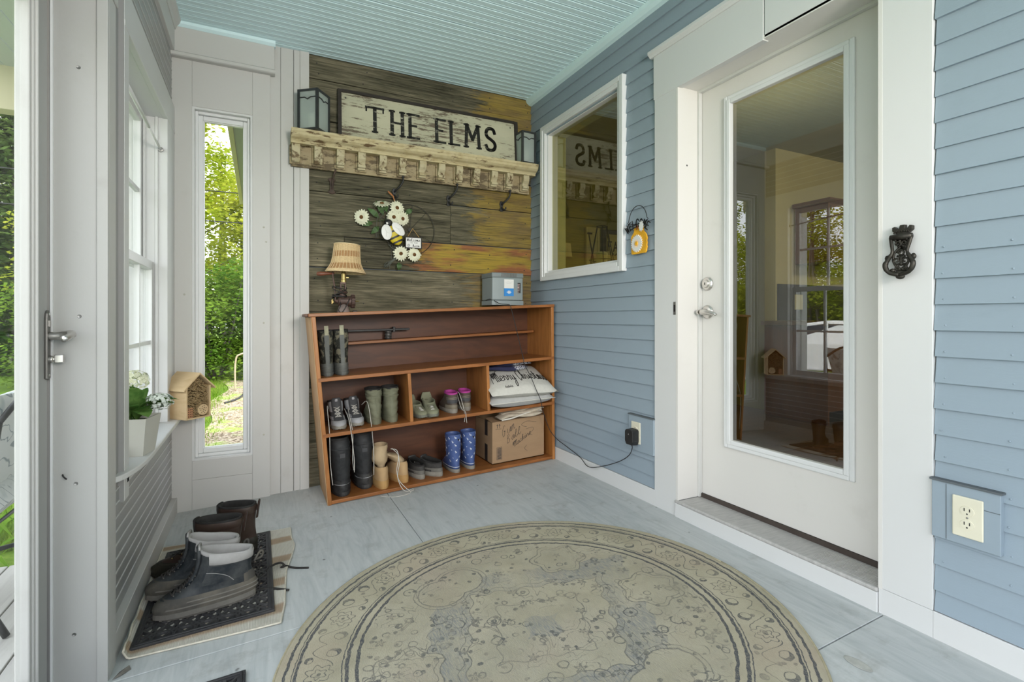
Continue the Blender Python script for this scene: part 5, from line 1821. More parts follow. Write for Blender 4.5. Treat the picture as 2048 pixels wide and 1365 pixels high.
for k in range(14):
    a = 2 * PI * k / 14
    m.box(0.044, 0.064, -0.005, 0.005, 0.034, 0.042, LT @ Matrix.Translation((0, 0, 0.070)) @ Matrix.Rotation(a, 4, 'X'))
m.build('ring_lugs', M['grinder'], gl_)
m = MB()
m.lathe([(0.022, 0.085), (0.019, 0.115), (0.030, 0.123), (0.030, 0.128), (0.016, 0.130), (0.015, 0.134)], 16, LT @ Matrix.Translation((-0.004, 0, 0)), True, True)
for s_ in (-1, 1):
    m.box(-0.004 + s_ * 0.013 - 0.004, -0.004 + s_ * 0.013 + 0.004, -0.010, 0.010, 0.132, 0.176, LT)
m.box(-0.0215, 0.0135, -0.011, 0.011, 0.174, 0.187, LT)
m.build('hopper_neck', M['grinder'], gl_, bevel=0.002)
MB().tube([LT @ Vector(p) for p in smooth_path([(-0.048, -0.012, 0.064), (-0.050, -0.014, 0.11), (-0.054, -0.014, 0.16), (-0.062, -0.014, 0.21), (-0.064, -0.014, 0.246)], 5)], 0.0045, 8).build('crank_arm', M['grinder'], gl_, smooth=True)
MB().lathe([(0, 0), (0.006, 0.0), (0.0075, 0.03), (0.012, 0.06), (0.0135, 0.08), (0.010, 0.098), (0.0, 0.102)], 16, LT @ Matrix.Translation((-0.055, -0.012, 0.236)) @ Matrix.Rotation(-PI / 2 - 0.06, 4, 'Y')).build('crank_handle', mat('red_brown_wood', (0.16, 0.055, 0.03), 0.4, 0.2, 8, (6, 1, 1)), gl_, smooth=True)
m = MB()
m.lathe([(0, 0), (0.012, 0), (0.012, 0.005), (0, 0.005)], 14, LT @ Matrix.Translation((-0.066, -0.012, 0.064)) @ RYm)
m.box(-0.070, -0.062, -0.014, -0.010, 0.054, 0.078, LT)
m.tube([LT @ Vector((0.066, 0, 0.072)), LT @ Vector((0.092, 0, 0.072))], [0.005, 0.0025], 8)
m.build('thumb_screw', M['brass'], gl_)
pts = []
for i in range(80):
    a = i * 0.42
    z = 0.085 + 0.065 * (0.5 + 0.5 * math.sin(i * 0.16))
    pts.append(LT @ Vector((-0.024 + 0.042 * math.cos(a), -0.004 + 0.034 * math.sin(a), z + 0.012 * math.sin(a * 0.7))))
pts += [LT @ Vector(p) for p in ((-0.02, -0.042, 0.05), (-0.034, -0.046, 0.02), (-0.030, -0.050, 0.006), (-0.012, -0.046, 0.004), (0.015, -0.044, 0.05), (0.03, -0.038, 0.085))]
MB().tube(smooth_path(pts, 2), 0.0026, 5).build('coiled_cord', M['black'], gl_, smooth=True)
MB().box(0.050, 0.078, -0.030, -0.012, 0.002, 0.014, LT).build('cord_plug', M['black'], gl_, bevel=0.003)

# ------------------------------------------------------------------ grey appliance on the rack
M['grey_pl'] = mat('blue_grey_plastic', (0.235, 0.275, 0.28), 0.45, 0.04, 6, bump=0.02)
M['grey_pl2'] = mat('darker_grey_plastic', (0.17, 0.20, 0.205), 0.5, 0.04, 6, bump=0.02)
px0, px1, pyf, pyb = 1.418, 1.652, 3.165, 3.345
pzb = 1.0565
ap = thing('air_purifier', 'blue-grey plastic box appliance with a white and blue label on the shoe rack', 'appliance', ((px0 + px1) / 2, 3.25, pzb))


def rbox(mb, x0, x1, y0, y1, z0, z1, bul=0.012, n=10):
    """box with a bulged front"""
    def prof(z):
        pts = []
        for i in range(n + 1):
            t = i / n
            pts.append((lerp(x0, x1, t), y0 - bul * math.sin(PI * t), z))
        return pts + [(x1, y1, z), (x0, y1, z)]
    mb.loft([prof(z0), prof(z1)])


m = MB()
rbox(m, px0, px1, pyf, pyb, pzb + 0.034, pzb + 0.190)
m.build('body', M['grey_pl'], ap, bevel=0.006)
m = MB()
rbox(m, px0 - 0.003, px1 + 0.004, pyf - 0.002, pyb, pzb, pzb + 0.032)
m.build('base_tray', M['grey_pl'], ap, bevel=0.004)
m = MB()
rbox(m, px0 - 0.003, px1 + 0.003, pyf - 0.003, pyb, pzb + 0.189, pzb + 0.222)
m.build('top_rim', M['grey_pl2'], ap, bevel=0.005)
for k in range(13):
    x = px0 + 0.062 + k * 0.0092
    yy = pyf - 0.003 - 0.012 * math.sin(PI * (x - px0) / (px1 - px0))
    MB().box(x, x + 0.004, yy - 0.002, yy + 0.004, pzb + 0.193, pzb + 0.219).build('vent_slat', M['pewter'], ap)
lb = MB()
for (xa, xb, za, zb_) in ((px0 + 0.083, px0 + 0.155, pzb + 0.115, pzb + 0.176),):
    lb.box(xa, xb, pyf - 0.0145, pyf - 0.005, za, zb_)
lbo = lb.build('paper_label', M['white_wing'], ap)
MB().box(px0 + 0.083, px0 + 0.155, pyf - 0.0147, pyf - 0.005, pzb + 0.062, pzb + 0.115).build('blue_label_half', mat('label_blue', (0.03, 0.22, 0.56), 0.5, 0.02), lbo)
m = MB()
AF = lambda x, y, h: (x, pyf - 0.0146 - h, y)
stroke(m, [(px0 + 0.094, pzb + 0.156), (px0 + 0.112, pzb + 0.160), (px0 + 0.130, pzb + 0.157), (px0 + 0.146, pzb + 0.161)], 0.0018, AF, 0, 0.0004)
stroke(m, [(px0 + 0.100, pzb + 0.148), (px0 + 0.138, pzb + 0.149)], 0.0012, AF, 0, 0.0004)
m.build('label_print', mat('grey_print', (0.45, 0.45, 0.46), 0.6, 0), lbo)
m = MB()
stroke(m, [(px0 + 0.104, pzb + 0.089), (px0 + 0.134, pzb + 0.089)], 0.006, AF, 0, 0.0005)
stroke(m, [(px0 + 0.112, pzb + 0.096), (px0 + 0.128, pzb + 0.096)], 0.0045, AF, 0, 0.0005)
stroke(m, [(px0 + 0.112, pzb + 0.082), (px0 + 0.128, pzb + 0.082)], 0.0045, AF, 0, 0.0005)
m.build('label_emblem', M['white_wing'], lbo)
bl_ = MB().box(px0 + 0.186, px0 + 0.212, pyf - 0.0068, pyf - 0.001, pzb + 0.085, pzb + 0.155).build('warning_label', M['black'], ap)
m = MB()
for k in range(6):
    m.box(px0 + 0.189, px0 + 0.189 + random.uniform(0.010, 0.021), pyf - 0.0073, pyf - 0.0066, pzb + 0.090 + k * 0.0105, pzb + 0.094 + k * 0.0105)
m.build('warning_print', mat('pale_print', (0.55, 0.40, 0.38), 0.6, 0.3, 60), bl_)

# ------------------------------------------------------------------ outlet, adapter and cord on the blue wall
def outlet(label, yc, zc, blk, xf):
    r = thing('wall_outlet', label, 'outlet', (xf, yc, zc), group='outlets on the blue wall')
    y0, y1, z0, z1 = blk
    m = MB()
    m.prism([(xf, z0), (xf, z1), (1.8485, z1), (1.8485, z0)], lambda a, b: (a, y0, b), lambda a, b: (a, y1, b))
    m.build('mounting_block', M['clap'], r, bevel=0.002)
    MB().box(xf - 0.004, 1.846, y0 - 0.004, y1 + 0.004, z1, z1 + 0.006).build('drip_edge', M['clap_gap'], r)
    cp = MB().box(xf - 0.006, xf, yc - 0.036, yc + 0.036, zc - 0.058, zc + 0.058).build('cover_plate', M['ivory'], r, bevel=0.003)
    for s_ in (-1, 1):
        rc = MB().lathe([(0, 0), (0.0165, 0), (0.0160, 0.0015), (0, 0.0015)], 24, Matrix.Translation((xf - 0.006, yc, zc + s_ * 0.0195)) @ Matrix.Rotation(-PI / 2, 4, 'Y') @ Matrix.Diagonal((0.84, 1.0, 1, 1))).build('receptacle', M['ivory'], cp)
        for q in (-1, 1):
            MB().box(xf - 0.0082, xf - 0.007, yc + q * 0.0062 - 0.0011, yc + q * 0.0062 + 0.0011, zc + s_ * 0.0195 - 0.001, zc + s_ * 0.0195 + 0.0075).build('slot', M['black'], cp)
        MB().ball((xf - 0.0074, yc, zc + s_ * 0.0195 - 0.008), (0.0012, 0.0024, 0.0024), 8, 4).build('ground_hole', M['black'], cp)
    MB().ball((xf - 0.006, yc, zc), (0.0015, 0.003, 0.003), 8, 4).build('cover_screw', M['steel'], cp)
    return r


outlet('ivory outlet in a blue block beside the door, a black adapter plugged in', 2.172, 0.352, (2.0395, 2.236, 0.255, 0.442), 1.822)
ol = outlet('ivory outlet in a patched blue block low on the clapboards near the door knocker', 0.733, 0.398, (0.661, 0.822, 0.315, 0.484), 1.818)
MB().box(1.8168, 1.8178, 0.7845, 0.786, 0.318, 0.480).build('block_joint', M['clap_gap'], ol)
MB().box(1.8168, 1.8178, 0.662, 0.697, 0.430, 0.4315).build('block_joint', M['clap_gap'], ol)

adp = thing('power_adapter', 'black power adapter plugged into the outlet, its thin cord running to the rack', 'adapter', (1.79, 2.19, 0.30))
m = MB()
m.loft([[(1.770, yy, zz_) for yy, zz_ in ((2.150, 0.292), (2.196, 0.292), (2.205, 0.31), (2.205, 0.362), (2.196, 0.372), (2.150, 0.372), (2.142, 0.362), (2.142, 0.31))],
        [(1.8155, yy, zz_) for yy, zz_ in ((2.152, 0.288), (2.194, 0.288), (2.202, 0.31), (2.202, 0.366), (2.194, 0.374), (2.152, 0.374), (2.144, 0.366), (2.144, 0.31))]])
m.build('adapter_body', M['black'], adp, bevel=0.003)
cord = [(1.790, 2.175, 0.292), (1.800, 2.180, 0.268), (1.812, 2.224, 0.216), (1.814, 2.324, 0.155), (1.808, 2.49, 0.086), (1.806, 2.602, 0.060), (1.814, 2.70, 0.092), (1.815, 2.846, 0.121), (1.812, 2.95, 0.142),
        (1.790, 2.984, 0.175), (1.752, 2.985, 0.232), (1.700, 2.972, 0.354), (1.652, 2.915, 0.432), (1.612, 2.905, 0.505), (1.590, 2.93, 0.58), (1.566, 2.972, 0.660), (1.556, 2.984, 0.720), (1.536, 2.984, 0.793), (1.500, 2.982, 0.924), (1.474, 2.980, 1.015), (1.462, 2.984, 1.052), (1.452, 3.01, 1.058), (1.445, 3.10, 1.064), (1.432, 3.16, 1.085), (1.415, 3.20, 1.098), (1.412, 3.26, 1.09)]
MB().tube(smooth_path(cord, 5), 0.0024, 6).build('cord', M['black'], adp, smooth=True)
MB().box(1.7694, 1.7702, 2.172, 2.176, 0.345, 0.351).build('indicator', M['alu'], adp)

# ------------------------------------------------------------------ welcome jar sign
M['jar_y'] = mat('amber_yellow_paint', (0.70, 0.36, 0.02), 0.5, 0.22, 20, bump=0.02)
wj = thing('welcome_plaque', 'amber honey-jar plaque with white daisy and black WELCOME wire beside the window', 'wall decor', (1.825, 2.15, 1.38))
jy, jz = 2.146, 1.312
jar = [(-0.058, 0.006), (-0.052, 0.0), (0.052, 0.0), (0.060, 0.008), (0.062, 0.02), (0.066, 0.03), (0.062, 0.04), (0.066, 0.052), (0.062, 0.063), (0.066, 0.075), (0.062, 0.088), (0.058, 0.098), (0.044, 0.112), (0.036, 0.120), (0.038, 0.138), (0.030, 0.148),
       (-0.030, 0.148), (-0.038, 0.138), (-0.036, 0.120), (-0.044, 0.112), (-0.058, 0.098), (-0.062, 0.086)]
JM = lambda x: (lambda a, b: (x, jy - a, jz + b))
MB().prism(jar, JM(1.822), JM(1.814)).build('jar', M['jar_y'], wj, bevel=0.001)
cz, cyy = jz + 0.055, jy + 0.010
pts = []
for k in range(44):
    a = 2 * PI * k / 44
    r = 0.047 if k % 2 else 0.038
    pts.append((r * math.cos(a), r * math.sin(a)))
MB().prism(pts, lambda a, b: (1.8138, cyy + a, cz + b), lambda a, b: (1.809, cyy + a, cz + b)).build('daisy', M['white_wing'], wj)
m = MB()
m.lathe([(0, 0), (0.012, 0), (0.010, 0.003), (0, 0.004)], 18, Matrix.Translation((1.809, cyy, cz)) @ Matrix.Rotation(-PI / 2, 4, 'Y'))
for k in range(18):
    a = 2 * PI * k / 18
    m.tube([(1.8085, cyy + 0.013 * math.cos(a), cz + 0.013 * math.sin(a)), (1.8085, cyy + 0.021 * math.cos(a), cz + 0.021 * math.sin(a))], 0.0008, 4)
m.build('daisy_centre', M['jar_y'], wj)
pts = []
for k in range(20):
    a = 2 * PI * k / 20
    r = 0.024 if k % 2 else 0.017
    pts.append((r * math.cos(a), r * math.sin(a)))
MB().prism(pts, lambda a, b: (1.8135 - 0.006, jy - 0.030 + a * 0.8, jz + 0.142 + b * 1.25), lambda a, b: (1.805, jy - 0.030 + a * 0.8, jz + 0.142 + b * 1.25)).build('small_daisy', M['white_wing'], wj)
MB().tube(smooth_path([(1.812, jy + 0.014, jz + 0.138), (1.808, jy + 0.004, jz + 0.150), (1.808, jy - 0.002, jz + 0.138), (1.808, jy + 0.010, jz + 0.128)], 4), 0.0022, 5).build('twine_bow', mat('brown_twine', (0.22, 0.06, 0.02), 0.8, 0.2), wj)
ac = (jy + 0.004, 1.478)
arc = [(1.812, ac[0] + 0.074 * math.cos(a), ac[1] + 0.090 * math.sin(a)) for a in [math.radians(q) for q in range(0, 181, 10)]]
arc = [(1.816, jy - 0.042, jz + 0.130), (1.812, jy - 0.062, 1.462)] + arc + [(1.812, jy + 0.070, 1.462), (1.816, jy + 0.045, jz + 0.132)]
MB().tube(smooth_path(arc, 2), 0.0021, 6).build('hanger_wire', M['black'], wj, smooth=True)
m = MB()
word = 'WELCOME'
for i, ch in enumerate(word):
    t = (i + 0.5) / 7
    ang = math.radians(lerp(40, -40, t))
    R = 0.145
    oy, oz = jy + 0.002, 1.330
    cyc = oy + R * math.sin(ang)
    czc = oz + R * math.cos(ang)
    for pl in UP[ch]:
        pp = [(((px_ - 0.5) * 0.021), ((py_ - 0.5) * 0.040)) for px_, py_ in pl]
        fnn = lambda x, y, h: (1.809 - h, cyc - (x * math.cos(ang) - y * math.sin(ang)), czc + (y * math.cos(ang) + x * math.sin(ang)))
        if len(pp) > 4: pp = [(p.x, p.y) for p in smooth_path([(a, b, 0) for a, b in pp], 3)]
        stroke(m, pp, 0.0056, fnn, 0, 0.002)
m.build('wire_lettering', M['black'], wj)

# ------------------------------------------------------------------ door knocker
dkn = thing('door_knocker', 'ornate dark iron door knocker on the white casing by the door', 'door knocker', (1.83, 0.90, 1.18))
KB = M['bronze']
ky, kz = 0.900, 1.10
KX = lambda x: (lambda a, b: (x, ky - a * 0.84, kz + b))
MB().prism([(-0.017, 0.128), (0.017, 0.128), (0.020, 0.136), (0.034, 0.146), (0.034, 0.158), (0.024, 0.160), (0.018, 0.152), (0.010, 0.152), (0.010, 0.163), (-0.008, 0.163), (-0.010, 0.152), (-0.018, 0.152), (-0.024, 0.160), (-0.034, 0.158), (-0.034, 0.146), (-0.020, 0.136)],
           KX(1.830), KX(1.815)).build('crown', KB, dkn, bevel=0.002)
m = MB()
m.tube([(1.812, ky - 0.030, kz + 0.125), (1.810, ky, kz + 0.125), (1.812, ky + 0.030, kz + 0.125)], [0.009, 0.011, 0.009], 10)
m.build('hinge_bar', KB, dkn, smooth=True)
for s_ in (-1, 1):
    MB().tube(smooth_path([(1.810, ky - s_ * 0.029, kz + 0.124), (1.806, ky - s_ * 0.024, kz + 0.098), (1.802, ky - s_ * 0.021, kz + 0.076), (1.800, ky - s_ * 0.031, kz + 0.056), (1.798, ky - s_ * 0.039, kz + 0.036), (1.798, ky - s_ * 0.028, kz + 0.014), (1.800, ky, kz + 0.004)], 5),
              [0.0052] * 6 + [0.0048] * 6 + [0.0062] * 6 + [0.0078] * 6 + [0.0066] * 7, 8).build('ring_arm', KB, dkn, smooth=True)
    MB().ball((1.806, ky - s_ * 0.036, kz + 0.060), (0.006, 0.008, 0.010), 10, 6).build('leaf_scroll', KB, dkn, smooth=True)
    MB().ball((1.806, ky - s_ * 0.022, kz + 0.020), (0.006, 0.008, 0.007), 10, 6).build('leaf_scroll', KB, dkn, smooth=True)
m = MB()
m.ball((1.806, ky, kz), (0.010, 0.013, 0.009), 12, 8)
m.ball((1.806, ky, kz + 0.012), (0.009, 0.020, 0.007), 12, 8)
m.build('striker_drop', KB, dkn, smooth=True)
m = MB()
m.prism([(-0.022, 0.120), (0.022, 0.120), (0.020, 0.106), (0.010, 0.094), (0.0, 0.084), (-0.010, 0.094), (-0.020, 0.106)], KX(1.830), KX(1.816))


def spiral(cy, cz, r0, turns, s_, a0):
    pts = []
    for k in range(int(turns * 12) + 1):
        a = a0 + s_ * k * PI / 6
        r = r0 * (1 - 0.82 * k / (turns * 12))
        pts.append((1.812 - 0.004 * k / (turns * 12), cy + r * math.cos(a), cz + r * math.sin(a)))
    return pts


for (cy, cz, r0, tn, s_, a0) in ((0.012, 0.050, 0.015, 1.6, 1, PI / 2), (-0.012, 0.050, 0.015, 1.6, -1, PI / 2), (0.010, 0.104, 0.010, 1.3, -1, -PI / 2), (-0.010, 0.104, 0.010, 1.3, 1, -PI / 2), (0.0, 0.074, 0.011, 1.4, 1, 0.0), (0.008, 0.026, 0.009, 1.2, -1, PI / 2), (-0.008, 0.026, 0.009, 1.2, 1, PI / 2)):
    sp_p = spiral(ky + cy * 0.95, kz + cz, r0, tn, s_, a0)
    m.tube(sp_p, [lerp(0.0042, 0.0024, i / (len(sp_p) - 1)) for i in range(len(sp_p))], 6)
for s_ in (-1, 1):
    m.tube(smooth_path([(1.815, ky + s_ * 0.003, kz + 0.094), (1.811, ky + s_ * 0.018, kz + 0.076), (1.811, ky + s_ * 0.022, kz + 0.052), (1.811, ky + s_ * 0.012, kz + 0.030), (1.811, ky, kz + 0.020)], 4), 0.0038, 7)
for (cy, cz, r) in ((0, 0.058, 0.006), (0, 0.040, 0.007), (0.004, 0.112, 0.005), (-0.016, 0.116, 0.005), (0.016, 0.116, 0.005)):
    m.ball((1.812, ky + cy, kz + cz), (0.006, r, r), 10, 6)
m.build('scrollwork', KB, dkn, smooth=True)
m = MB()
for k in range(9):
    a = PI * (0.08 + 0.84 * k / 8)
    m.ball((1.8135, ky + 0.022 * math.cos(a), kz + 0.137 + 0.006 * math.sin(a)), (0.003, 0.0026, 0.0026), 7, 4)
m.build('crown_beads', KB, dkn, smooth=True)
# =================================================================== FOOTWEAR
def interp(rings, z):
    if z <= rings[0][0]: return rings[0][1:]
    for a, b in zip(rings[:-1], rings[1:]):
        if z <= b[0]:
            t = (z - a[0]) / (b[0] - a[0])
            return tuple(lerp(p, q, t) for p, q in zip(a[1:], b[1:]))
    return rings[-1][1:]


def fring(z, xh, xt, w, n=30, e=0.82, taper=0.24, off=0.0, dz=None, wob=None):
    pts = []
    mid, half = (xh + xt) / 2, (xt - xh) / 2 + off
    L = xt - xh
    tp = taper * min(1.0, max(0.0, (L - 0.13) / 0.12))
    for k in range(n):
        a = 2 * PI * k / n
        c, s = math.cos(a), math.sin(a)
        x = mid + half * math.copysign(abs(c) ** e, c)
        t = (c + 1) / 2
        y = (w + off) * math.copysign(abs(s) ** e, s) * (1 - tp * (1 - t)) * (1 - 0.10 * tp * 4 * max(0, t - 0.75))
        zz_ = z + (dz(t) if dz else 0)
        if wob: x, y = x + wob(a, z, 0), y + wob(a, z, 1)
        pts.append((x, y, zz_))
    return pts


class Shoe:
    """shoe with the heel at x = 0 and the toe pointing along +x"""

    def __init__(self, name, label, cat, group, rings, rise=0.0, wob=None, n=30):
        self.r = thing(name, label, cat, group=group)
        self.rings, self.wob, self.n = rings, wob, n
        zt = rings[-1][0]
        zb = rings[0][0]
        self.zt = zt
        self.dz = lambda z: (lambda t: rise * (t ** 1.6) * max(0.0, (z - zb) / (zt - zb)) ** 3)

    def ring(self, z, off=0.0):
        xh, xt, w = interp(self.rings, z)
        return fring(z, xh, xt, w, self.n, off=off, dz=self.dz(z), wob=self.wob)

    def zs(self, z0, z1, k):
        return [lerp(z0, z1, i / k) for i in range(k + 1)]

    def sole(self, m, h, L, w, off=0.003, notch=True, name='sole', back=0.0):
        mb = MB()
        mb.loft([fring(0.0, -0.003 - back, L + 0.002, w * 0.97, self.n, dz=lambda t: 0.010 * max(0, (t - 0.72) / 0.28) ** 2), fring(h * 0.35, -0.005 - back, L + 0.006, w + off, self.n), fring(h, -0.004 - back, L + 0.003, w + off, self.n)])
        s = mb.build(name, m, self.r, local=True, smooth=False)
        if notch:
            t = MB()
            rg = fring(0.0, -0.003 - back, L + 0.002, w * 0.97, 44)
            cx, cy = L * 0.5, 0.0
            for q in range(0, 44, 2):
                p = rg[q]
                x, y = cx + (p[0] - cx) * 0.972, p[1] * 0.94
                an = math.atan2(rg[(q + 1) % 44][1] - rg[q - 1][1], rg[(q + 1) % 44][0] - rg[q - 1][0])
                t.box(-0.0045, 0.0045, -0.003, 0.003, -0.0035, h * 0.35, Matrix.Translation((x, y, 0.010 * max(0, (x / L - 0.72) / 0.28) ** 2)) @ Matrix.Rotation(an, 4, 'Z'))
            tag(t.build('tread', m, s, local=True), kind='stuff')
        return s

    def upper(self, m, z0, k=12, name='upper'):
        mb = MB()
        mb.loft([self.ring(z) for z in self.zs(z0, self.zt, k)], True, False)
        return mb.build(name, m, self.r, local=True, smooth=True)

    def lining(self, m, thick=0.006, depth=0.08, roll=0.004, name='lining'):
        mb = MB()
        zt = self.zt
        rg = [self.ring(zt - 0.004, 0.0), [(p[0], p[1], p[2] + roll) for p in self.ring(zt, roll * 0.3)], [(p[0], p[1], p[2] + roll * 1.2) for p in self.ring(zt, -thick * 0.5)], [(p[0], p[1], p[2]) for p in self.ring(zt, -thick)]]
        rg += [self.ring(z, -thick) for z in self.zs(zt - 0.012, zt - depth, 4)]
        mb.loft(rg, False, True)
        return mb.build(name, m, self.r, local=True, smooth=True)

    def band(self, name, m, z0, z1, off, k=2, a0=0, a1=None, parent=None, smooth=True):
        """shell over part of the upper between two heights; a0..a1 in ring steps (0 = toe)"""
        mb = MB()
        rs = []
        zz_ = self.zs(z0, z1, k)
        for i, z in enumerate(zz_):
            o = off if 0 < i < k or k == 1 else off * 0.35
            r = self.ring(z, o)
            if a1 is not None:
                r = [r[j % self.n] for j in range(a0, a1 + 1)]
            rs.append(r)
        mb.loft(rs, False, False, a1 is None)
        o = mb.build(name, m, parent or self.r, local=True, smooth=smooth)
        return o

    def front(self, z, y=0.0, out=0.003):
        xh, xt, w = interp(self.rings, z)
        return (xt + out - 0.25 * abs(y), y, z + self.dz(z)(1.0))

    def laces(self, m, zs, hw=0.016, r=0.0022, hooks=None):
        mb = MB()
        for i, (a, b) in enumerate(zip(zs[:-1], zs[1:])):
            for s in (-1, 1):
                p, q = self.front(a, s * hw), self.front(b, -s * hw)
                mid = ((p[0] + q[0]) / 2 + 0.006, 0, (p[2] + q[2]) / 2 + 0.003)
                mb.tube([p, mid, q], r, 5)
            mb.tube([self.front(a, -hw), (self.front(a)[0] + 0.005, 0, self.front(a)[2] + 0.003), self.front(a, hw)], r, 5)
        o = mb.build('laces', m, self.r, local=True, smooth=True)
        if hooks:
            h = MB()
            for z in zs:
                for s in (-1, 1):
                    p = self.front(z, s * (hw + 0.003), 0.001)
                    h.ball(p, (0.0026, 0.0026, 0.0026), 8, 5)
            tag(h.build('eyelets', hooks, self.r, local=True), kind='stuff')
        return o

    def tongue(self, m, z0, z1, w=0.020, thick=0.006, tip=0.02, name='tongue', lean=0.0):
        mb = MB()
        rs = []
        for i in range(7):
            t = i / 6
            z = lerp(z0, z1, t)
            x = self.front(min(z, self.zt), 0, -0.004)[0] + lean * t * t
            if z > self.zt: x += (z - self.zt) * 0.2
            zz_ = z + self.dz(min(z, self.zt))(1.0)
            ww = w * (0.8 + 0.35 * t) * (1.0 if t < 0.95 else 0.75)
            rs.append([(x + thick * 0.5, -ww, zz_), (x + thick, 0, zz_), (x + thick * 0.5, ww, zz_), (x - thick * 0.5, ww, zz_), (x, 0, zz_), (x - thick * 0.5, -ww, zz_)])
        mb.loft(rs)
        return mb.build(name, m, self.r, local=True, smooth=True)

    def put(self, x, y, z, yaw, s=1.0, lean=0.0):
        place(self.r, (x, y, z), on_slope(yaw, lean), s)
        return self.r


def again(src, label, x, y, z, yaw, s=1.0, mirror=True):
    o = copy_tree(src.r)
    o['label'] = label
    sx, sy, sz = s if isinstance(s, tuple) else (s, s, s)
    place(o, (x, y, z), on_slope(yaw), (sx, -sy if mirror else sy, sz))
    return o


def suede(name, col, dirt=(0.16, 0.14, 0.11), amt=0.5, scale=10, rough=0.8, bump=0.25):
    t = NT(name)
    v = t.coord('Object', (1, 1, 1), 4)
    n = t.noise(v, scale, 6, 0.65)
    n2 = t.noise(v, scale * 5, 4)
    c = t.mix(t.ramp(n, [(0.42, 0.0), (0.70, amt)]), col, dirt)
    t.set(c, rough, 0, 0.25)
    t.bump(n2, bump, 0.002)
    return t.m


FW = 'footwear'
BACK, FRONT = PI / 2, -PI / 2      # toe away from the camera side, toe towards it
M['rubber_d'] = suede('dark_rubber', (0.03, 0.03, 0.03), (0.10, 0.095, 0.085), 0.6)
M['rubber_g'] = suede('dusty_grey_rubber', (0.115, 0.108, 0.096), (0.20, 0.19, 0.165), 0.8, 7)
M['rubber_m'] = suede('muddy_grey_rubber', (0.060, 0.057, 0.051), (0.14, 0.125, 0.098), 0.85, 8)
M['navy_l'] = suede('navy_leather', (0.013, 0.017, 0.021), (0.085, 0.088, 0.086), 0.75, 9, 0.5, 0.2)
M['grey_lin'] = suede('pale_grey_padding', (0.32, 0.315, 0.305), (0.20, 0.195, 0.185), 0.6, 9, 0.9, 0.15)
M['brown_l'] = suede('dark_brown_leather', (0.032, 0.018, 0.014), (0.065, 0.052, 0.038), 0.5, 9, 0.5, 0.2)
M['olive_blk'] = suede('black_brown_rubber_shoe', (0.016, 0.015, 0.011), (0.05, 0.046, 0.032), 0.6, 9, 0.55, 0.2)
M['black_f'] = suede('black_fabric', (0.018, 0.017, 0.016), (0.05, 0.05, 0.048), 0.5, 9, 0.9)
M['lace_b'] = mat('black_lace', (0.022, 0.020, 0.018), 0.8, 0.3, 60, bump=0)
M['lace_w'] = mat('pale_lace', (0.50, 0.48, 0.43), 0.8, 0.1, 60, bump=0)
Z4 = lambda x: floor_z(x) + 0.0155

# ---- dirty blue-grey work boots on the rubber mat
def work_boot(label):
    b = Shoe('work_boot', label, 'boot', 'dusty blue-grey work boots on the rubber mat',
             [(0.022, -0.002, 0.318, 0.053), (0.045, -0.006, 0.316, 0.054), (0.064, -0.004, 0.292, 0.051), (0.074, 0.0, 0.250, 0.048), (0.092, 0.004, 0.214, 0.045), (0.112, 0.006, 0.192, 0.043), (0.140, 0.004, 0.176, 0.044), (0.165, -0.002, 0.172, 0.049)], rise=0.034, wob=lambda a, z, k: 0.0016 * math.sin(a * 4 + z * 130 + k * 2.1) * (1 if z > 0.07 else 0.3))
    b.sole(M['rubber_g'], 0.024, 0.316, 0.053, 0.005)
    b.upper(M['navy_l'], 0.022, 14)
    b.band('rubber_shell', M['rubber_m'], 0.020, 0.066, 0.0045, 4)
    b.band('shell_ridge', M['rubber_g'], 0.033, 0.040, 0.0085, 2, 4, 26)
    b.band('shell_ridge', M['rubber_g'], 0.048, 0.054, 0.0080, 2, 6, 24)
    b.band('heel_counter', M['rubber_m'], 0.060, 0.098, 0.0040, 3, 11, 19)
    b.band('ankle_patch', M['navy_l'], 0.086, 0.136, 0.0032, 3, 5, 12)
    b.band('ankle_patch', M['navy_l'], 0.086, 0.136, 0.0032, 3, 18, 25)
    b.band('collar_pad', M['grey_lin'], 0.140, 0.168, 0.0055, 4, 5, 25)
    b.lining(M['grey_lin'], 0.011, 0.10, 0.006)
    b.tongue(M['navy_l'], 0.088, 0.176, 0.030, 0.010)
    b.tongue(M['grey_lin'], 0.142, 0.182, 0.026, 0.006, lean=-0.004, name='tongue_lining')
    b.laces(M['lace_b'], [0.072, 0.080, 0.088, 0.096, 0.105, 0.114, 0.124, 0.133], 0.023, 0.0038, M['pewter'])
    MB().tube(smooth_path([(-0.004, 0.006, 0.120), (-0.024, 0.006, 0.148), (-0.034, 0.002, 0.146), (-0.030, -0.004, 0.126), (-0.006, -0.006, 0.118)], 4), 0.0042, 6).build('pull_loop', M['rubber_m'], b.r, local=True, smooth=True)
    m = MB()
    for sgn_ in (-1, 1):
        st_ = [interp(b.rings, z) for z in (0.098, 0.115, 0.128)]
        m.tube(smooth_path([(0.065, sgn_ * 0.0500, 0.088), (0.085, sgn_ * 0.0500, 0.108), (0.120, sgn_ * 0.0485, 0.124), (0.150, sgn_ * 0.040, 0.128)], 4), 0.0010, 4)
    tag(m.build('stitching', M['grey_lin'], b.r, local=True), kind='stuff')
    return b


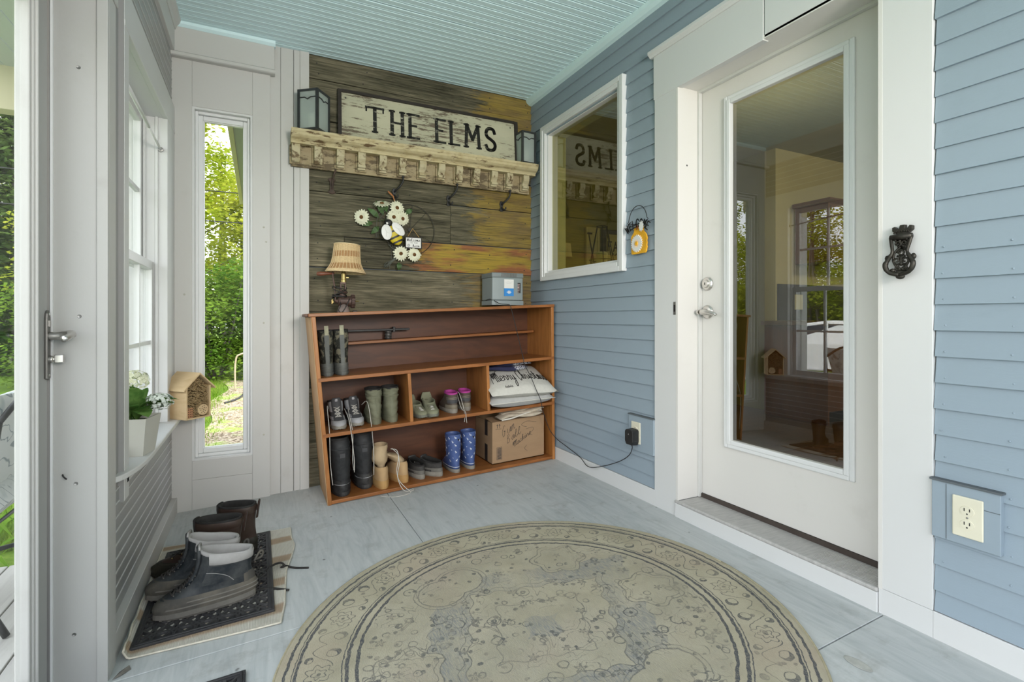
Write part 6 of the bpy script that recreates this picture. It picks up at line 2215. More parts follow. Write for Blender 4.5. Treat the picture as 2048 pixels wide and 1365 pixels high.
wbt = work_boot('dusty grey-toed navy work boot at the front edge of the rubber mat')
wbt.put(-0.012, 2.172, Z4(-0.02) + 0.002, math.radians(181), (1.0, 1.0, 1.06))
wb2 = again(wbt, 'dusty navy work boot half hidden behind the nearest boot on the mat', -0.062, 2.300, Z4(-0.06) + 0.0035, math.radians(173), (1.0, 1.0, 1.06))
for (pts, own) in (([(-0.06, 2.255, -0.055), (0.00, 2.30, -0.078), (0.045, 2.372, -0.074), (0.082, 2.360, -0.060), (0.098, 2.345, -0.070), (0.085, 2.352, -0.076), (0.10, 2.358, -0.076), (0.14, 2.33, -0.081), (0.188, 2.302, -0.079)], wb2),
                   ([(-0.04, 2.165, -0.065), (-0.01, 2.195, -0.077), (0.04, 2.186, -0.075), (0.072, 2.168, -0.077), (0.106, 2.154, -0.082)], wbt.r)):
    MB().tube(smooth_path(pts, 6), 0.0042, 6).build('trailing_lace', M['lace_b'], own, smooth=True)

# ---- tall dark brown boots at the back of the mat
def brown_boot(label):
    b = Shoe('leather_boot', label, 'boot', 'dark brown boots at the back of the mat',
             [(0.024, -0.002, 0.300, 0.052), (0.045, -0.004, 0.298, 0.052), (0.064, -0.002, 0.262, 0.048), (0.080, 0.0, 0.220, 0.045), (0.10, 0.002, 0.176, 0.043), (0.13, 0.002, 0.150, 0.044), (0.175, -0.004, 0.148, 0.048), (0.215, -0.006, 0.148, 0.051)], rise=0.006)
    b.sole(M['olive_blk'], 0.026, 0.298, 0.052, 0.006)
    b.upper(M['brown_l'], 0.022, 14)
    b.band('toe_shell', M['olive_blk'], 0.022, 0.062, 0.003, 4)
    b.band('toe_seam', M['olive_blk'], 0.052, 0.060, 0.0065, 2, -6, 6)
    b.band('collar_pad', M['brown_l'], 0.180, 0.212, 0.0045, 4)
    b.lining(M['black_f'], 0.010, 0.13, 0.004)
    b.tongue(M['black_f'], 0.10, 0.222, 0.028, 0.008, lean=0.002)
    b.laces(M['lace_b'], [0.076, 0.090, 0.106, 0.124, 0.145, 0.168], 0.022, 0.0028, M['brass'])
    MB().prism([(-0.007, 0.150), (0.007, 0.150), (0.009, 0.230), (0.0, 0.238), (-0.009, 0.230)], lambda a, c: (-0.012 - 0.014 * (c - 0.15) / 0.08, a, c), lambda a, c: (-0.007 - 0.014 * (c - 0.15) / 0.08, a, c)).build('pull_tab', M['brown_l'], b.r, local=True)
    return b


bb_ = brown_boot('dark brown leather boot with a black toe shell just behind the work boots')
bb_.put(-0.060, 2.455, Z4(-0.08) + 0.0035, math.radians(165), (1.14, 0.96, 0.95))
again(bb_, 'tall dark brown boot farthest back on the mat, next to the white panel', -0.008, 2.585, Z4(-0.02) + 0.0035, math.radians(158), (1.0, 0.96, 0.95))

# ---- shoes in the rack; rows stand on the boards at these heights
BOT, MID, UPS = 0.0225, 0.3735, 0.6645


def camo_mat():
    t = NT('camouflage_neoprene')
    v = t.coord('Object', (1, 1, 1), 3)
    n = t.noise(v, 30, 3, 0.5, 0.6)
    c = t.ramp(n, [(0.40, (0.020, 0.020, 0.016)), (0.50, (0.055, 0.055, 0.042)), (0.56, (0.14, 0.125, 0.085))], 'CONSTANT')
    t.set(c, 0.8, 0, 0.2)
    return t.m


M['camo'] = camo_mat()
M['rubber_s'] = suede('scuffed_grey_green_rubber', (0.10, 0.105, 0.098), (0.16, 0.16, 0.14), 0.6, 9, 0.6)
b = Shoe('camo_boot', 'camouflage rubber boot with tan pull tab, against the rack side on the upper shelf', 'boot', 'camouflage rubber boots on the upper shelf',
         [(0.016, 0.0, 0.265, 0.045), (0.045, -0.002, 0.260, 0.045), (0.075, 0.0, 0.200, 0.041), (0.11, 0.004, 0.140, 0.037), (0.16, 0.0, 0.122, 0.040), (0.22, -0.004, 0.124, 0.044), (0.258, -0.002, 0.120, 0.042)], rise=0.0)
b.sole(M['rubber_s'], 0.018, 0.262, 0.045, 0.004, back=0.004)
b.upper(M['camo'], 0.014, 12)
b.band('foot_shell', M['rubber_s'], 0.014, 0.070, 0.003, 5)
for z in (0.024, 0.034, 0.044, 0.054):
    b.band('shell_rib', M['rubber_s'], z, z + 0.005, 0.0055, 2)
b.band('heel_strip', M['rubber_s'], 0.066, 0.235, 0.003, 6, 14, 16)
b.lining(M['black_f'], 0.007, 0.15, 0.003)
MB().prism([(-0.011, 0.232), (0.011, 0.232), (0.011, 0.286), (-0.011, 0.286)], lambda a, c: (-0.010, a, c), lambda a, c: (-0.005, a, c)).build('pull_tab', mat('tan_webbing', (0.30, 0.29, 0.20), 0.85, 0.15, 60), b.r, local=True)
b.put(0.356, 3.062, rack_z(0.356, UPS), BACK)
again(b, 'camouflage rubber boot with tan pull tab, the one standing farther from the rack side', 0.437, 3.050, rack_z(0.437, UPS), BACK)

M['grey_f'] = suede('charcoal_mesh', (0.055, 0.055, 0.058), (0.10, 0.10, 0.10), 0.5, 14, 0.85)
M['silver_f'] = suede('silver_grey_synthetic', (0.34, 0.34, 0.35), (0.22, 0.215, 0.21), 0.5, 12, 0.6)
M['sole_p'] = suede('stone_grey_sole', (0.25, 0.235, 0.20), (0.15, 0.135, 0.11), 0.6, 14, 0.85)
b = Shoe('hiking_shoe', 'grey and silver hiking shoe with hanging pale laces, beside the rack side', 'shoe', 'grey hiking shoes on the middle shelf',
         [(0.022, 0.0, 0.262, 0.047), (0.040, -0.002, 0.258, 0.047), (0.056, 0.0, 0.226, 0.043), (0.072, 0.002, 0.186, 0.040), (0.092, 0.002, 0.156, 0.039), (0.115, 0.0, 0.140, 0.041), (0.135, -0.004, 0.132, 0.042)], rise=0.022)
b.sole(M['sole_p'], 0.026, 0.260, 0.047, 0.004)
b.upper(M['grey_f'], 0.020, 12)
b.band('toe_cap', M['silver_f'], 0.020, 0.050, 0.004, 3, -5, 5)
b.band('side_overlay', M['silver_f'], 0.052, 0.066, 0.003, 2, 3, 9)
b.band('side_overlay', M['silver_f'], 0.052, 0.066, 0.003, 2, 21, 27)
b.band('collar_overlay', M['silver_f'], 0.086, 0.130, 0.003, 3, 3, 7)
b.band('collar_overlay', M['silver_f'], 0.086, 0.130, 0.003, 3, 23, 27)
b.lining(M['black_f'], 0.008, 0.08, 0.004)
b.tongue(M['grey_f'], 0.070, 0.145, 0.024, 0.007)
b.tongue(M['silver_f'], 0.128, 0.140, 0.011, 0.010, name='tongue_label')
b.laces(M['lace_w'], [0.066, 0.078, 0.092, 0.106], 0.018, 0.0022)
for pts in ([(0.150, -0.045, 0.110), (0.235, -0.062, 0.135), (0.3, -0.064, 0.0), (0.302, -0.068, -0.16), (0.302, -0.062, -0.29)], [(0.16, 0.040, 0.105), (0.250, 0.048, 0.06), (0.318, 0.050, -0.02), (0.318, 0.058, -0.16), (0.318, 0.055, -0.235)]):
    MB().tube(smooth_path([p for p in pts], 5), 0.0021, 5).build('loose_lace', M['lace_w'], b.r, local=True, smooth=True)
b.put(0.418, 3.302, rack_z(0.418, MID), FRONT)
again(b, 'grey and silver hiking shoe next to the green snow boots', 0.512, 3.322, rack_z(0.512, MID), FRONT + 0.05, 0.98)

def crumple(a, z, k):
    return 0.0022 * math.sin(a * 3 + z * 160 + k * 2) + 0.0016 * math.sin(z * 310 + a * 5 + k)


M['olive_n'] = suede('olive_green_nylon', (0.155, 0.158, 0.105), (0.11, 0.11, 0.075), 0.5, 14, 0.7)
b = Shoe('snow_boot', 'olive green snow boot beside the grey hiking shoes', 'boot', 'olive green snow boots on the middle shelf',
         [(0.024, 0.0, 0.262, 0.049), (0.05, -0.004, 0.256, 0.050), (0.075, 0.002, 0.205, 0.047), (0.105, 0.004, 0.150, 0.044), (0.125, 0.010, 0.132, 0.040), (0.150, 0.004, 0.132, 0.043), (0.205, -0.006, 0.140, 0.048)], rise=0.0, wob=crumple)
b.sole(M['olive_n'], 0.030, 0.260, 0.049, 0.003)
b.upper(M['olive_n'], 0.022, 18)
b.band('foxing_band', M['olive_n'], 0.028, 0.040, 0.0035, 2)
for z in (0.152, 0.170, 0.186):
    b.band('seam_band', M['olive_n'], z, z + 0.009, 0.0025, 2)
b.band('back_seam', M['olive_n'], 0.060, 0.200, 0.0022, 6, 15, 16)
b.lining(M['black_f'], 0.008, 0.12, 0.006, 'fleece_lining')
b.put(0.628, 3.062, rack_z(0.628, MID), BACK)
again(b, 'olive green snow boot beside the first divider', 0.726, 3.060, rack_z(0.726, MID), BACK)

M['sage'] = suede('sage_green_canvas', (0.215, 0.22, 0.145), (0.14, 0.14, 0.095), 0.5, 14, 0.85)
b = Shoe('canvas_shoe', 'small sage green canvas shoe tucked against the first divider', 'shoe', 'sage green canvas shoes in the middle cubby',
         [(0.018, 0.0, 0.225, 0.042), (0.034, -0.002, 0.220, 0.043), (0.048, 0.0, 0.185, 0.040), (0.062, 0.002, 0.150, 0.038), (0.082, 0.002, 0.130, 0.037)], rise=-0.012)
b.sole(suede('grey_green_sole', (0.15, 0.155, 0.125), (0.10, 0.10, 0.08), 0.5, 14), 0.022, 0.224, 0.042, 0.004)
b.upper(M['sage'], 0.016, 10)
b.band('toe_overlay', M['sage'], 0.020, 0.044, 0.0035, 3, -5, 5)
b.lining(M['sage'], 0.006, 0.05, 0.003)
b.tongue(M['sage'], 0.046, 0.072, 0.022, 0.006)
MB().loft([[(-0.002 + 0.006 * q, y * (1 - 0.35 * q * q), 0.070 + 0.050 * q) for y in (-0.036, -0.022, 0.0, 0.022, 0.036)] + [(0.010 + 0.006 * q, y * (1 - 0.35 * q * q), 0.070 + 0.050 * q) for y in (0.034, 0.02, 0.0, -0.02, -0.034)] for q in (0, .35, .7, 1.0)]).build('heel_tab', M['sage'], b.r, local=True, smooth=True)
b.laces(M['lace_w'], [0.044, 0.054, 0.064], 0.012, 0.0018)
b.put(0.884, 3.268, rack_z(0.884, MID), FRONT + 0.12)
again(b, 'small sage green canvas shoe beside the brown hiking shoes', 0.990, 3.262, rack_z(0.990, MID), FRONT - 0.10, 1.06)

M['brown_s'] = suede('brown_hiking_leather', (0.075, 0.058, 0.045), (0.15, 0.125, 0.10), 0.5, 14, 0.6)
M['magenta'] = mat('magenta_lining', (0.34, 0.04, 0.22), 0.9, 0.2, 30)
b = Shoe('hiking_boot', 'brown hiking boot with a magenta collar beside the sage canvas shoe', 'boot', 'brown hiking boots with magenta collars',
         [(0.022, 0.0, 0.245, 0.046), (0.045, -0.003, 0.240, 0.046), (0.065, 0.0, 0.190, 0.042), (0.085, 0.002, 0.152, 0.039), (0.105, 0.002, 0.128, 0.038), (0.122, 0.0, 0.118, 0.038)], rise=0.008)
b.sole(M['sole_p'], 0.026, 0.244, 0.046, 0.004)
b.upper(M['brown_s'], 0.020, 12)
b.band('heel_counter', suede('tan_grey_bumper', (0.20, 0.175, 0.13), (0.12, 0.11, 0.09), 0.5, 14), 0.022, 0.052, 0.004, 3, 9, 21)
b.band('heel_overlay', M['grey_f'], 0.062, 0.084, 0.003, 3, 10, 20)
b.band('stitch_line', M['sole_p'], 0.088, 0.0905, 0.0026, 1, 9, 21)
b.band('stitch_line', M['sole_p'], 0.096, 0.0985, 0.0026, 1, 9, 21)
b.lining(M['magenta'], 0.009, 0.06, 0.006, 'collar_lining')
b.tongue(M['magenta'], 0.08, 0.128, 0.022, 0.007)
b.laces(M['lace_w'], [0.070, 0.084, 0.098, 0.112], 0.016, 0.002)
MB().tube(smooth_path([(0.12, -0.035, 0.115), (0.06, -0.052, 0.12), (0.0, -0.054, 0.055), (-0.030, -0.050, 0.022), (-0.068, -0.046, 0.012), (-0.074, -0.046, -0.02), (-0.073, -0.050, -0.055)], 5), 0.002, 5).build('loose_lace', M['lace_w'], b.r, local=True, smooth=True)
b.put(1.118, 3.075, rack_z(1.118, MID), BACK)
again(b, 'brown hiking boot with a magenta collar beside the second divider', 1.215, 3.098, rack_z(1.215, MID), BACK - 0.06, 0.98)

M['blk_ny'] = suede('black_nylon', (0.020, 0.021, 0.022), (0.055, 0.055, 0.055), 0.5, 10, 0.6)
M['blk_rub'] = suede('scuffed_black_rubber', (0.024, 0.024, 0.025), (0.11, 0.108, 0.10), 0.6, 8, 0.55)
b = Shoe('winter_boot', 'tall black winter boot in the bottom left corner of the rack', 'boot', 'tall black winter boots on the rack floor',
         [(0.020, 0.0, 0.300, 0.062), (0.055, -0.004, 0.295, 0.062), (0.085, 0.0, 0.230, 0.058), (0.12, 0.002, 0.180, 0.055), (0.18, -0.002, 0.165, 0.058), (0.25, -0.006, 0.172, 0.063), (0.295, 0.0, 0.166, 0.060), (0.318, 0.014, 0.150, 0.050)], rise=0.0, wob=crumple)
b.sole(M['blk_rub'], 0.024, 0.298, 0.062, 0.004)
b.upper(M['blk_ny'], 0.018, 22)
b.band('rubber_foot', M['blk_rub'], 0.018, 0.088, 0.004, 6)
b.band('foot_welt', M['silver_f'], 0.066, 0.0685, 0.0052, 1)
b.band('cuff_seam', M['blk_ny'], 0.262, 0.272, 0.004, 2)
b.band('back_strip', M['blk_ny'], 0.095, 0.262, 0.003, 6, 14, 16)
b.lining(M['black_f'], 0.010, 0.14, 0.010, 'fleece_lining')
MB().box(-0.012, -0.006, -0.014, 0.016, 0.222, 0.246).build('heel_patch', M['grey_f'], b.r, local=True)
b.put(0.437, 3.030, rack_z(0.437, BOT), BACK + 0.05)
again(b, 'tall black winter boot between its mate and the tan boots', 0.570, 3.085, rack_z(0.570, BOT), BACK - 0.04)

# ---- tan boots with slouching shafts
M['tan'] = suede('tan_nubuck', (0.43, 0.29, 0.15), (0.34, 0.22, 0.11), 0.5, 10, 0.8)
M['tan_c'] = suede('tan_canvas_shaft', (0.44, 0.33, 0.20), (0.33, 0.24, 0.14), 0.5, 14, 0.9)
M['tan_s'] = suede('honey_rubber_sole', (0.42, 0.25, 0.095), (0.34, 0.21, 0.09), 0.5, 8, 0.6)


def tan_boot(label, shaft, top):
    b = Shoe('tan_boot', label, 'boot', 'tan lace-up boots on the rack floor',
             [(0.030, 0.0, 0.262, 0.051), (0.055, -0.004, 0.256, 0.051), (0.080, 0.0, 0.220, 0.047), (0.105, 0.004, 0.170, 0.042), (0.122, 0.016, 0.140, 0.032)], rise=0.0)
    b.sole(M['tan_s'], 0.046, 0.262, 0.051, 0.003)
    b.upper(M['tan'], 0.040, 12)
    mb = MB()
    rs = []
    for (cx, cy, z, rx, ry) in shaft:
        rs.append([(cx + (rx + 0.003 * math.sin(5 * q + z * 90)) * math.cos(2 * PI * q / 24), cy + (ry + 0.003 * math.sin(7 * q + z * 120)) * math.sin(2 * PI * q / 24), z) for q in range(24)])
    mb.loft(rs, True, False)
    s = mb.build('shaft', M['tan_c'], b.r, local=True, smooth=True)
    cx, cy, z, rx, ry = shaft[-1]
    MB().loft([[(cx + (rx * f) * math.cos(2 * PI * q / 24), cy + ry * f * math.sin(2 * PI * q / 24), z + dz_) for q in range(24)] for f, dz_ in ((1.0, 0), (0.98, 0.004), (0.88, 0.002), (0.8, -0.03), (0.7, -0.05))], False, True).build('shaft_lining', M['tan_c'], s, local=True, smooth=True)
    return b


b = tan_boot('tan boot standing upright with its laces spilling onto the floor', [(0.08, 0, 0.110, 0.050, 0.026), (0.078, 0, 0.126, 0.044, 0.022), (0.075, 0.004, 0.145, 0.056, 0.040), (0.072, 0.006, 0.170, 0.064, 0.047), (0.070, 0.004, 0.205, 0.060, 0.044), (0.072, -0.002, 0.232, 0.058, 0.041), (0.070, -0.004, 0.246, 0.060, 0.040)], 0)
b.put(0.662, 3.022, rack_z(0.662, BOT), BACK)
for pts in ([(0.700, 3.03, 0.195), (0.728, 2.99, 0.190), (0.738, 2.978, 0.12), (0.728, 2.975, 0.05), (0.742, 2.97, 0.01), (0.772, 2.955, -0.025), (0.795, 2.935, -0.046), (0.760, 2.915, -0.050), (0.700, 2.915, -0.053), (0.645, 2.955, -0.056), (0.630, 2.985, -0.057)],
            [(0.705, 3.02, 0.20), (0.735, 2.985, 0.16), (0.722, 2.972, 0.08), (0.738, 2.968, 0.0), (0.768, 2.95, -0.042), (0.815, 2.96, -0.047), (0.822, 2.985, -0.046), (0.79, 2.968, -0.046)]):
    MB().tube(smooth_path(pts, 6), 0.0021, 5).build('loose_lace', M['lace_w'], b.r, smooth=True, local=True)
# the laces were laid out in the scene: bring them into the boot's own space
inv = (Matrix.Translation((0.662, 3.022, rack_z(0.662, BOT))) @ on_slope(BACK).to_matrix().to_4x4()).inverted()
for ch in KIDS[b.r]:
    if ch.name.startswith('loose_lace'):
        ch.data.transform(inv)
b = tan_boot('tan boot with its shaft slumped over sideways behind the upright one', [(0.08, 0.0, 0.110, 0.046, 0.032), (0.080, 0.010, 0.128, 0.046, 0.034), (0.082, 0.030, 0.150, 0.050, 0.040), (0.086, 0.056, 0.168, 0.054, 0.034), (0.088, 0.080, 0.176, 0.056, 0.030), (0.090, 0.100, 0.186, 0.054, 0.028)], 0)
b.put(0.800, 3.060, rack_z(0.800, BOT), BACK + 0.22)

# ---- dark trainers
M['dk_mesh'] = suede('dark_grey_mesh', (0.040, 0.038, 0.036), (0.085, 0.08, 0.075), 0.5, 14, 0.85)
b = Shoe('trainer', 'dark grey trainer just right of the slumped tan boot', 'shoe', 'dark grey trainers on the rack floor',
         [(0.022, 0.0, 0.265, 0.044), (0.040, -0.002, 0.260, 0.044), (0.055, 0.0, 0.225, 0.041), (0.068, 0.002, 0.185, 0.038), (0.082, 0.004, 0.150, 0.037)], rise=0.022)
b.sole(M['sole_p'], 0.028, 0.262, 0.044, 0.004)
b.upper(M['dk_mesh'], 0.020, 10)
b.band('heel_counter', M['rubber_g'], 0.024, 0.052, 0.003, 3, 10, 20)
b.band('side_overlay', M['rubber_g'], 0.040, 0.050, 0.003, 2, 3, 12)
b.band('side_overlay', M['rubber_g'], 0.040, 0.050, 0.003, 2, 18, 27)
b.lining(M['black_f'], 0.007, 0.045, 0.004)
b.tongue(M['dk_mesh'], 0.062, 0.094, 0.024, 0.007)
b.laces(M['lace_w'], [0.058, 0.066, 0.074, 0.082], 0.016, 0.002)
b.put(0.905, 3.062, rack_z(0.905, BOT), BACK + 0.16)
again(b, 'dark grey trainer turned askew beside the blue rain boots', 1.022, 3.052, rack_z(1.022, BOT), BACK + 0.52)

# ---- blue rain boots with white animal print
def rain_mat():
    t = NT('blue_printed_rubber')
    v = t.coord('Object', (1, 1, 1), 0)
    n = t.noise(v, 9, 4)
    c = t.ramp(n, [(0.3, (0.045, 0.075, 0.20)), (0.7, (0.065, 0.105, 0.26))])
    t.set(c, 0.42, 0, 0.4)
    return t.m


M['rain'] = rain_mat()
M['rain_w'] = mat('white_print', (0.66, 0.68, 0.70), 0.5, 0.03)
b = Shoe('rain_boot', 'blue rain boot with white animal print beside the askew trainer', 'boot', 'blue rain boots on the rack floor',
         [(0.020, 0.0, 0.230, 0.042), (0.040, -0.003, 0.224, 0.042), (0.070, 0.0, 0.170, 0.040), (0.10, 0.002, 0.122, 0.041), (0.16, -0.002, 0.112, 0.045), (0.238, -0.004, 0.112, 0.047)], rise=0.0)
b.sole(M['sole_p'], 0.022, 0.228, 0.042, 0.003, back=0.003)
b.upper(M['rain'], 0.018, 12)
b.band('foxing_line', M['rain_w'], 0.034, 0.0375, 0.002, 1)
b.lining(M['rain'], 0.004, 0.16, 0.002)


def on_shoe(b, ang, z, off):
    r0 = b.ring(z, off)
    n = b.n
    f = (ang / (2 * PI) * n) % n
    i = int(f)
    t = f - i
    p, q = r0[i], r0[(i + 1) % n]
    return Vector((lerp(p[0], q[0], t), lerp(p[1], q[1], t), lerp(p[2], q[2], t)))


m = MB()
random.seed(11)
llama = [(-4, 0, -3, 0, -3, 5, -4, 5), (2, 0, 3, 0, 3, 5, 2, 5), (-4, 4, 3, 4, 3, 7, -4, 7), (2, 6, 4, 6, 4, 12, 2, 12), (4, 10, 6, 10, 6, 12, 4, 12)]
spots = []
for zi in range(7):
    for ai in range(12):
        if (zi + ai) % 2: continue
        spots.append((ai / 12 * 2 * PI + random.uniform(-.15, .15) + PI, 0.070 + zi * 0.0245 + random.uniform(-.005, .005), random.choice((-1, 1)), random.random()))
for (a, z, fl_, rr) in spots:
    u = 0.00105
    rad = 0.047
    parts = llama if rr < 0.6 else [(-3, 0, 0, 3, 1, 6, -3, 4)]
    for q in parts:
        c = [(q[k] * u * fl_, q[k + 1] * u * 1.25) for k in range(0, 8, 2)]
        lo = [on_shoe(b, a + x / rad, z + y, 0.0004) for x, y in c]
        hi = [on_shoe(b, a + x / rad, z + y, 0.0010) for x, y in c]
        m.hexa(lo + hi)
m.build('animal_print', M['rain_w'], b.r, local=True)
hh = MB()
pts = [(-5, 3), (-4, 5.5), (-2, 6), (0, 4), (2, 6), (4, 5.5), (5, 3), (0, -5)]
lo = [on_shoe(b, PI + 0.32 + x * 0.0013 / 0.047, 0.205 + y * 0.0013, 0.0005) for x, y in pts]
hi = [on_shoe(b, PI + 0.32 + x * 0.0013 / 0.047, 0.205 + y * 0.0013, 0.0014) for x, y in pts]
hh.add(lo + hi, [tuple(range(8)), tuple(range(8, 16))] + [(i, (i + 1) % 8, 8 + (i + 1) % 8, 8 + i) for i in range(8)])
hh.build('heart_hole', M['dark'], b.r, local=True)
b.put(1.128, 3.058, rack_z(1.128, BOT), BACK)
again(b, 'blue rain boot with white animal print beside the cardboard box', 1.235, 3.072, rack_z(1.235, BOT), BACK - 0.05, 1.0, False)

# =================================================================== OTHER THINGS IN THE RACK
# iron bar with a coil spring on the narrow shelf
ns_b = 0.8305
ib = thing('iron_spring_bar', 'black iron bar with a coil spring lying on the narrow upper shelf', 'tool', (0.70, 3.30, 0.85))
zb0 = rack_z(0.74, ns_b)
MB().hexa([(0.46, 3.292, zb0 + 0.047), (0.885, 3.292, zb0 + 0.056), (0.885, 3.326, zb0 + 0.056), (0.46, 3.326, zb0 + 0.047), (0.46, 3.292, zb0 + 0.060), (0.885, 3.292, zb0 + 0.070), (0.885, 3.326, zb0 + 0.070), (0.46, 3.326, zb0 + 0.060)]).build('bar', M['black'], ib, bevel=0.003)
sp_p = [(0.748 + 0.020 * math.cos(i * 0.5), 3.308 + 0.018 * math.sin(i * 0.5), zb0 + 0.004 + 0.0455 * i / 62) for i in range(63)]
MB().tube(sp_p, 0.0042, 6).build('coil_spring', M['pewter'], ib, smooth=True)
MB().lathe([(0, 0), (0.022, 0), (0.022, 0.004), (0, 0.004)], 18, Matrix.Translation((0.748, 3.308, zb0 + 0.001))).build('spring_seat', M['black'], ib)
MB().box(0.775, 0.790, 3.288, 3.330, zb0 + 0.046, zb0 + 0.078).build('clamp', M['black'], ib, bevel=0.002)
MB().box(0.462, 0.482, 3.294, 3.324, zb0 - 0.004 - 0.0135, zb0 + 0.048).build('bar_foot', M['black'], ib, bevel=0.002)

# cushions
M['linen'] = mat('off_white_linen', (0.52, 0.505, 0.455), 0.9, 0.05, 60, bump=0.12)
M['grey_cot'] = mat('pale_grey_cotton', (0.42, 0.42, 0.405), 0.9, 0.06, 30, bump=0.12)
zsh = rack_z(1.56, MID)
p2 = thing('throw_pillow', 'plain pale grey pillow under the lettered pillow', 'pillow', (1.57, 3.13, zsh), group='pillows in the rack')
MP = Matrix.Translation((1.558, 3.145, zsh + 0.058)) @ Matrix.Rotation(math.radians(4), 4, 'X') @ Matrix.Rotation(math.radians(-3), 4, 'Y') @ Matrix.Rotation(math.radians(-3), 4, 'Z')
m = MB()
pillow(m, 0.455, 0.40, 0.112, MP, 16)
m.build('cover', M['grey_cot'], p2, smooth=True)
m = MB()
rim = [MP @ Vector((0.2275 * a, 0.20 * b_, 0)) for a, b_ in [(-1 + 2 * i / 12, -1) for i in range(13)]]
m.tube(rim, 0.0035, 6)
m.build('front_seam', M['linen'], p2, smooth=True)
p1 = thing('throw_pillow', 'off-white pillow lettered Merry Christmas in black script', 'pillow', (1.55, 3.1, zsh + 0.11), group='pillows in the rack')
MP = Matrix.Translation((1.556, 3.105, zsh + 0.158)) @ Matrix.Rotation(math.radians(19), 4, 'X') @ Matrix.Rotation(math.radians(-1), 4, 'Y') @ Matrix.Rotation(math.radians(-2), 4, 'Z')
m = MB()
pf_ = pillow(m, 0.475, 0.40, 0.115, MP, 16)
cv = m.build('cover', M['linen'], p1, smooth=True)


def on_pillow(x, y, h):
    p = pf_(x / 0.475 + 0.5, y / 0.40 + 0.5, 1)
    return MP @ Vector((p[0], p[1], p[2] + 0.0004 + h))


m = MB()


def script(text, x0, y0, hgt, adv, w):
    x = x0
    for ch in text:
        if ch != ' ':
            for pl in LOW[ch]:
                pts = [(x + px_ * adv, y0 + py_ * hgt) for px_, py_ in pl]
                if len(pts) > 2: pts = [(p.x, p.y) for p in smooth_path([(a, c, 0) for a, c in pts], 4)]
                stroke(m, pts, w, on_pillow, 0.0, 0.0012)
        x += adv * (1.15 if ch in 'MC' else 0.95 if ch != ' ' else 0.5)


script('Merry', -0.170, -0.092, 0.125, 0.0285, 0.0044)
script('Christmas', -0.010, -0.092, 0.125, 0.0252, 0.0044)
stroke(m, [(p.x, p.y) for p in smooth_path([(-0.20, -0.10, 0), (-0.19, -0.02, 0), (-0.165, 0.0, 0), (-0.13, 0.05, 0), (-0.08, 0.07, 0), (-0.03, 0.05, 0)], 5)], 0.003, on_pillow, 0, 0.0012)
for k in range(6):
    stroke(m, [(-0.135 + 0.009 * k, -0.165), (-0.131 + 0.009 * k, -0.145 - 0.006 * (k % 2)), (-0.127 + 0.009 * k, -0.165)], 0.002, on_pillow, 0, 0.0012)
for k in range(3):
    stroke(m, [(0.105 + 0.009 * k, 0.085), (0.108 + 0.009 * k, 0.112)], 0.003, on_pillow, 0, 0.0012)
tag(m.build('script_lettering', M['black'], cv), kind='stuff')

# navy cloth with white snowflakes squeezed above the pillows
def snow_mat():
    t = NT('navy_snowflake_cloth')
    v = t.coord('Object', (1, 1, 1))
    e = t.voronoi(v, 75, 'DISTANCE_TO_EDGE')
    x = t.sep(v)[0]
    msk = t.math('MULTIPLY', t.ramp(e, [(0.06, 1.0), (0.14, 0.0)]), t.ramp(t.math('ADD', x, t.math('MULTIPLY', t.noise(v, 22, 2), 0.10)), [(0.075, 0.0), (0.095, 1.0)]))
    t.set(t.mix(msk, (0.018, 0.020, 0.060), (0.62, 0.63, 0.66)), 0.9)
    return t.m


nz_ = rack_z(1.5, 0.60)
nc = thing('snowflake_cloth', 'navy cloth with white snowflakes folded on top of the pillows', 'cloth', (1.52, 3.2, 0.62))
m = MB()
random.seed(5)
for (x0, x1, y0, y1, z0, z1, q) in ((1.355, 1.66, 3.08, 3.35, 0.612, 0.646, 0.0), (1.365, 1.70, 3.10, 3.35, 0.645, 0.672, 1.3)):
    nn = 14
    ring = []
    secs = []
    for i in range(nn + 1):
        t = i / nn
        x = lerp(x0, x1, t)
        e = min(1.0, 4 * t, 4 * (1 - t)) ** 0.5
        zc_ = (z0 + z1) / 2 + 0.003 * math.sin(t * 9 + q)
        hh_ = (z1 - z0) / 2 * (0.35 + 0.65 * e)
        yf = y0 + 0.012 * math.sin(t * 7 + q) + 0.02 * (1 - e)
        secs.append([(x, yf + hh_ * (1 - math.cos(a)) if False else lerp(yf, y1, s_), zc_ + hh_ * math.sin(a)) for (s_, a) in ((0.0, 0), (0.03, .8), (0.10, 1.3), (0.5, 1.57), (1.0, 1.57), (1.0, -1.57), (0.5, -1.57), (0.10, -1.3), (0.03, -.8))])
    m.loft(secs)
m.build('folded_cloth', snow_mat(), nc, smooth=True)

# cardboard box with marker writing
M['card'] = mat('brown_cardboard', (0.30, 0.195, 0.11), 0.85, 0.07, 5, (1, 1, 3), 0.03)
M['marker'] = mat('dark_marker', (0.05, 0.04, 0.035), 0.7, 0.1, 10, bump=0)
bx0, bx1, by0, by1 = 1.378, 1.768, 3.075, 3.362
bz = rack_z(1.57, BOT)
cb = thing('cardboard_box', 'open brown cardboard box with Gum Ball Machine handwritten on its side', 'box', (1.57, 3.2, bz))
zl, zr = rack_z(bx0, BOT) + 0.001, rack_z(bx1, BOT) + 0.001
H = 0.272
th = 0.005
def bwall(x0, x1, y0, y1, name='box_side'):
    z00, z01 = lerp(zl, zr, (x0 - bx0) / (bx1 - bx0)), lerp(zl, zr, (x1 - bx0) / (bx1 - bx0))
    MB().hexa([(x0, y0, z00), (x1, y0, z01), (x1, y1, z01), (x0, y1, z00), (x0, y0, z00 + H), (x1, y0, z01 + H), (x1, y1, z01 + H), (x0, y1, z00 + H)]).build(name, M['card'], cb)
bwall(bx0, bx1, by0, by0 + th)
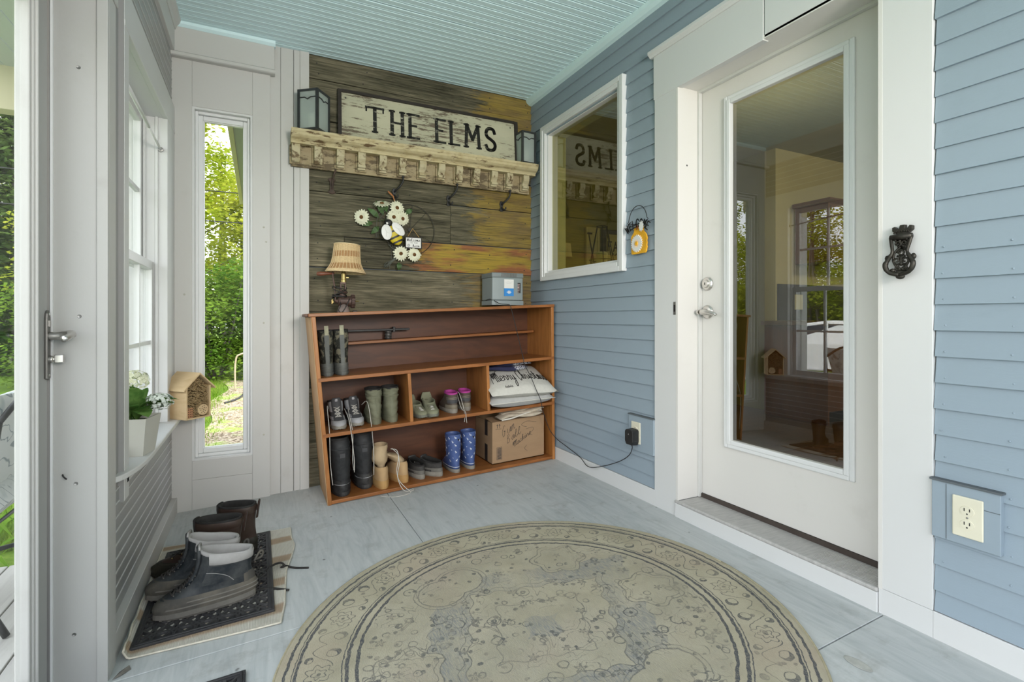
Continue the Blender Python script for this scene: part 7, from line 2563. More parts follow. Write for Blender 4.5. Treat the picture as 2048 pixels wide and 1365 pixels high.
bwall(bx0, bx1, by1 - th, by1)
bwall(bx0, bx0 + th, by0 + th, by1 - th)
bwall(bx1 - th, bx1, by0 + th, by1 - th)
MB().hexa([(bx0, by0, zl), (bx1, by0, zr), (bx1, by1, zr), (bx0, by1, zl), (bx0, by0, zl + 0.004), (bx1, by0, zr + 0.004), (bx1, by1, zr + 0.004), (bx0, by1, zl + 0.004)]).build('box_base', M['card'], cb)
MB().hexa([(bx0, by0 + 0.001, zl + H), (bx1, by0 + 0.001, zr + H), (bx1, by0 + 0.12, zr + H + 0.012), (bx0, by0 + 0.12, zl + H + 0.012), (bx0, by0 + 0.001, zl + H + 0.004), (bx1, by0 + 0.001, zr + H + 0.004), (bx1, by0 + 0.12, zr + H + 0.016), (bx0, by0 + 0.12, zl + H + 0.016)]).build('box_flap', M['card'], cb)
BF = lambda x, y, h: (bx0 + x, by0 - 0.0002 - h, lerp(zl, zr, x / (bx1 - bx0)) + y)
m = MB()


def hand(text, x0, y0, hgt, adv, w, rise):
    x = x0
    for i, ch in enumerate(text):
        for pl in LOW[ch]:
            pts = [(x + px_ * adv, y0 + py_ * hgt + rise * (x + px_ * adv - x0)) for px_, py_ in pl]
            if len(pts) > 2: pts = [(p.x, p.y) for p in smooth_path([(a, c, 0) for a, c in pts], 3)]
            stroke(m, pts, w, BF, 0, 0.0006)
        x += adv * (1.25 if ch in 'GBM' else 0.92)


hand('Gum', 0.072, 0.165, 0.070, 0.030, 0.0022, 0.55)
hand('Ball', 0.108, 0.122, 0.052, 0.026, 0.0022, 0.55)
hand('Machine', 0.160, 0.092, 0.040, 0.019, 0.0022, 0.55)
stroke(m, [(p.x, p.y) for p in smooth_path([(0.255, 0.215, 0), (0.222, 0.225, 0), (0.222, 0.240, 0), (0.262, 0.252, 0), (0.30, 0.243, 0), (0.33, 0.238, 0)], 4)], 0.0018, BF, 0, 0.0006)
stroke(m, [(p.x, p.y) for p in smooth_path([(0.25, 0.200, 0), (0.30, 0.205, 0), (0.305, 0.185, 0), (0.275, 0.165, 0), (0.30, 0.152, 0)], 4)], 0.0016, BF, 0, 0.0006)
stroke(m, [(p.x, p.y) for p in smooth_path([(0.255, 0.090, 0), (0.24, 0.07, 0), (0.26, 0.05, 0)], 4)], 0.0016, BF, 0, 0.0006)
tag(m.build('handwriting', M['marker'], cb), kind='stuff')
m = MB()
for k in range(9):
    m.hexa([BF(*p, 0) for p in ((0.037, 0.030 + k * 0.008), (0.065, 0.030 + k * 0.008), (0.065, 0.0355 + k * 0.008), (0.037, 0.0355 + k * 0.008))] + [BF(*p, 0.0006) for p in ((0.037, 0.030 + k * 0.008), (0.065, 0.030 + k * 0.008), (0.065, 0.0355 + k * 0.008), (0.037, 0.0355 + k * 0.008))])
stroke(m, [(0.033, 0.025), (0.069, 0.025), (0.069, 0.106), (0.033, 0.106), (0.033, 0.025)], 0.0022, BF, 0, 0.0006)
for xx in (0.036, 0.052):
    stroke(m, [(xx, 0.235), (xx, 0.255)], 0.003, BF, 0, 0.0006)
    stroke(m, [(xx - 0.005, 0.250), (xx, 0.259), (xx + 0.005, 0.250)], 0.0022, BF, 0, 0.0006)
stroke(m, [(0.024, 0.228), (0.064, 0.228)], 0.002, BF, 0, 0.0006)
m.build('printed_marks', M['marker'], cb)
LFm = lambda x, y, h: (bx0 - 0.0002 - h, by0 + x, zl + y)
m = MB()
stroke(m, [(0.10, 0.262), (0.10, 0.19)], 0.045, LFm, 0, 0.0006)
stroke(m, [(0.10, 0.10), (0.10, 0.02)], 0.045, LFm, 0, 0.0006)
m.build('tape_print', M['black'], cb)
# crumpled beige blanket on the box
M['blanket'] = mat('beige_knit', (0.46, 0.40, 0.31), 0.95, 0.12, 40, bump=0.2)
bk = thing('folded_blanket', 'rumpled beige blanket stuffed on top of the cardboard box', 'blanket', (1.6, 3.16, bz + H))
random.seed(21)
for k, (dy, dz_, x0, x1, amp) in enumerate(((0.0, 0.022, 1.42, 1.72, 0.014), (0.03, 0.040, 1.45, 1.755, 0.012), (0.065, 0.052, 1.48, 1.73, 0.008), (0.095, 0.060, 1.50, 1.745, 0.008))):
    secs = []
    for i in range(19):
        t = i / 18
        x = lerp(x0, x1, t)
        y = 3.085 + dy + 0.020 * math.sin(t * 5 + k)
        zb_ = lerp(zl, zr, (x - bx0) / (bx1 - bx0)) + H + 0.008 + (dz_ - 0.016)
        zc_ = zb_ + 0.006 + amp * (math.sin(t * 6.5 + k * 1.7) + 1) * 0.5 + (0.012 * t)
        e = min(1.0, 6 * t + 0.25, 6 * (1 - t) + 0.25)
        secs.append([(x, y - 0.006 + 0.056 * math.cos(a), zc_ + 0.0165 * e * math.sin(a)) for a in [2 * PI * j / 12 for j in range(12)]])
    MB().loft(secs).build('blanket_fold', M['blanket'], bk, smooth=True)
hem = smooth_path([(1.43, 3.040, zl + H + 0.022), (1.50, 3.036, zl + H + 0.030), (1.58, 3.040, zl + H + 0.048), (1.66, 3.045, zl + H + 0.062), (1.73, 3.055, zl + H + 0.064), (1.752, 3.08, zl + H + 0.050)], 6)
MB().tube(hem, 0.0055, 7).build('blanket_hem', mat('pale_hem', (0.58, 0.55, 0.48), 0.9, 0.08, 40), bk, smooth=True)
# =================================================================== RUG, MATS, SILL THINGS
def tilt_at(x, y, dz=0.0):
    return Matrix.Translation((x, y, floor_z(x) + dz)) @ ROLL


def rug_mat():
    t = NT('faded_oriental_rug')
    co = t.coord('Object')
    warp = t.node('ShaderNodeTexNoise')
    warp.inputs['Scale'].default_value = 38
    warp.inputs['Detail'].default_value = 3
    t.link(co, warp.inputs['Vector'])
    wv = t.node('ShaderNodeVectorMath', operation='SCALE')
    wv.inputs['Scale'].default_value = 0.013
    sb = t.node('ShaderNodeVectorMath', operation='SUBTRACT')
    t.link(warp.outputs['Color'], sb.inputs[0])
    sb.inputs[1].default_value = (0.5, 0.5, 0.5)
    t.link(sb.outputs[0], wv.inputs[0])
    ad = t.node('ShaderNodeVectorMath', operation='ADD')
    t.link(co, ad.inputs[0])
    t.link(wv.outputs[0], ad.inputs[1])
    s = t.sep(ad.outputs[0])
    x, y = s[0], s[1]
    mt = t.math
    r = mt('SQRT', mt('ADD', mt('MULTIPLY', x, x), mt('MULTIPLY', y, y)))
    th = mt('ARCTAN2', y, x)

    def near(v, c, w):          # 1 inside |v-c|<w
        return mt('LESS_THAN', mt('ABSOLUTE', mt('SUBTRACT', v, c)), w)

    def sdf_circle(px_, py_, cx, cy, rad):
        a, b = mt('SUBTRACT', px_, cx), mt('SUBTRACT', py_, cy)
        return mt('SUBTRACT', mt('SQRT', mt('ADD', mt('MULTIPLY', a, a), mt('MULTIPLY', b, b))), rad)

    def line(d, w):
        return mt('LESS_THAN', mt('ABSOLUTE', d), w)

    mx = lambda *a: (a[0] if len(a) == 1 else mt('MAXIMUM', a[0], mx(*a[1:])))
    rings = mx(near(r, 0.787, 0.0042), near(r, 0.756, 0.0046), near(r, 0.612, 0.0052), near(r, 0.583, 0.0050), near(r, 0.766, 0.0016), near(r, 0.625, 0.0018))
    # border motifs: the circle is cut into sectors with local coordinates (p along, q across)
    NS = 16.0
    sec = mt('MULTIPLY', th, NS / (2 * PI))
    cell = mt('FLOOR', sec)
    fr_ = mt('SUBTRACT', mt('FRACT', sec), 0.5)
    alt = mt('SUBTRACT', mt('MULTIPLY', mt('FLOORED_MODULO', cell, 2.0), 2.0), 1.0)
    p = mt('MULTIPLY', fr_, 2 * PI / NS * 0.69)
    q = mt('MULTIPLY', mt('SUBTRACT', r, 0.69), alt)
    pa = mt('ARCTAN2', q, p)
    pr = mt('SQRT', mt('ADD', mt('MULTIPLY', p, p), mt('MULTIPLY', q, q)))
    lobed = mt('SUBTRACT', pr, mt('ADD', 0.036, mt('MULTIPLY', mt('SINE', mt('MULTIPLY', pa, 7.0)), 0.006)))
    inner = mt('SUBTRACT', pr, mt('ADD', 0.019, mt('MULTIPLY', mt('SINE', mt('MULTIPLY', pa, 5.0)), 0.004)))
    flower = mx(line(lobed, 0.0018), line(inner, 0.0016), mt('LESS_THAN', pr, 0.006))
    vine_y = mt('MULTIPLY', mt('SINE', mt('MULTIPLY', p, 46.0)), 0.036)
    vine = mt('MULTIPLY', line(mt('SUBTRACT', q, vine_y), 0.0020), mt('GREATER_THAN', pr, 0.044))
    leaves_ = []
    dark_leaf = []
    for (cx, cy, rad) in ((0.092, 0.030, 0.020), (-0.092, -0.030, 0.020), (0.068, -0.040, 0.012), (-0.068, 0.040, 0.012)):
        d = sdf_circle(p, q, cx, cy, rad)
        d2 = sdf_circle(p, q, cx + 0.008, cy - 0.008 * (1 if cy > 0 else -1), rad * 0.9)
        cres = mt('MULTIPLY', mt('LESS_THAN', d, 0.0), mt('GREATER_THAN', d2, 0.0))
        leaves_.append(line(d, 0.0014))
        dark_leaf.append(cres)
    border = mt('MULTIPLY', mx(flower, vine, *leaves_, *dark_leaf), near(r, 0.69, 0.060))
    # medallion with four-fold symmetry
    ca, sa = math.cos(0.45), math.sin(0.45)
    X = mt('ABSOLUTE', mt('ADD', mt('MULTIPLY', x, ca), mt('MULTIPLY', y, sa)))
    Y = mt('ABSOLUTE', mt('SUBTRACT', mt('MULTIPLY', y, ca), mt('MULTIPLY', x, sa)))
    dia = mt('ADD', mt('MULTIPLY', X, 1.0), mt('MULTIPLY', Y, 1.15))
    wob = mt('MULTIPLY', mt('SINE', mt('MULTIPLY', mt('SUBTRACT', X, Y), 44.0)), 0.012)
    dm = mt('ADD', dia, wob)
    lat = mx(near(dm, 0.36, 0.003), near(dm, 0.395, 0.002), near(dm, 0.22, 0.0028))
    d_sp = sdf_circle(X, Y, 0.40, 0.20, mt('ADD', 0.105, mt('MULTIPLY', mt('SINE', mt('MULTIPLY', mt('ARCTAN2', mt('SUBTRACT', Y, 0.20), mt('SUBTRACT', X, 0.40)), 6.0)), 0.012)))
    d_tp = sdf_circle(X, Y, 0.05, 0.42, 0.085)
    cart = mx(line(d_sp, 0.0025), line(mt('ADD', d_sp, 0.018), 0.0015), line(d_tp, 0.0025), line(mt('SUBTRACT', d_tp, 0.016), 0.0015))
    small = []
    for (cx, cy, rad) in ((0.14, 0.06, 0.013), (0.10, 0.20, 0.015), (0.24, 0.13, 0.012), (0.30, 0.03, 0.014), (0.17, 0.33, 0.014), (0.05, 0.30, 0.012), (0.42, 0.22, 0.012), (0.46, 0.06, 0.016), (0.36, 0.38, 0.014), (0.25, 0.46, 0.013), (0.05, 0.12, 0.010)):
        a_ = mt('ARCTAN2', mt('SUBTRACT', Y, cy), mt('SUBTRACT', X, cx))
        d = sdf_circle(X, Y, cx, cy, mt('MULTIPLY', mt('ADD', 1.0, mt('MULTIPLY', mt('COSINE', mt('MULTIPLY', a_, 5.0)), 0.45)), rad))
        small.append(mt('MULTIPLY', mt('LESS_THAN', d, 0.0), mt('GREATER_THAN', d, -rad * 0.72)))
    field = mt('MULTIPLY', mx(lat, cart, *small), mt('LESS_THAN', r, 0.565))
    # scattered faded florets and tendrils of the worn field and border
    vj = t.node('ShaderNodeVectorMath', operation='ADD')
    t.link(co, vj.inputs[0])
    t.link(wv.outputs[0], vj.inputs[1])
    f1 = t.voronoi(vj.outputs[0], 11.0)
    f3 = t.voronoi(vj.outputs[0], 17.0)
    f2 = t.voronoi(vj.outputs[0], 24.0)
    sel = t.ramp(t.noise(t.coord('Object', (1, 1, 1), 0, (7, 2, 0)), 6.5, 3), [(0.44, 0.0), (0.50, 1.0)])
    sel2 = t.ramp(t.noise(t.coord('Object', (1, 1, 1), 0, (1, 9, 0)), 8.0, 3), [(0.43, 0.0), (0.50, 1.0)])
    flo = mt('MULTIPLY', mx(near(f1, 0.26, 0.018), near(f1, 0.07, 0.035)), sel)
    flo = mx(flo, mt('MULTIPLY', mt('MULTIPLY', near(f3, 0.22, 0.03), sel2), 0.8))
    dots = mt('MULTIPLY', mt('LESS_THAN', f2, 0.20), sel2)
    tn = t.noise(vj.outputs[0], 7.5, 2, 0.5, 0.8)
    tend = mt('MULTIPLY', mx(line(mt('SUBTRACT', tn, 0.5), 0.0050), line(mt('SUBTRACT', tn, 0.42), 0.0035), line(mt('SUBTRACT', tn, 0.58), 0.0035)), t.ramp(t.noise(co, 5.0, 3), [(0.45, 0.0), (0.55, 0.8)]))
    inside = mt('LESS_THAN', r, 0.572)
    scat = mx(mt('MULTIPLY', mx(flo, mt('MULTIPLY', dots, 0.9), tend), inside), mt('MULTIPLY', mt('MULTIPLY', dots, 0.7), near(r, 0.69, 0.058)))
    n_fade = t.noise(co, 9.0, 5, 0.6)
    fade = t.ramp(n_fade, [(0.32, 0.40), (0.55, 1.0)])
    ink = mt('MULTIPLY', mx(mt('MULTIPLY', rings, 1.15), mt('MULTIPLY', border, fade), mt('MULTIPLY', mt('MULTIPLY', field, fade), 0.75), mt('MULTIPLY', scat, fade)), t.ramp(t.noise(t.coord('Object', (90, 30, 1)), 3.0, 3), [(0.28, 0.45), (0.58, 0.92)]), clamp=True)
    # faded blue-grey areas of the field
    zone = mt('MULTIPLY', mx(mt('MULTIPLY', mt('GREATER_THAN', dm, 0.36), mt('LESS_THAN', dm, 0.56)), mt('LESS_THAN', dm, 0.08)), mt('LESS_THAN', r, 0.565))
    zone = mt('MULTIPLY', zone, mt('GREATER_THAN', mt('MINIMUM', d_sp, d_tp), 0.0))
    patch = t.noise(t.coord('Object', (1, 1, 1), 0, (3, 1, 0)), 5.0, 6, 0.65)
    streak = t.noise(t.coord('Object', (130, 16, 1)), 2.0, 3)
    grey = mt('MULTIPLY', mt('MULTIPLY', mt('ADD', mt('MULTIPLY', zone, 0.75), mt('MULTIPLY', inside, 0.25)), t.ramp(patch, [(0.36, 0.25), (0.54, 1.0)])), t.ramp(streak, [(0.34, 0.15), (0.62, 1.0)]))
    base = t.ramp(t.noise(co, 4.5, 5, 0.6), [(0.30, (0.35, 0.315, 0.22)), (0.52, (0.455, 0.41, 0.295)), (0.72, (0.53, 0.475, 0.355))])
    base = t.mix(t.ramp(t.noise(t.coord('Object', (1, 1, 1), 0, (4, 4, 0)), 3.0, 4), [(0.50, 0.0), (0.70, 0.45)]), base, (0.47, 0.36, 0.27))
    fine = t.noise(t.coord('Object', (170, 45, 1)), 2.0, 4, 0.7)
    base = t.mix(t.math('MULTIPLY', fine, 0.60), base, (0.25, 0.24, 0.19))
    c = t.mix(mt('MULTIPLY', grey, 0.85), base, (0.205, 0.215, 0.215))
    c = t.mix(ink, c, (0.085, 0.088, 0.092))
    t.set(c, 0.95, 0, 0.1)
    t.bump(fine, 0.6, 0.003)
    return t.m


rx, ry, rr = 0.834, 1.455, 0.815
rug = thing('round_rug', 'large round faded beige and grey oriental rug on the grey floor', 'rug', (rx, ry, floor_z(rx)), tuple(ROLL.to_euler()))
m = MB()
m.lathe([(0.0, 0.001), (rr - 0.002, 0.001), (rr, 0.006), (rr - 0.004, 0.0105), (rr - 0.012, 0.012), (0.0, 0.012)], 128)
m.build('rug_pile', rug_mat(), rug, local=True)
m = MB()
m.tube([(rr * math.cos(2 * PI * i / 128), rr * math.sin(2 * PI * i / 128), 0.0062) for i in range(129)], 0.0052, 6)
m.build('bound_edge', mat('beige_binding', (0.36, 0.32, 0.21), 0.95, 0.15, 60), rug, local=True, smooth=True)


# ------------------------------------------------------------------ striped mat under the rubber mat
def stripe_mat():
    t = NT('tan_striped_weave')
    s = t.sep(t.coord('Object'))
    n = t.noise(t.coord('Object'), 12, 4)
    v = t.math('ADD', s[1], t.math('MULTIPLY', n, 0.015))
    w = t.math('SINE', t.math('MULTIPLY', v, 2 * PI / 0.205))
    c = t.ramp(w, [(0.30, (0.56, 0.53, 0.46)), (0.72, (0.40, 0.30, 0.21))])
    wv = t.node('ShaderNodeTexWave')
    wv.inputs['Scale'].default_value = 95
    t.link(t.coord('Object', (0.7, 1, 1)), wv.inputs['Vector'])
    c = t.mix(t.ramp(t.noise(t.coord('Object'), 7, 6), [(0.5, 0.0), (0.75, 0.5)]), c, (0.17, 0.15, 0.12))
    t.set(c, 0.95, 0, 0.1)
    t.bump(wv.outputs[0], 0.5, 0.003)
    return t.m


sm = thing('striped_mat', 'tan and white striped woven mat with wavy edges under the rubber mat', 'mat', (-0.15, 2.4, floor_z(-0.15)))
PL = [(-0.392, 1.985), (-0.399, 2.2), (-0.399, 2.5), (-0.398, 2.868)]
PRr = [(0.068, 1.938), (0.086, 2.06), (0.094, 2.20), (0.102, 2.32), (0.128, 2.44), (0.148, 2.56), (0.140, 2.66), (0.142, 2.775)]


def along(P, t):
    f = t * (len(P) - 1)
    i = min(int(f), len(P) - 2)
    return (lerp(P[i][0], P[i + 1][0], f - i), lerp(P[i][1], P[i + 1][1], f - i))


def matpt(u, v, dz):
    a, b = along(PL, v), along(PRr, v)
    x, y = lerp(a[0], b[0], u), lerp(a[1], b[1], u)
    z = floor_z(x) + 0.0012 + dz + 0.0016 * (1 + math.sin(v * 23 + u * 3)) * max(0, u - 0.85) / 0.15
    if u < 0.05 and v < 0.75:
        z += 0.030 * (1 - u / 0.05) * (1 - v) ** 0.5 * (0.8 + 0.2 * math.sin(v * 31))
        x += 0.010 * (1 - u / 0.05)
    return (x, y, z)


m = MB()
m.grid(48, 60, lambda u, v: matpt(u, v, 0.0052))
m.grid(48, 60, lambda u, v: matpt(u, v, 0.0004))
m.build('mat_weave', stripe_mat(), sm, smooth=True)
m = MB()
for u in (0.0, 1.0):
    m.tube([matpt(u, i / 60, 0.003) for i in range(61)], 0.0034, 6)
for v in (0.0, 1.0):
    m.tube([matpt(i / 48, v, 0.003) for i in range(49)], 0.0034, 6)
m.build('mat_hem', mat('cream_hem', (0.56, 0.52, 0.43), 0.95, 0.12, 60), sm, smooth=True)

# ------------------------------------------------------------------ pierced rubber mats
M['rub_mat'] = suede('black_rubber_mat', (0.028, 0.028, 0.030), (0.085, 0.083, 0.08), 0.5, 8, 0.6, 0.1)


def rubber_mat(label, x0, x1, y0, y1, nx, ny, h0, cut=None):
    r = thing('rubber_mat', label, 'mat', ((x0 + x1) / 2, (y0 + y1) / 2, floor_z((x0 + x1) / 2) + h0), group='pierced rubber doormats')
    fzz = lambda x: floor_z(x) + h0

    def bar(xa, xb, ya, yb, name, top=0.009):
        MB().hexa([(xa, ya, fzz(xa)), (xb, ya, fzz(xb)), (xb, yb, fzz(xb)), (xa, yb, fzz(xa)), (xa, ya, fzz(xa) + top), (xb, ya, fzz(xb) + top), (xb, yb, fzz(xb) + top), (xa, yb, fzz(xa) + top)]).build(name, M['rub_mat'], r, bevel=0.002)
    w = 0.022
    for (a, b, c, d) in ((x0, x1, y0, y0 + w), (x0, x1, y1 - w, y1), (x0, x0 + w, y0 + w, y1 - w), (x1 - w, x1, y0 + w, y1 - w)):
        bar(a, b, c, d, 'border_bar')
    e = 0.006
    for (a, b, c, d) in ((x0 + w * .35, x1 - w * .35, y0 + w * .35, y0 + w * .35 + e), (x0 + w * .35, x1 - w * .35, y1 - w * .35 - e, y1 - w * .35), (x0 + w * .35, x0 + w * .35 + e, y0 + w * .35, y1 - w * .35), (x1 - w * .35 - e, x1 - w * .35, y0 + w * .35, y1 - w * .35)):
        bar(a, b, c, d, 'border_rib', 0.0115)
    ax, bx_, ay, by_ = x0 + w, x1 - w, y0 + w, y1 - w
    cw_, ch_ = (bx_ - ax) / nx, (by_ - ay) / ny
    m = MB()

    def rib(pts, ww=0.0052, hh_=0.0085):
        rs = []
        for i, (px_, py_) in enumerate(pts):
            a = pts[max(0, i - 1)]
            b = pts[min(len(pts) - 1, i + 1)]
            dx, dy = b[0] - a[0], b[1] - a[1]
            L = math.hypot(dx, dy) or 1
            nx_, ny_ = -dy / L * ww, dx / L * ww
            z = fzz(px_)
            rs.append([(px_ - nx_, py_ - ny_, z), (px_ + nx_, py_ + ny_, z), (px_ + nx_ * .6, py_ + ny_ * .6, z + hh_), (px_ - nx_ * .6, py_ - ny_ * .6, z + hh_)])
        m.loft(rs)
    for i in range(nx):
        for j in range(ny):
            cx, cy = ax + (i + .5) * cw_, ay + (j + .5) * ch_
            for sx in (-1, 1):
                for sy in (-1, 1):
                    c0 = (cx + sx * cw_ / 2, cy + sy * ch_ / 2)
                    pts = []
                    for k in range(6):
                        a = PI / 2 * k / 5
                        pts.append((c0[0] - sx * cw_ * 0.98 * math.cos(a) * 0.5 * 1.0, c0[1] - sy * ch_ * 0.98 * math.sin(a) * 0.5 * 1.0))
                    rib(pts)
            rib([(cx - cw_ / 2, cy - ch_ / 2), (cx - cw_ * .15, cy - ch_ * .15), (cx, cy), (cx + cw_ * .15, cy + ch_ * .15), (cx + cw_ / 2, cy + ch_ / 2)])
            rib([(cx - cw_ / 2, cy + ch_ / 2), (cx, cy), (cx + cw_ / 2, cy - ch_ / 2)])
    tag(m.build('lattice', M['rub_mat'], r), kind='stuff')
    return r


rubber_mat('black pierced rubber doormat carrying the four boots', -0.372, 0.052, 2.018, 2.775, 6, 10, 0.0068)
rubber_mat('second black rubber doormat, only its corner in view', -0.80 + 0.33, -0.034, 1.05, 1.729, 6, 9, 0.001)

lf = MB()
lf.add([(-0.392, 1.895, -0.1105), (-0.372, 1.900, -0.106), (-0.350, 1.925, -0.1085), (-0.358, 1.943, -0.104), (-0.380, 1.928, -0.1095), (-0.372, 1.915, -0.102)], [(0, 1, 5), (1, 2, 5), (2, 3, 5), (3, 4, 5), (4, 0, 5)])
tag(lf.build('fallen_leaf', mat('grey_dry_leaf', (0.16, 0.15, 0.13), 0.9, 0.3, 30), None, fix=False), 'dry grey leaf on the floor at the foot of the door casing', 'leaf')

# ------------------------------------------------------------------ curtain rod in the left window
rod = thing('curtain_rod', 'white tension rod across the top of the double-hung window', 'curtain rod', (-0.44, 2.7, 1.83))
MB().tube([(-0.452, 2.2505, 1.873), (-0.447, 2.82, 1.840)], 0.0072, 12).build('outer_tube', M['vinyl'], rod, smooth=True)
MB().tube([(-0.447, 2.80, 1.841), (-0.444, 3.108, 1.823)], 0.0055, 12).build('inner_tube', M['vinyl'], rod, smooth=True)
MB().lathe([(0, 0), (0.012, 0), (0.012, 0.010), (0, 0.012)], 14, Matrix.Translation((-0.444, 3.119, 1.8225)) @ Matrix.Rotation(PI / 2, 4, 'X')).build('end_cap', M['steel'], rod)

# ------------------------------------------------------------------ planter with hydrangeas
pl = thing('flower_planter', 'white square planter with green leaves and cream hydrangeas on the window stool', 'plant', (-0.437, 2.44, 0.44), (0, 0, math.radians(-12)))
ZS = 0.440
M['pot'] = worn_paint('chalky_white_pot', (0.50, 0.50, 0.455), (0.36, 0.36, 0.31), 0.3, 0.7)


def sq(h, z):
    return [(-h * 1.35, -h, z), (h * 1.0, -h, z), (h * 1.0, h, z), (-h * 1.35, h, z)]


m = MB()
m.loft([sq(0.054, 0.0006), sq(0.070, 0.145)], True, False)
m.loft([sq(0.070, 0.145), sq(0.064, 0.145), sq(0.060, 0.118)], False, True)
m.build('pot', M['pot'], pl, local=True)
MB().add(sq(0.0605, 0.128), [(0, 1, 2, 3)]).build('soil', mat('dark_moss', (0.03, 0.035, 0.012), 0.95, 0.5, 50), pl, local=True)
M['hyd_leaf'] = leafmat('hydrangea_leaf', (0.075, 0.17, 0.04), (0.19, 0.33, 0.09), 0.35, 18)
M['hyd_fl'] = mat('cream_green_floret', (0.72, 0.74, 0.56), 0.7, 0.16, 30, bump=0)
M['hyd_fl2'] = mat('pale_bluish_floret', (0.60, 0.65, 0.60), 0.7, 0.2, 30, bump=0)
random.seed(3)
for k in range(40):
    a = 2 * PI * k / 15 + random.uniform(-.2, .2)
    el = random.uniform(0.35, 1.35)
    L = random.uniform(0.09, 0.155)
    base = Vector((0.018 * math.cos(a), 0.018 * math.sin(a), random.uniform(0.13, 0.19)))
    d = Vector((math.cos(a) * math.cos(el), math.sin(a) * math.cos(el), math.sin(el)))
    side = Vector((-math.sin(a), math.cos(a), 0))
    up = side.cross(d) * -1
    vs = []
    for t, w in ((0.0, 0.06), (0.2, 0.6), (0.45, 1.0), (0.7, 0.85), (0.9, 0.4), (1.0, 0.03)):
        p = base + d * (L * t) - Vector((0, 0, 1)) * (0.05 * t * t)
        ww = 0.034 * w
        vs += [p + side * ww + up * 0.006 * w, p, p - side * ww + up * 0.006 * w]
    fs_ = []
    for q in range(5):
        fs_ += [(q * 3, q * 3 + 1, q * 3 + 4, q * 3 + 3), (q * 3 + 1, q * 3 + 2, q * 3 + 5, q * 3 + 4)]
    MB().add(vs, fs_).build('leaf', M['hyd_leaf'], pl, local=True, smooth=True, fix=False)
for (hx, hy, hz, r, mk, n) in ((0.000, -0.004, 0.285, 0.056, 'hyd_fl', 170), (0.078, 0.030, 0.196, 0.048, 'hyd_fl2', 140), (-0.060, -0.030, 0.185, 0.038, 'hyd_fl', 80)):
    MB().tube(smooth_path([(0, 0, 0.125), (hx * 0.5, hy * 0.5, lerp(0.125, hz, 0.5)), (hx, hy, hz - r * 0.3)], 4), 0.0026, 6).build('stem', M['hyd_leaf'], pl, local=True)
    m = MB()
    for k in range(n):
        d = Vector((random.gauss(0, 1), random.gauss(0, 1), random.gauss(0.25, 0.9))).normalized()
        c = Vector((hx, hy, hz)) + Vector((d.x * r, d.y * r, d.z * r * 0.68)) * random.uniform(0.82, 1.05)
        u = d.orthogonal().normalized()
        w = d.cross(u)
        ro_ = random.uniform(0, PI)
        q = 0.0085 * random.uniform(0.8, 1.2)
        for j in range(4):
            a = ro_ + PI / 2 * j
            e1 = u * math.cos(a) + w * math.sin(a)
            e2 = u * math.cos(a + PI / 4) + w * math.sin(a + PI / 4)
            e0 = u * math.cos(a - PI / 4) + w * math.sin(a - PI / 4)
            m.add([c, c + e0 * q * 0.65 + d * 0.002, c + e1 * q + d * 0.001, c + e2 * q * 0.65 + d * 0.002], [(0, 1, 2, 3)])
    m.build('flower_head', M[mk], pl, local=True, fix=False)

# ------------------------------------------------------------------ bamboo bee house
M['pale_pine'] = stained_wood('pale_pine', (0.50, 0.36, 0.20), (0.62, 0.47, 0.28), (3, 3, 14), 0.6)
M['bamboo'] = mat('cut_bamboo', (0.33, 0.235, 0.115), 0.7, 0.25, 40, bump=0)
bh = thing('bee_house', 'pale pine bee house filled with bamboo tubes at the far end of the window stool', 'bee house', (-0.335, 3.205, 0.4405), (0, 0, math.radians(42)))
W_, D_, Hs, Hp = 0.069, 0.080, 0.168, 0.232        # half width, half depth, eaves, ridge
loc_box = lambda n, mt, *a, **k: MB().box(*a).build(n, mt, bh, local=True, **k)
loc_box('side_wall', M['pale_pine'], -W_, -W_ + 0.008, -D_, D_, 0.0, Hs, bevel=0.001)
loc_box('side_wall', M['pale_pine'], W_ - 0.008, W_, -D_, D_, 0.0, Hs, bevel=0.001)
loc_box('floor_board', M['pale_pine'], -W_ + 0.008, W_ - 0.008, -D_, D_, 0.0, 0.008)
MB().prism([(-W_ + 0.008, 0.008), (W_ - 0.008, 0.008), (W_ - 0.008, Hs), (0, Hp - 0.010), (-W_ + 0.008, Hs)], lambda a, b: (a, D_ - 0.008, b), lambda a, b: (a, D_, b)).build('back_wall', M['pale_pine'], bh, local=True)
MB().prism([(-W_ + 0.008, 0.008), (W_ - 0.008, 0.008), (W_ - 0.008, Hs), (0, Hp - 0.012), (-W_ + 0.008, Hs)], lambda a, b: (a, -0.034, b), lambda a, b: (a, -0.030, b)).build('packing', M['dark'], bh, local=True)
for s_ in (-1, 1):
    ex = W_ + 0.020
    sl = (Hp - Hs) / W_
    ze = Hp - sl * ex
    MB().prism([(0, Hp), (s_ * ex, ze), (s_ * ex, ze + 0.009), (0, Hp + 0.0095)], lambda a, b: (a, -D_ - 0.012, b), lambda a, b: (a, D_ + 0.008, b)).build('roof_slope', M['pale_pine'], bh, local=True, bevel=0.001)
random.seed(9)
tubes = []
tries = 0
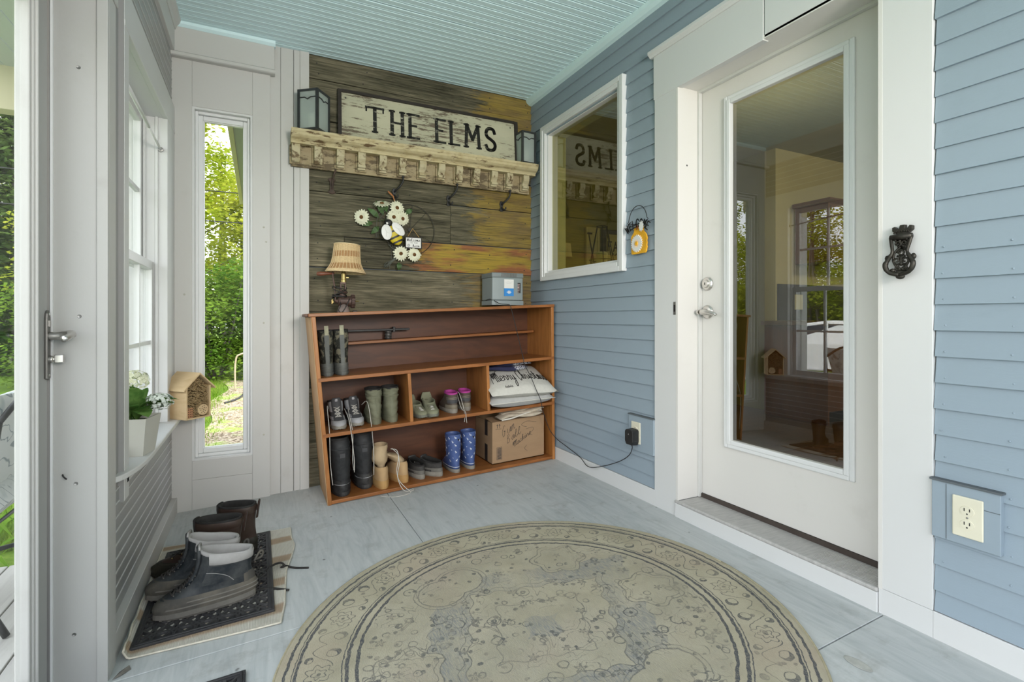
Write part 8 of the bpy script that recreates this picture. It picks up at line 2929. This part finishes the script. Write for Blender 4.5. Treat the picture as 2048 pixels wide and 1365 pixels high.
while len(tubes) < 120 and tries < 9000:
    tries += 1
    r = random.choice((0.0038, 0.0045, 0.0052, 0.0062))
    x = random.uniform(-W_ + 0.008 + r, W_ - 0.008 - r)
    z = random.uniform(0.009 + r, Hp - 0.016)
    if z > Hs and abs(x) > (Hp - 0.014 - z) * W_ / (Hp - Hs) - r: continue
    if (x - 0.028) ** 2 + (z - 0.042) ** 2 < (0.030 + r) ** 2: continue
    if x < -0.026 and z < 0.062: continue
    if any((x - a) ** 2 + (z - b) ** 2 < (r + c) ** 2 for a, b, c in tubes): continue
    tubes.append((x, z, r))
RX2 = Matrix.Rotation(PI / 2, 4, 'X')
for (x, z, r) in tubes:
    y0 = -D_ + random.uniform(0.002, 0.008)
    n = 9
    rings_ = []
    for (rad, yy) in ((r, -0.032), (r, y0), (r * 0.62, y0), (r * 0.62, y0 + 0.016)):
        rings_.append([(x + rad * math.cos(2 * PI * j / n), yy, z + rad * math.sin(2 * PI * j / n)) for j in range(n)])
    MB().loft(rings_, False, False).build('bamboo_tube', M['bamboo'], bh, local=True)
MB().lathe([(0, 0), (0.029, 0), (0.029, 0.042), (0, 0.042)], 26, Matrix.Translation((0.028, -0.033, 0.042)) @ RX2).build('log_disc', M['pale_pine'], bh, local=True)
m = MB()
for k in range(12):
    a, q = k * 2.4, 0.0065 * math.sqrt(k + 0.3)
    m.lathe([(0, 0), (0.0024, 0), (0, 0.0004)], 8, Matrix.Translation((0.028 + q * math.cos(a), -0.0753, 0.042 + q * math.sin(a))) @ RX2)
m.build('drill_holes', M['dark'], bh, local=True)
loc_box('drilled_block', mat('reddish_block', (0.36, 0.18, 0.09), 0.8, 0.15, 20), -W_ + 0.009, -0.028, -0.075, -0.032, 0.009, 0.060)
m = MB()
for i in range(3):
    for j in range(4):
        m.lathe([(0, 0), (0.0026, 0), (0, 0.0004)], 8, Matrix.Translation((-0.053 + i * 0.0095, -0.0751, 0.016 + j * 0.012)) @ RX2)
m.build('drill_holes', M['dark'], bh, local=True)
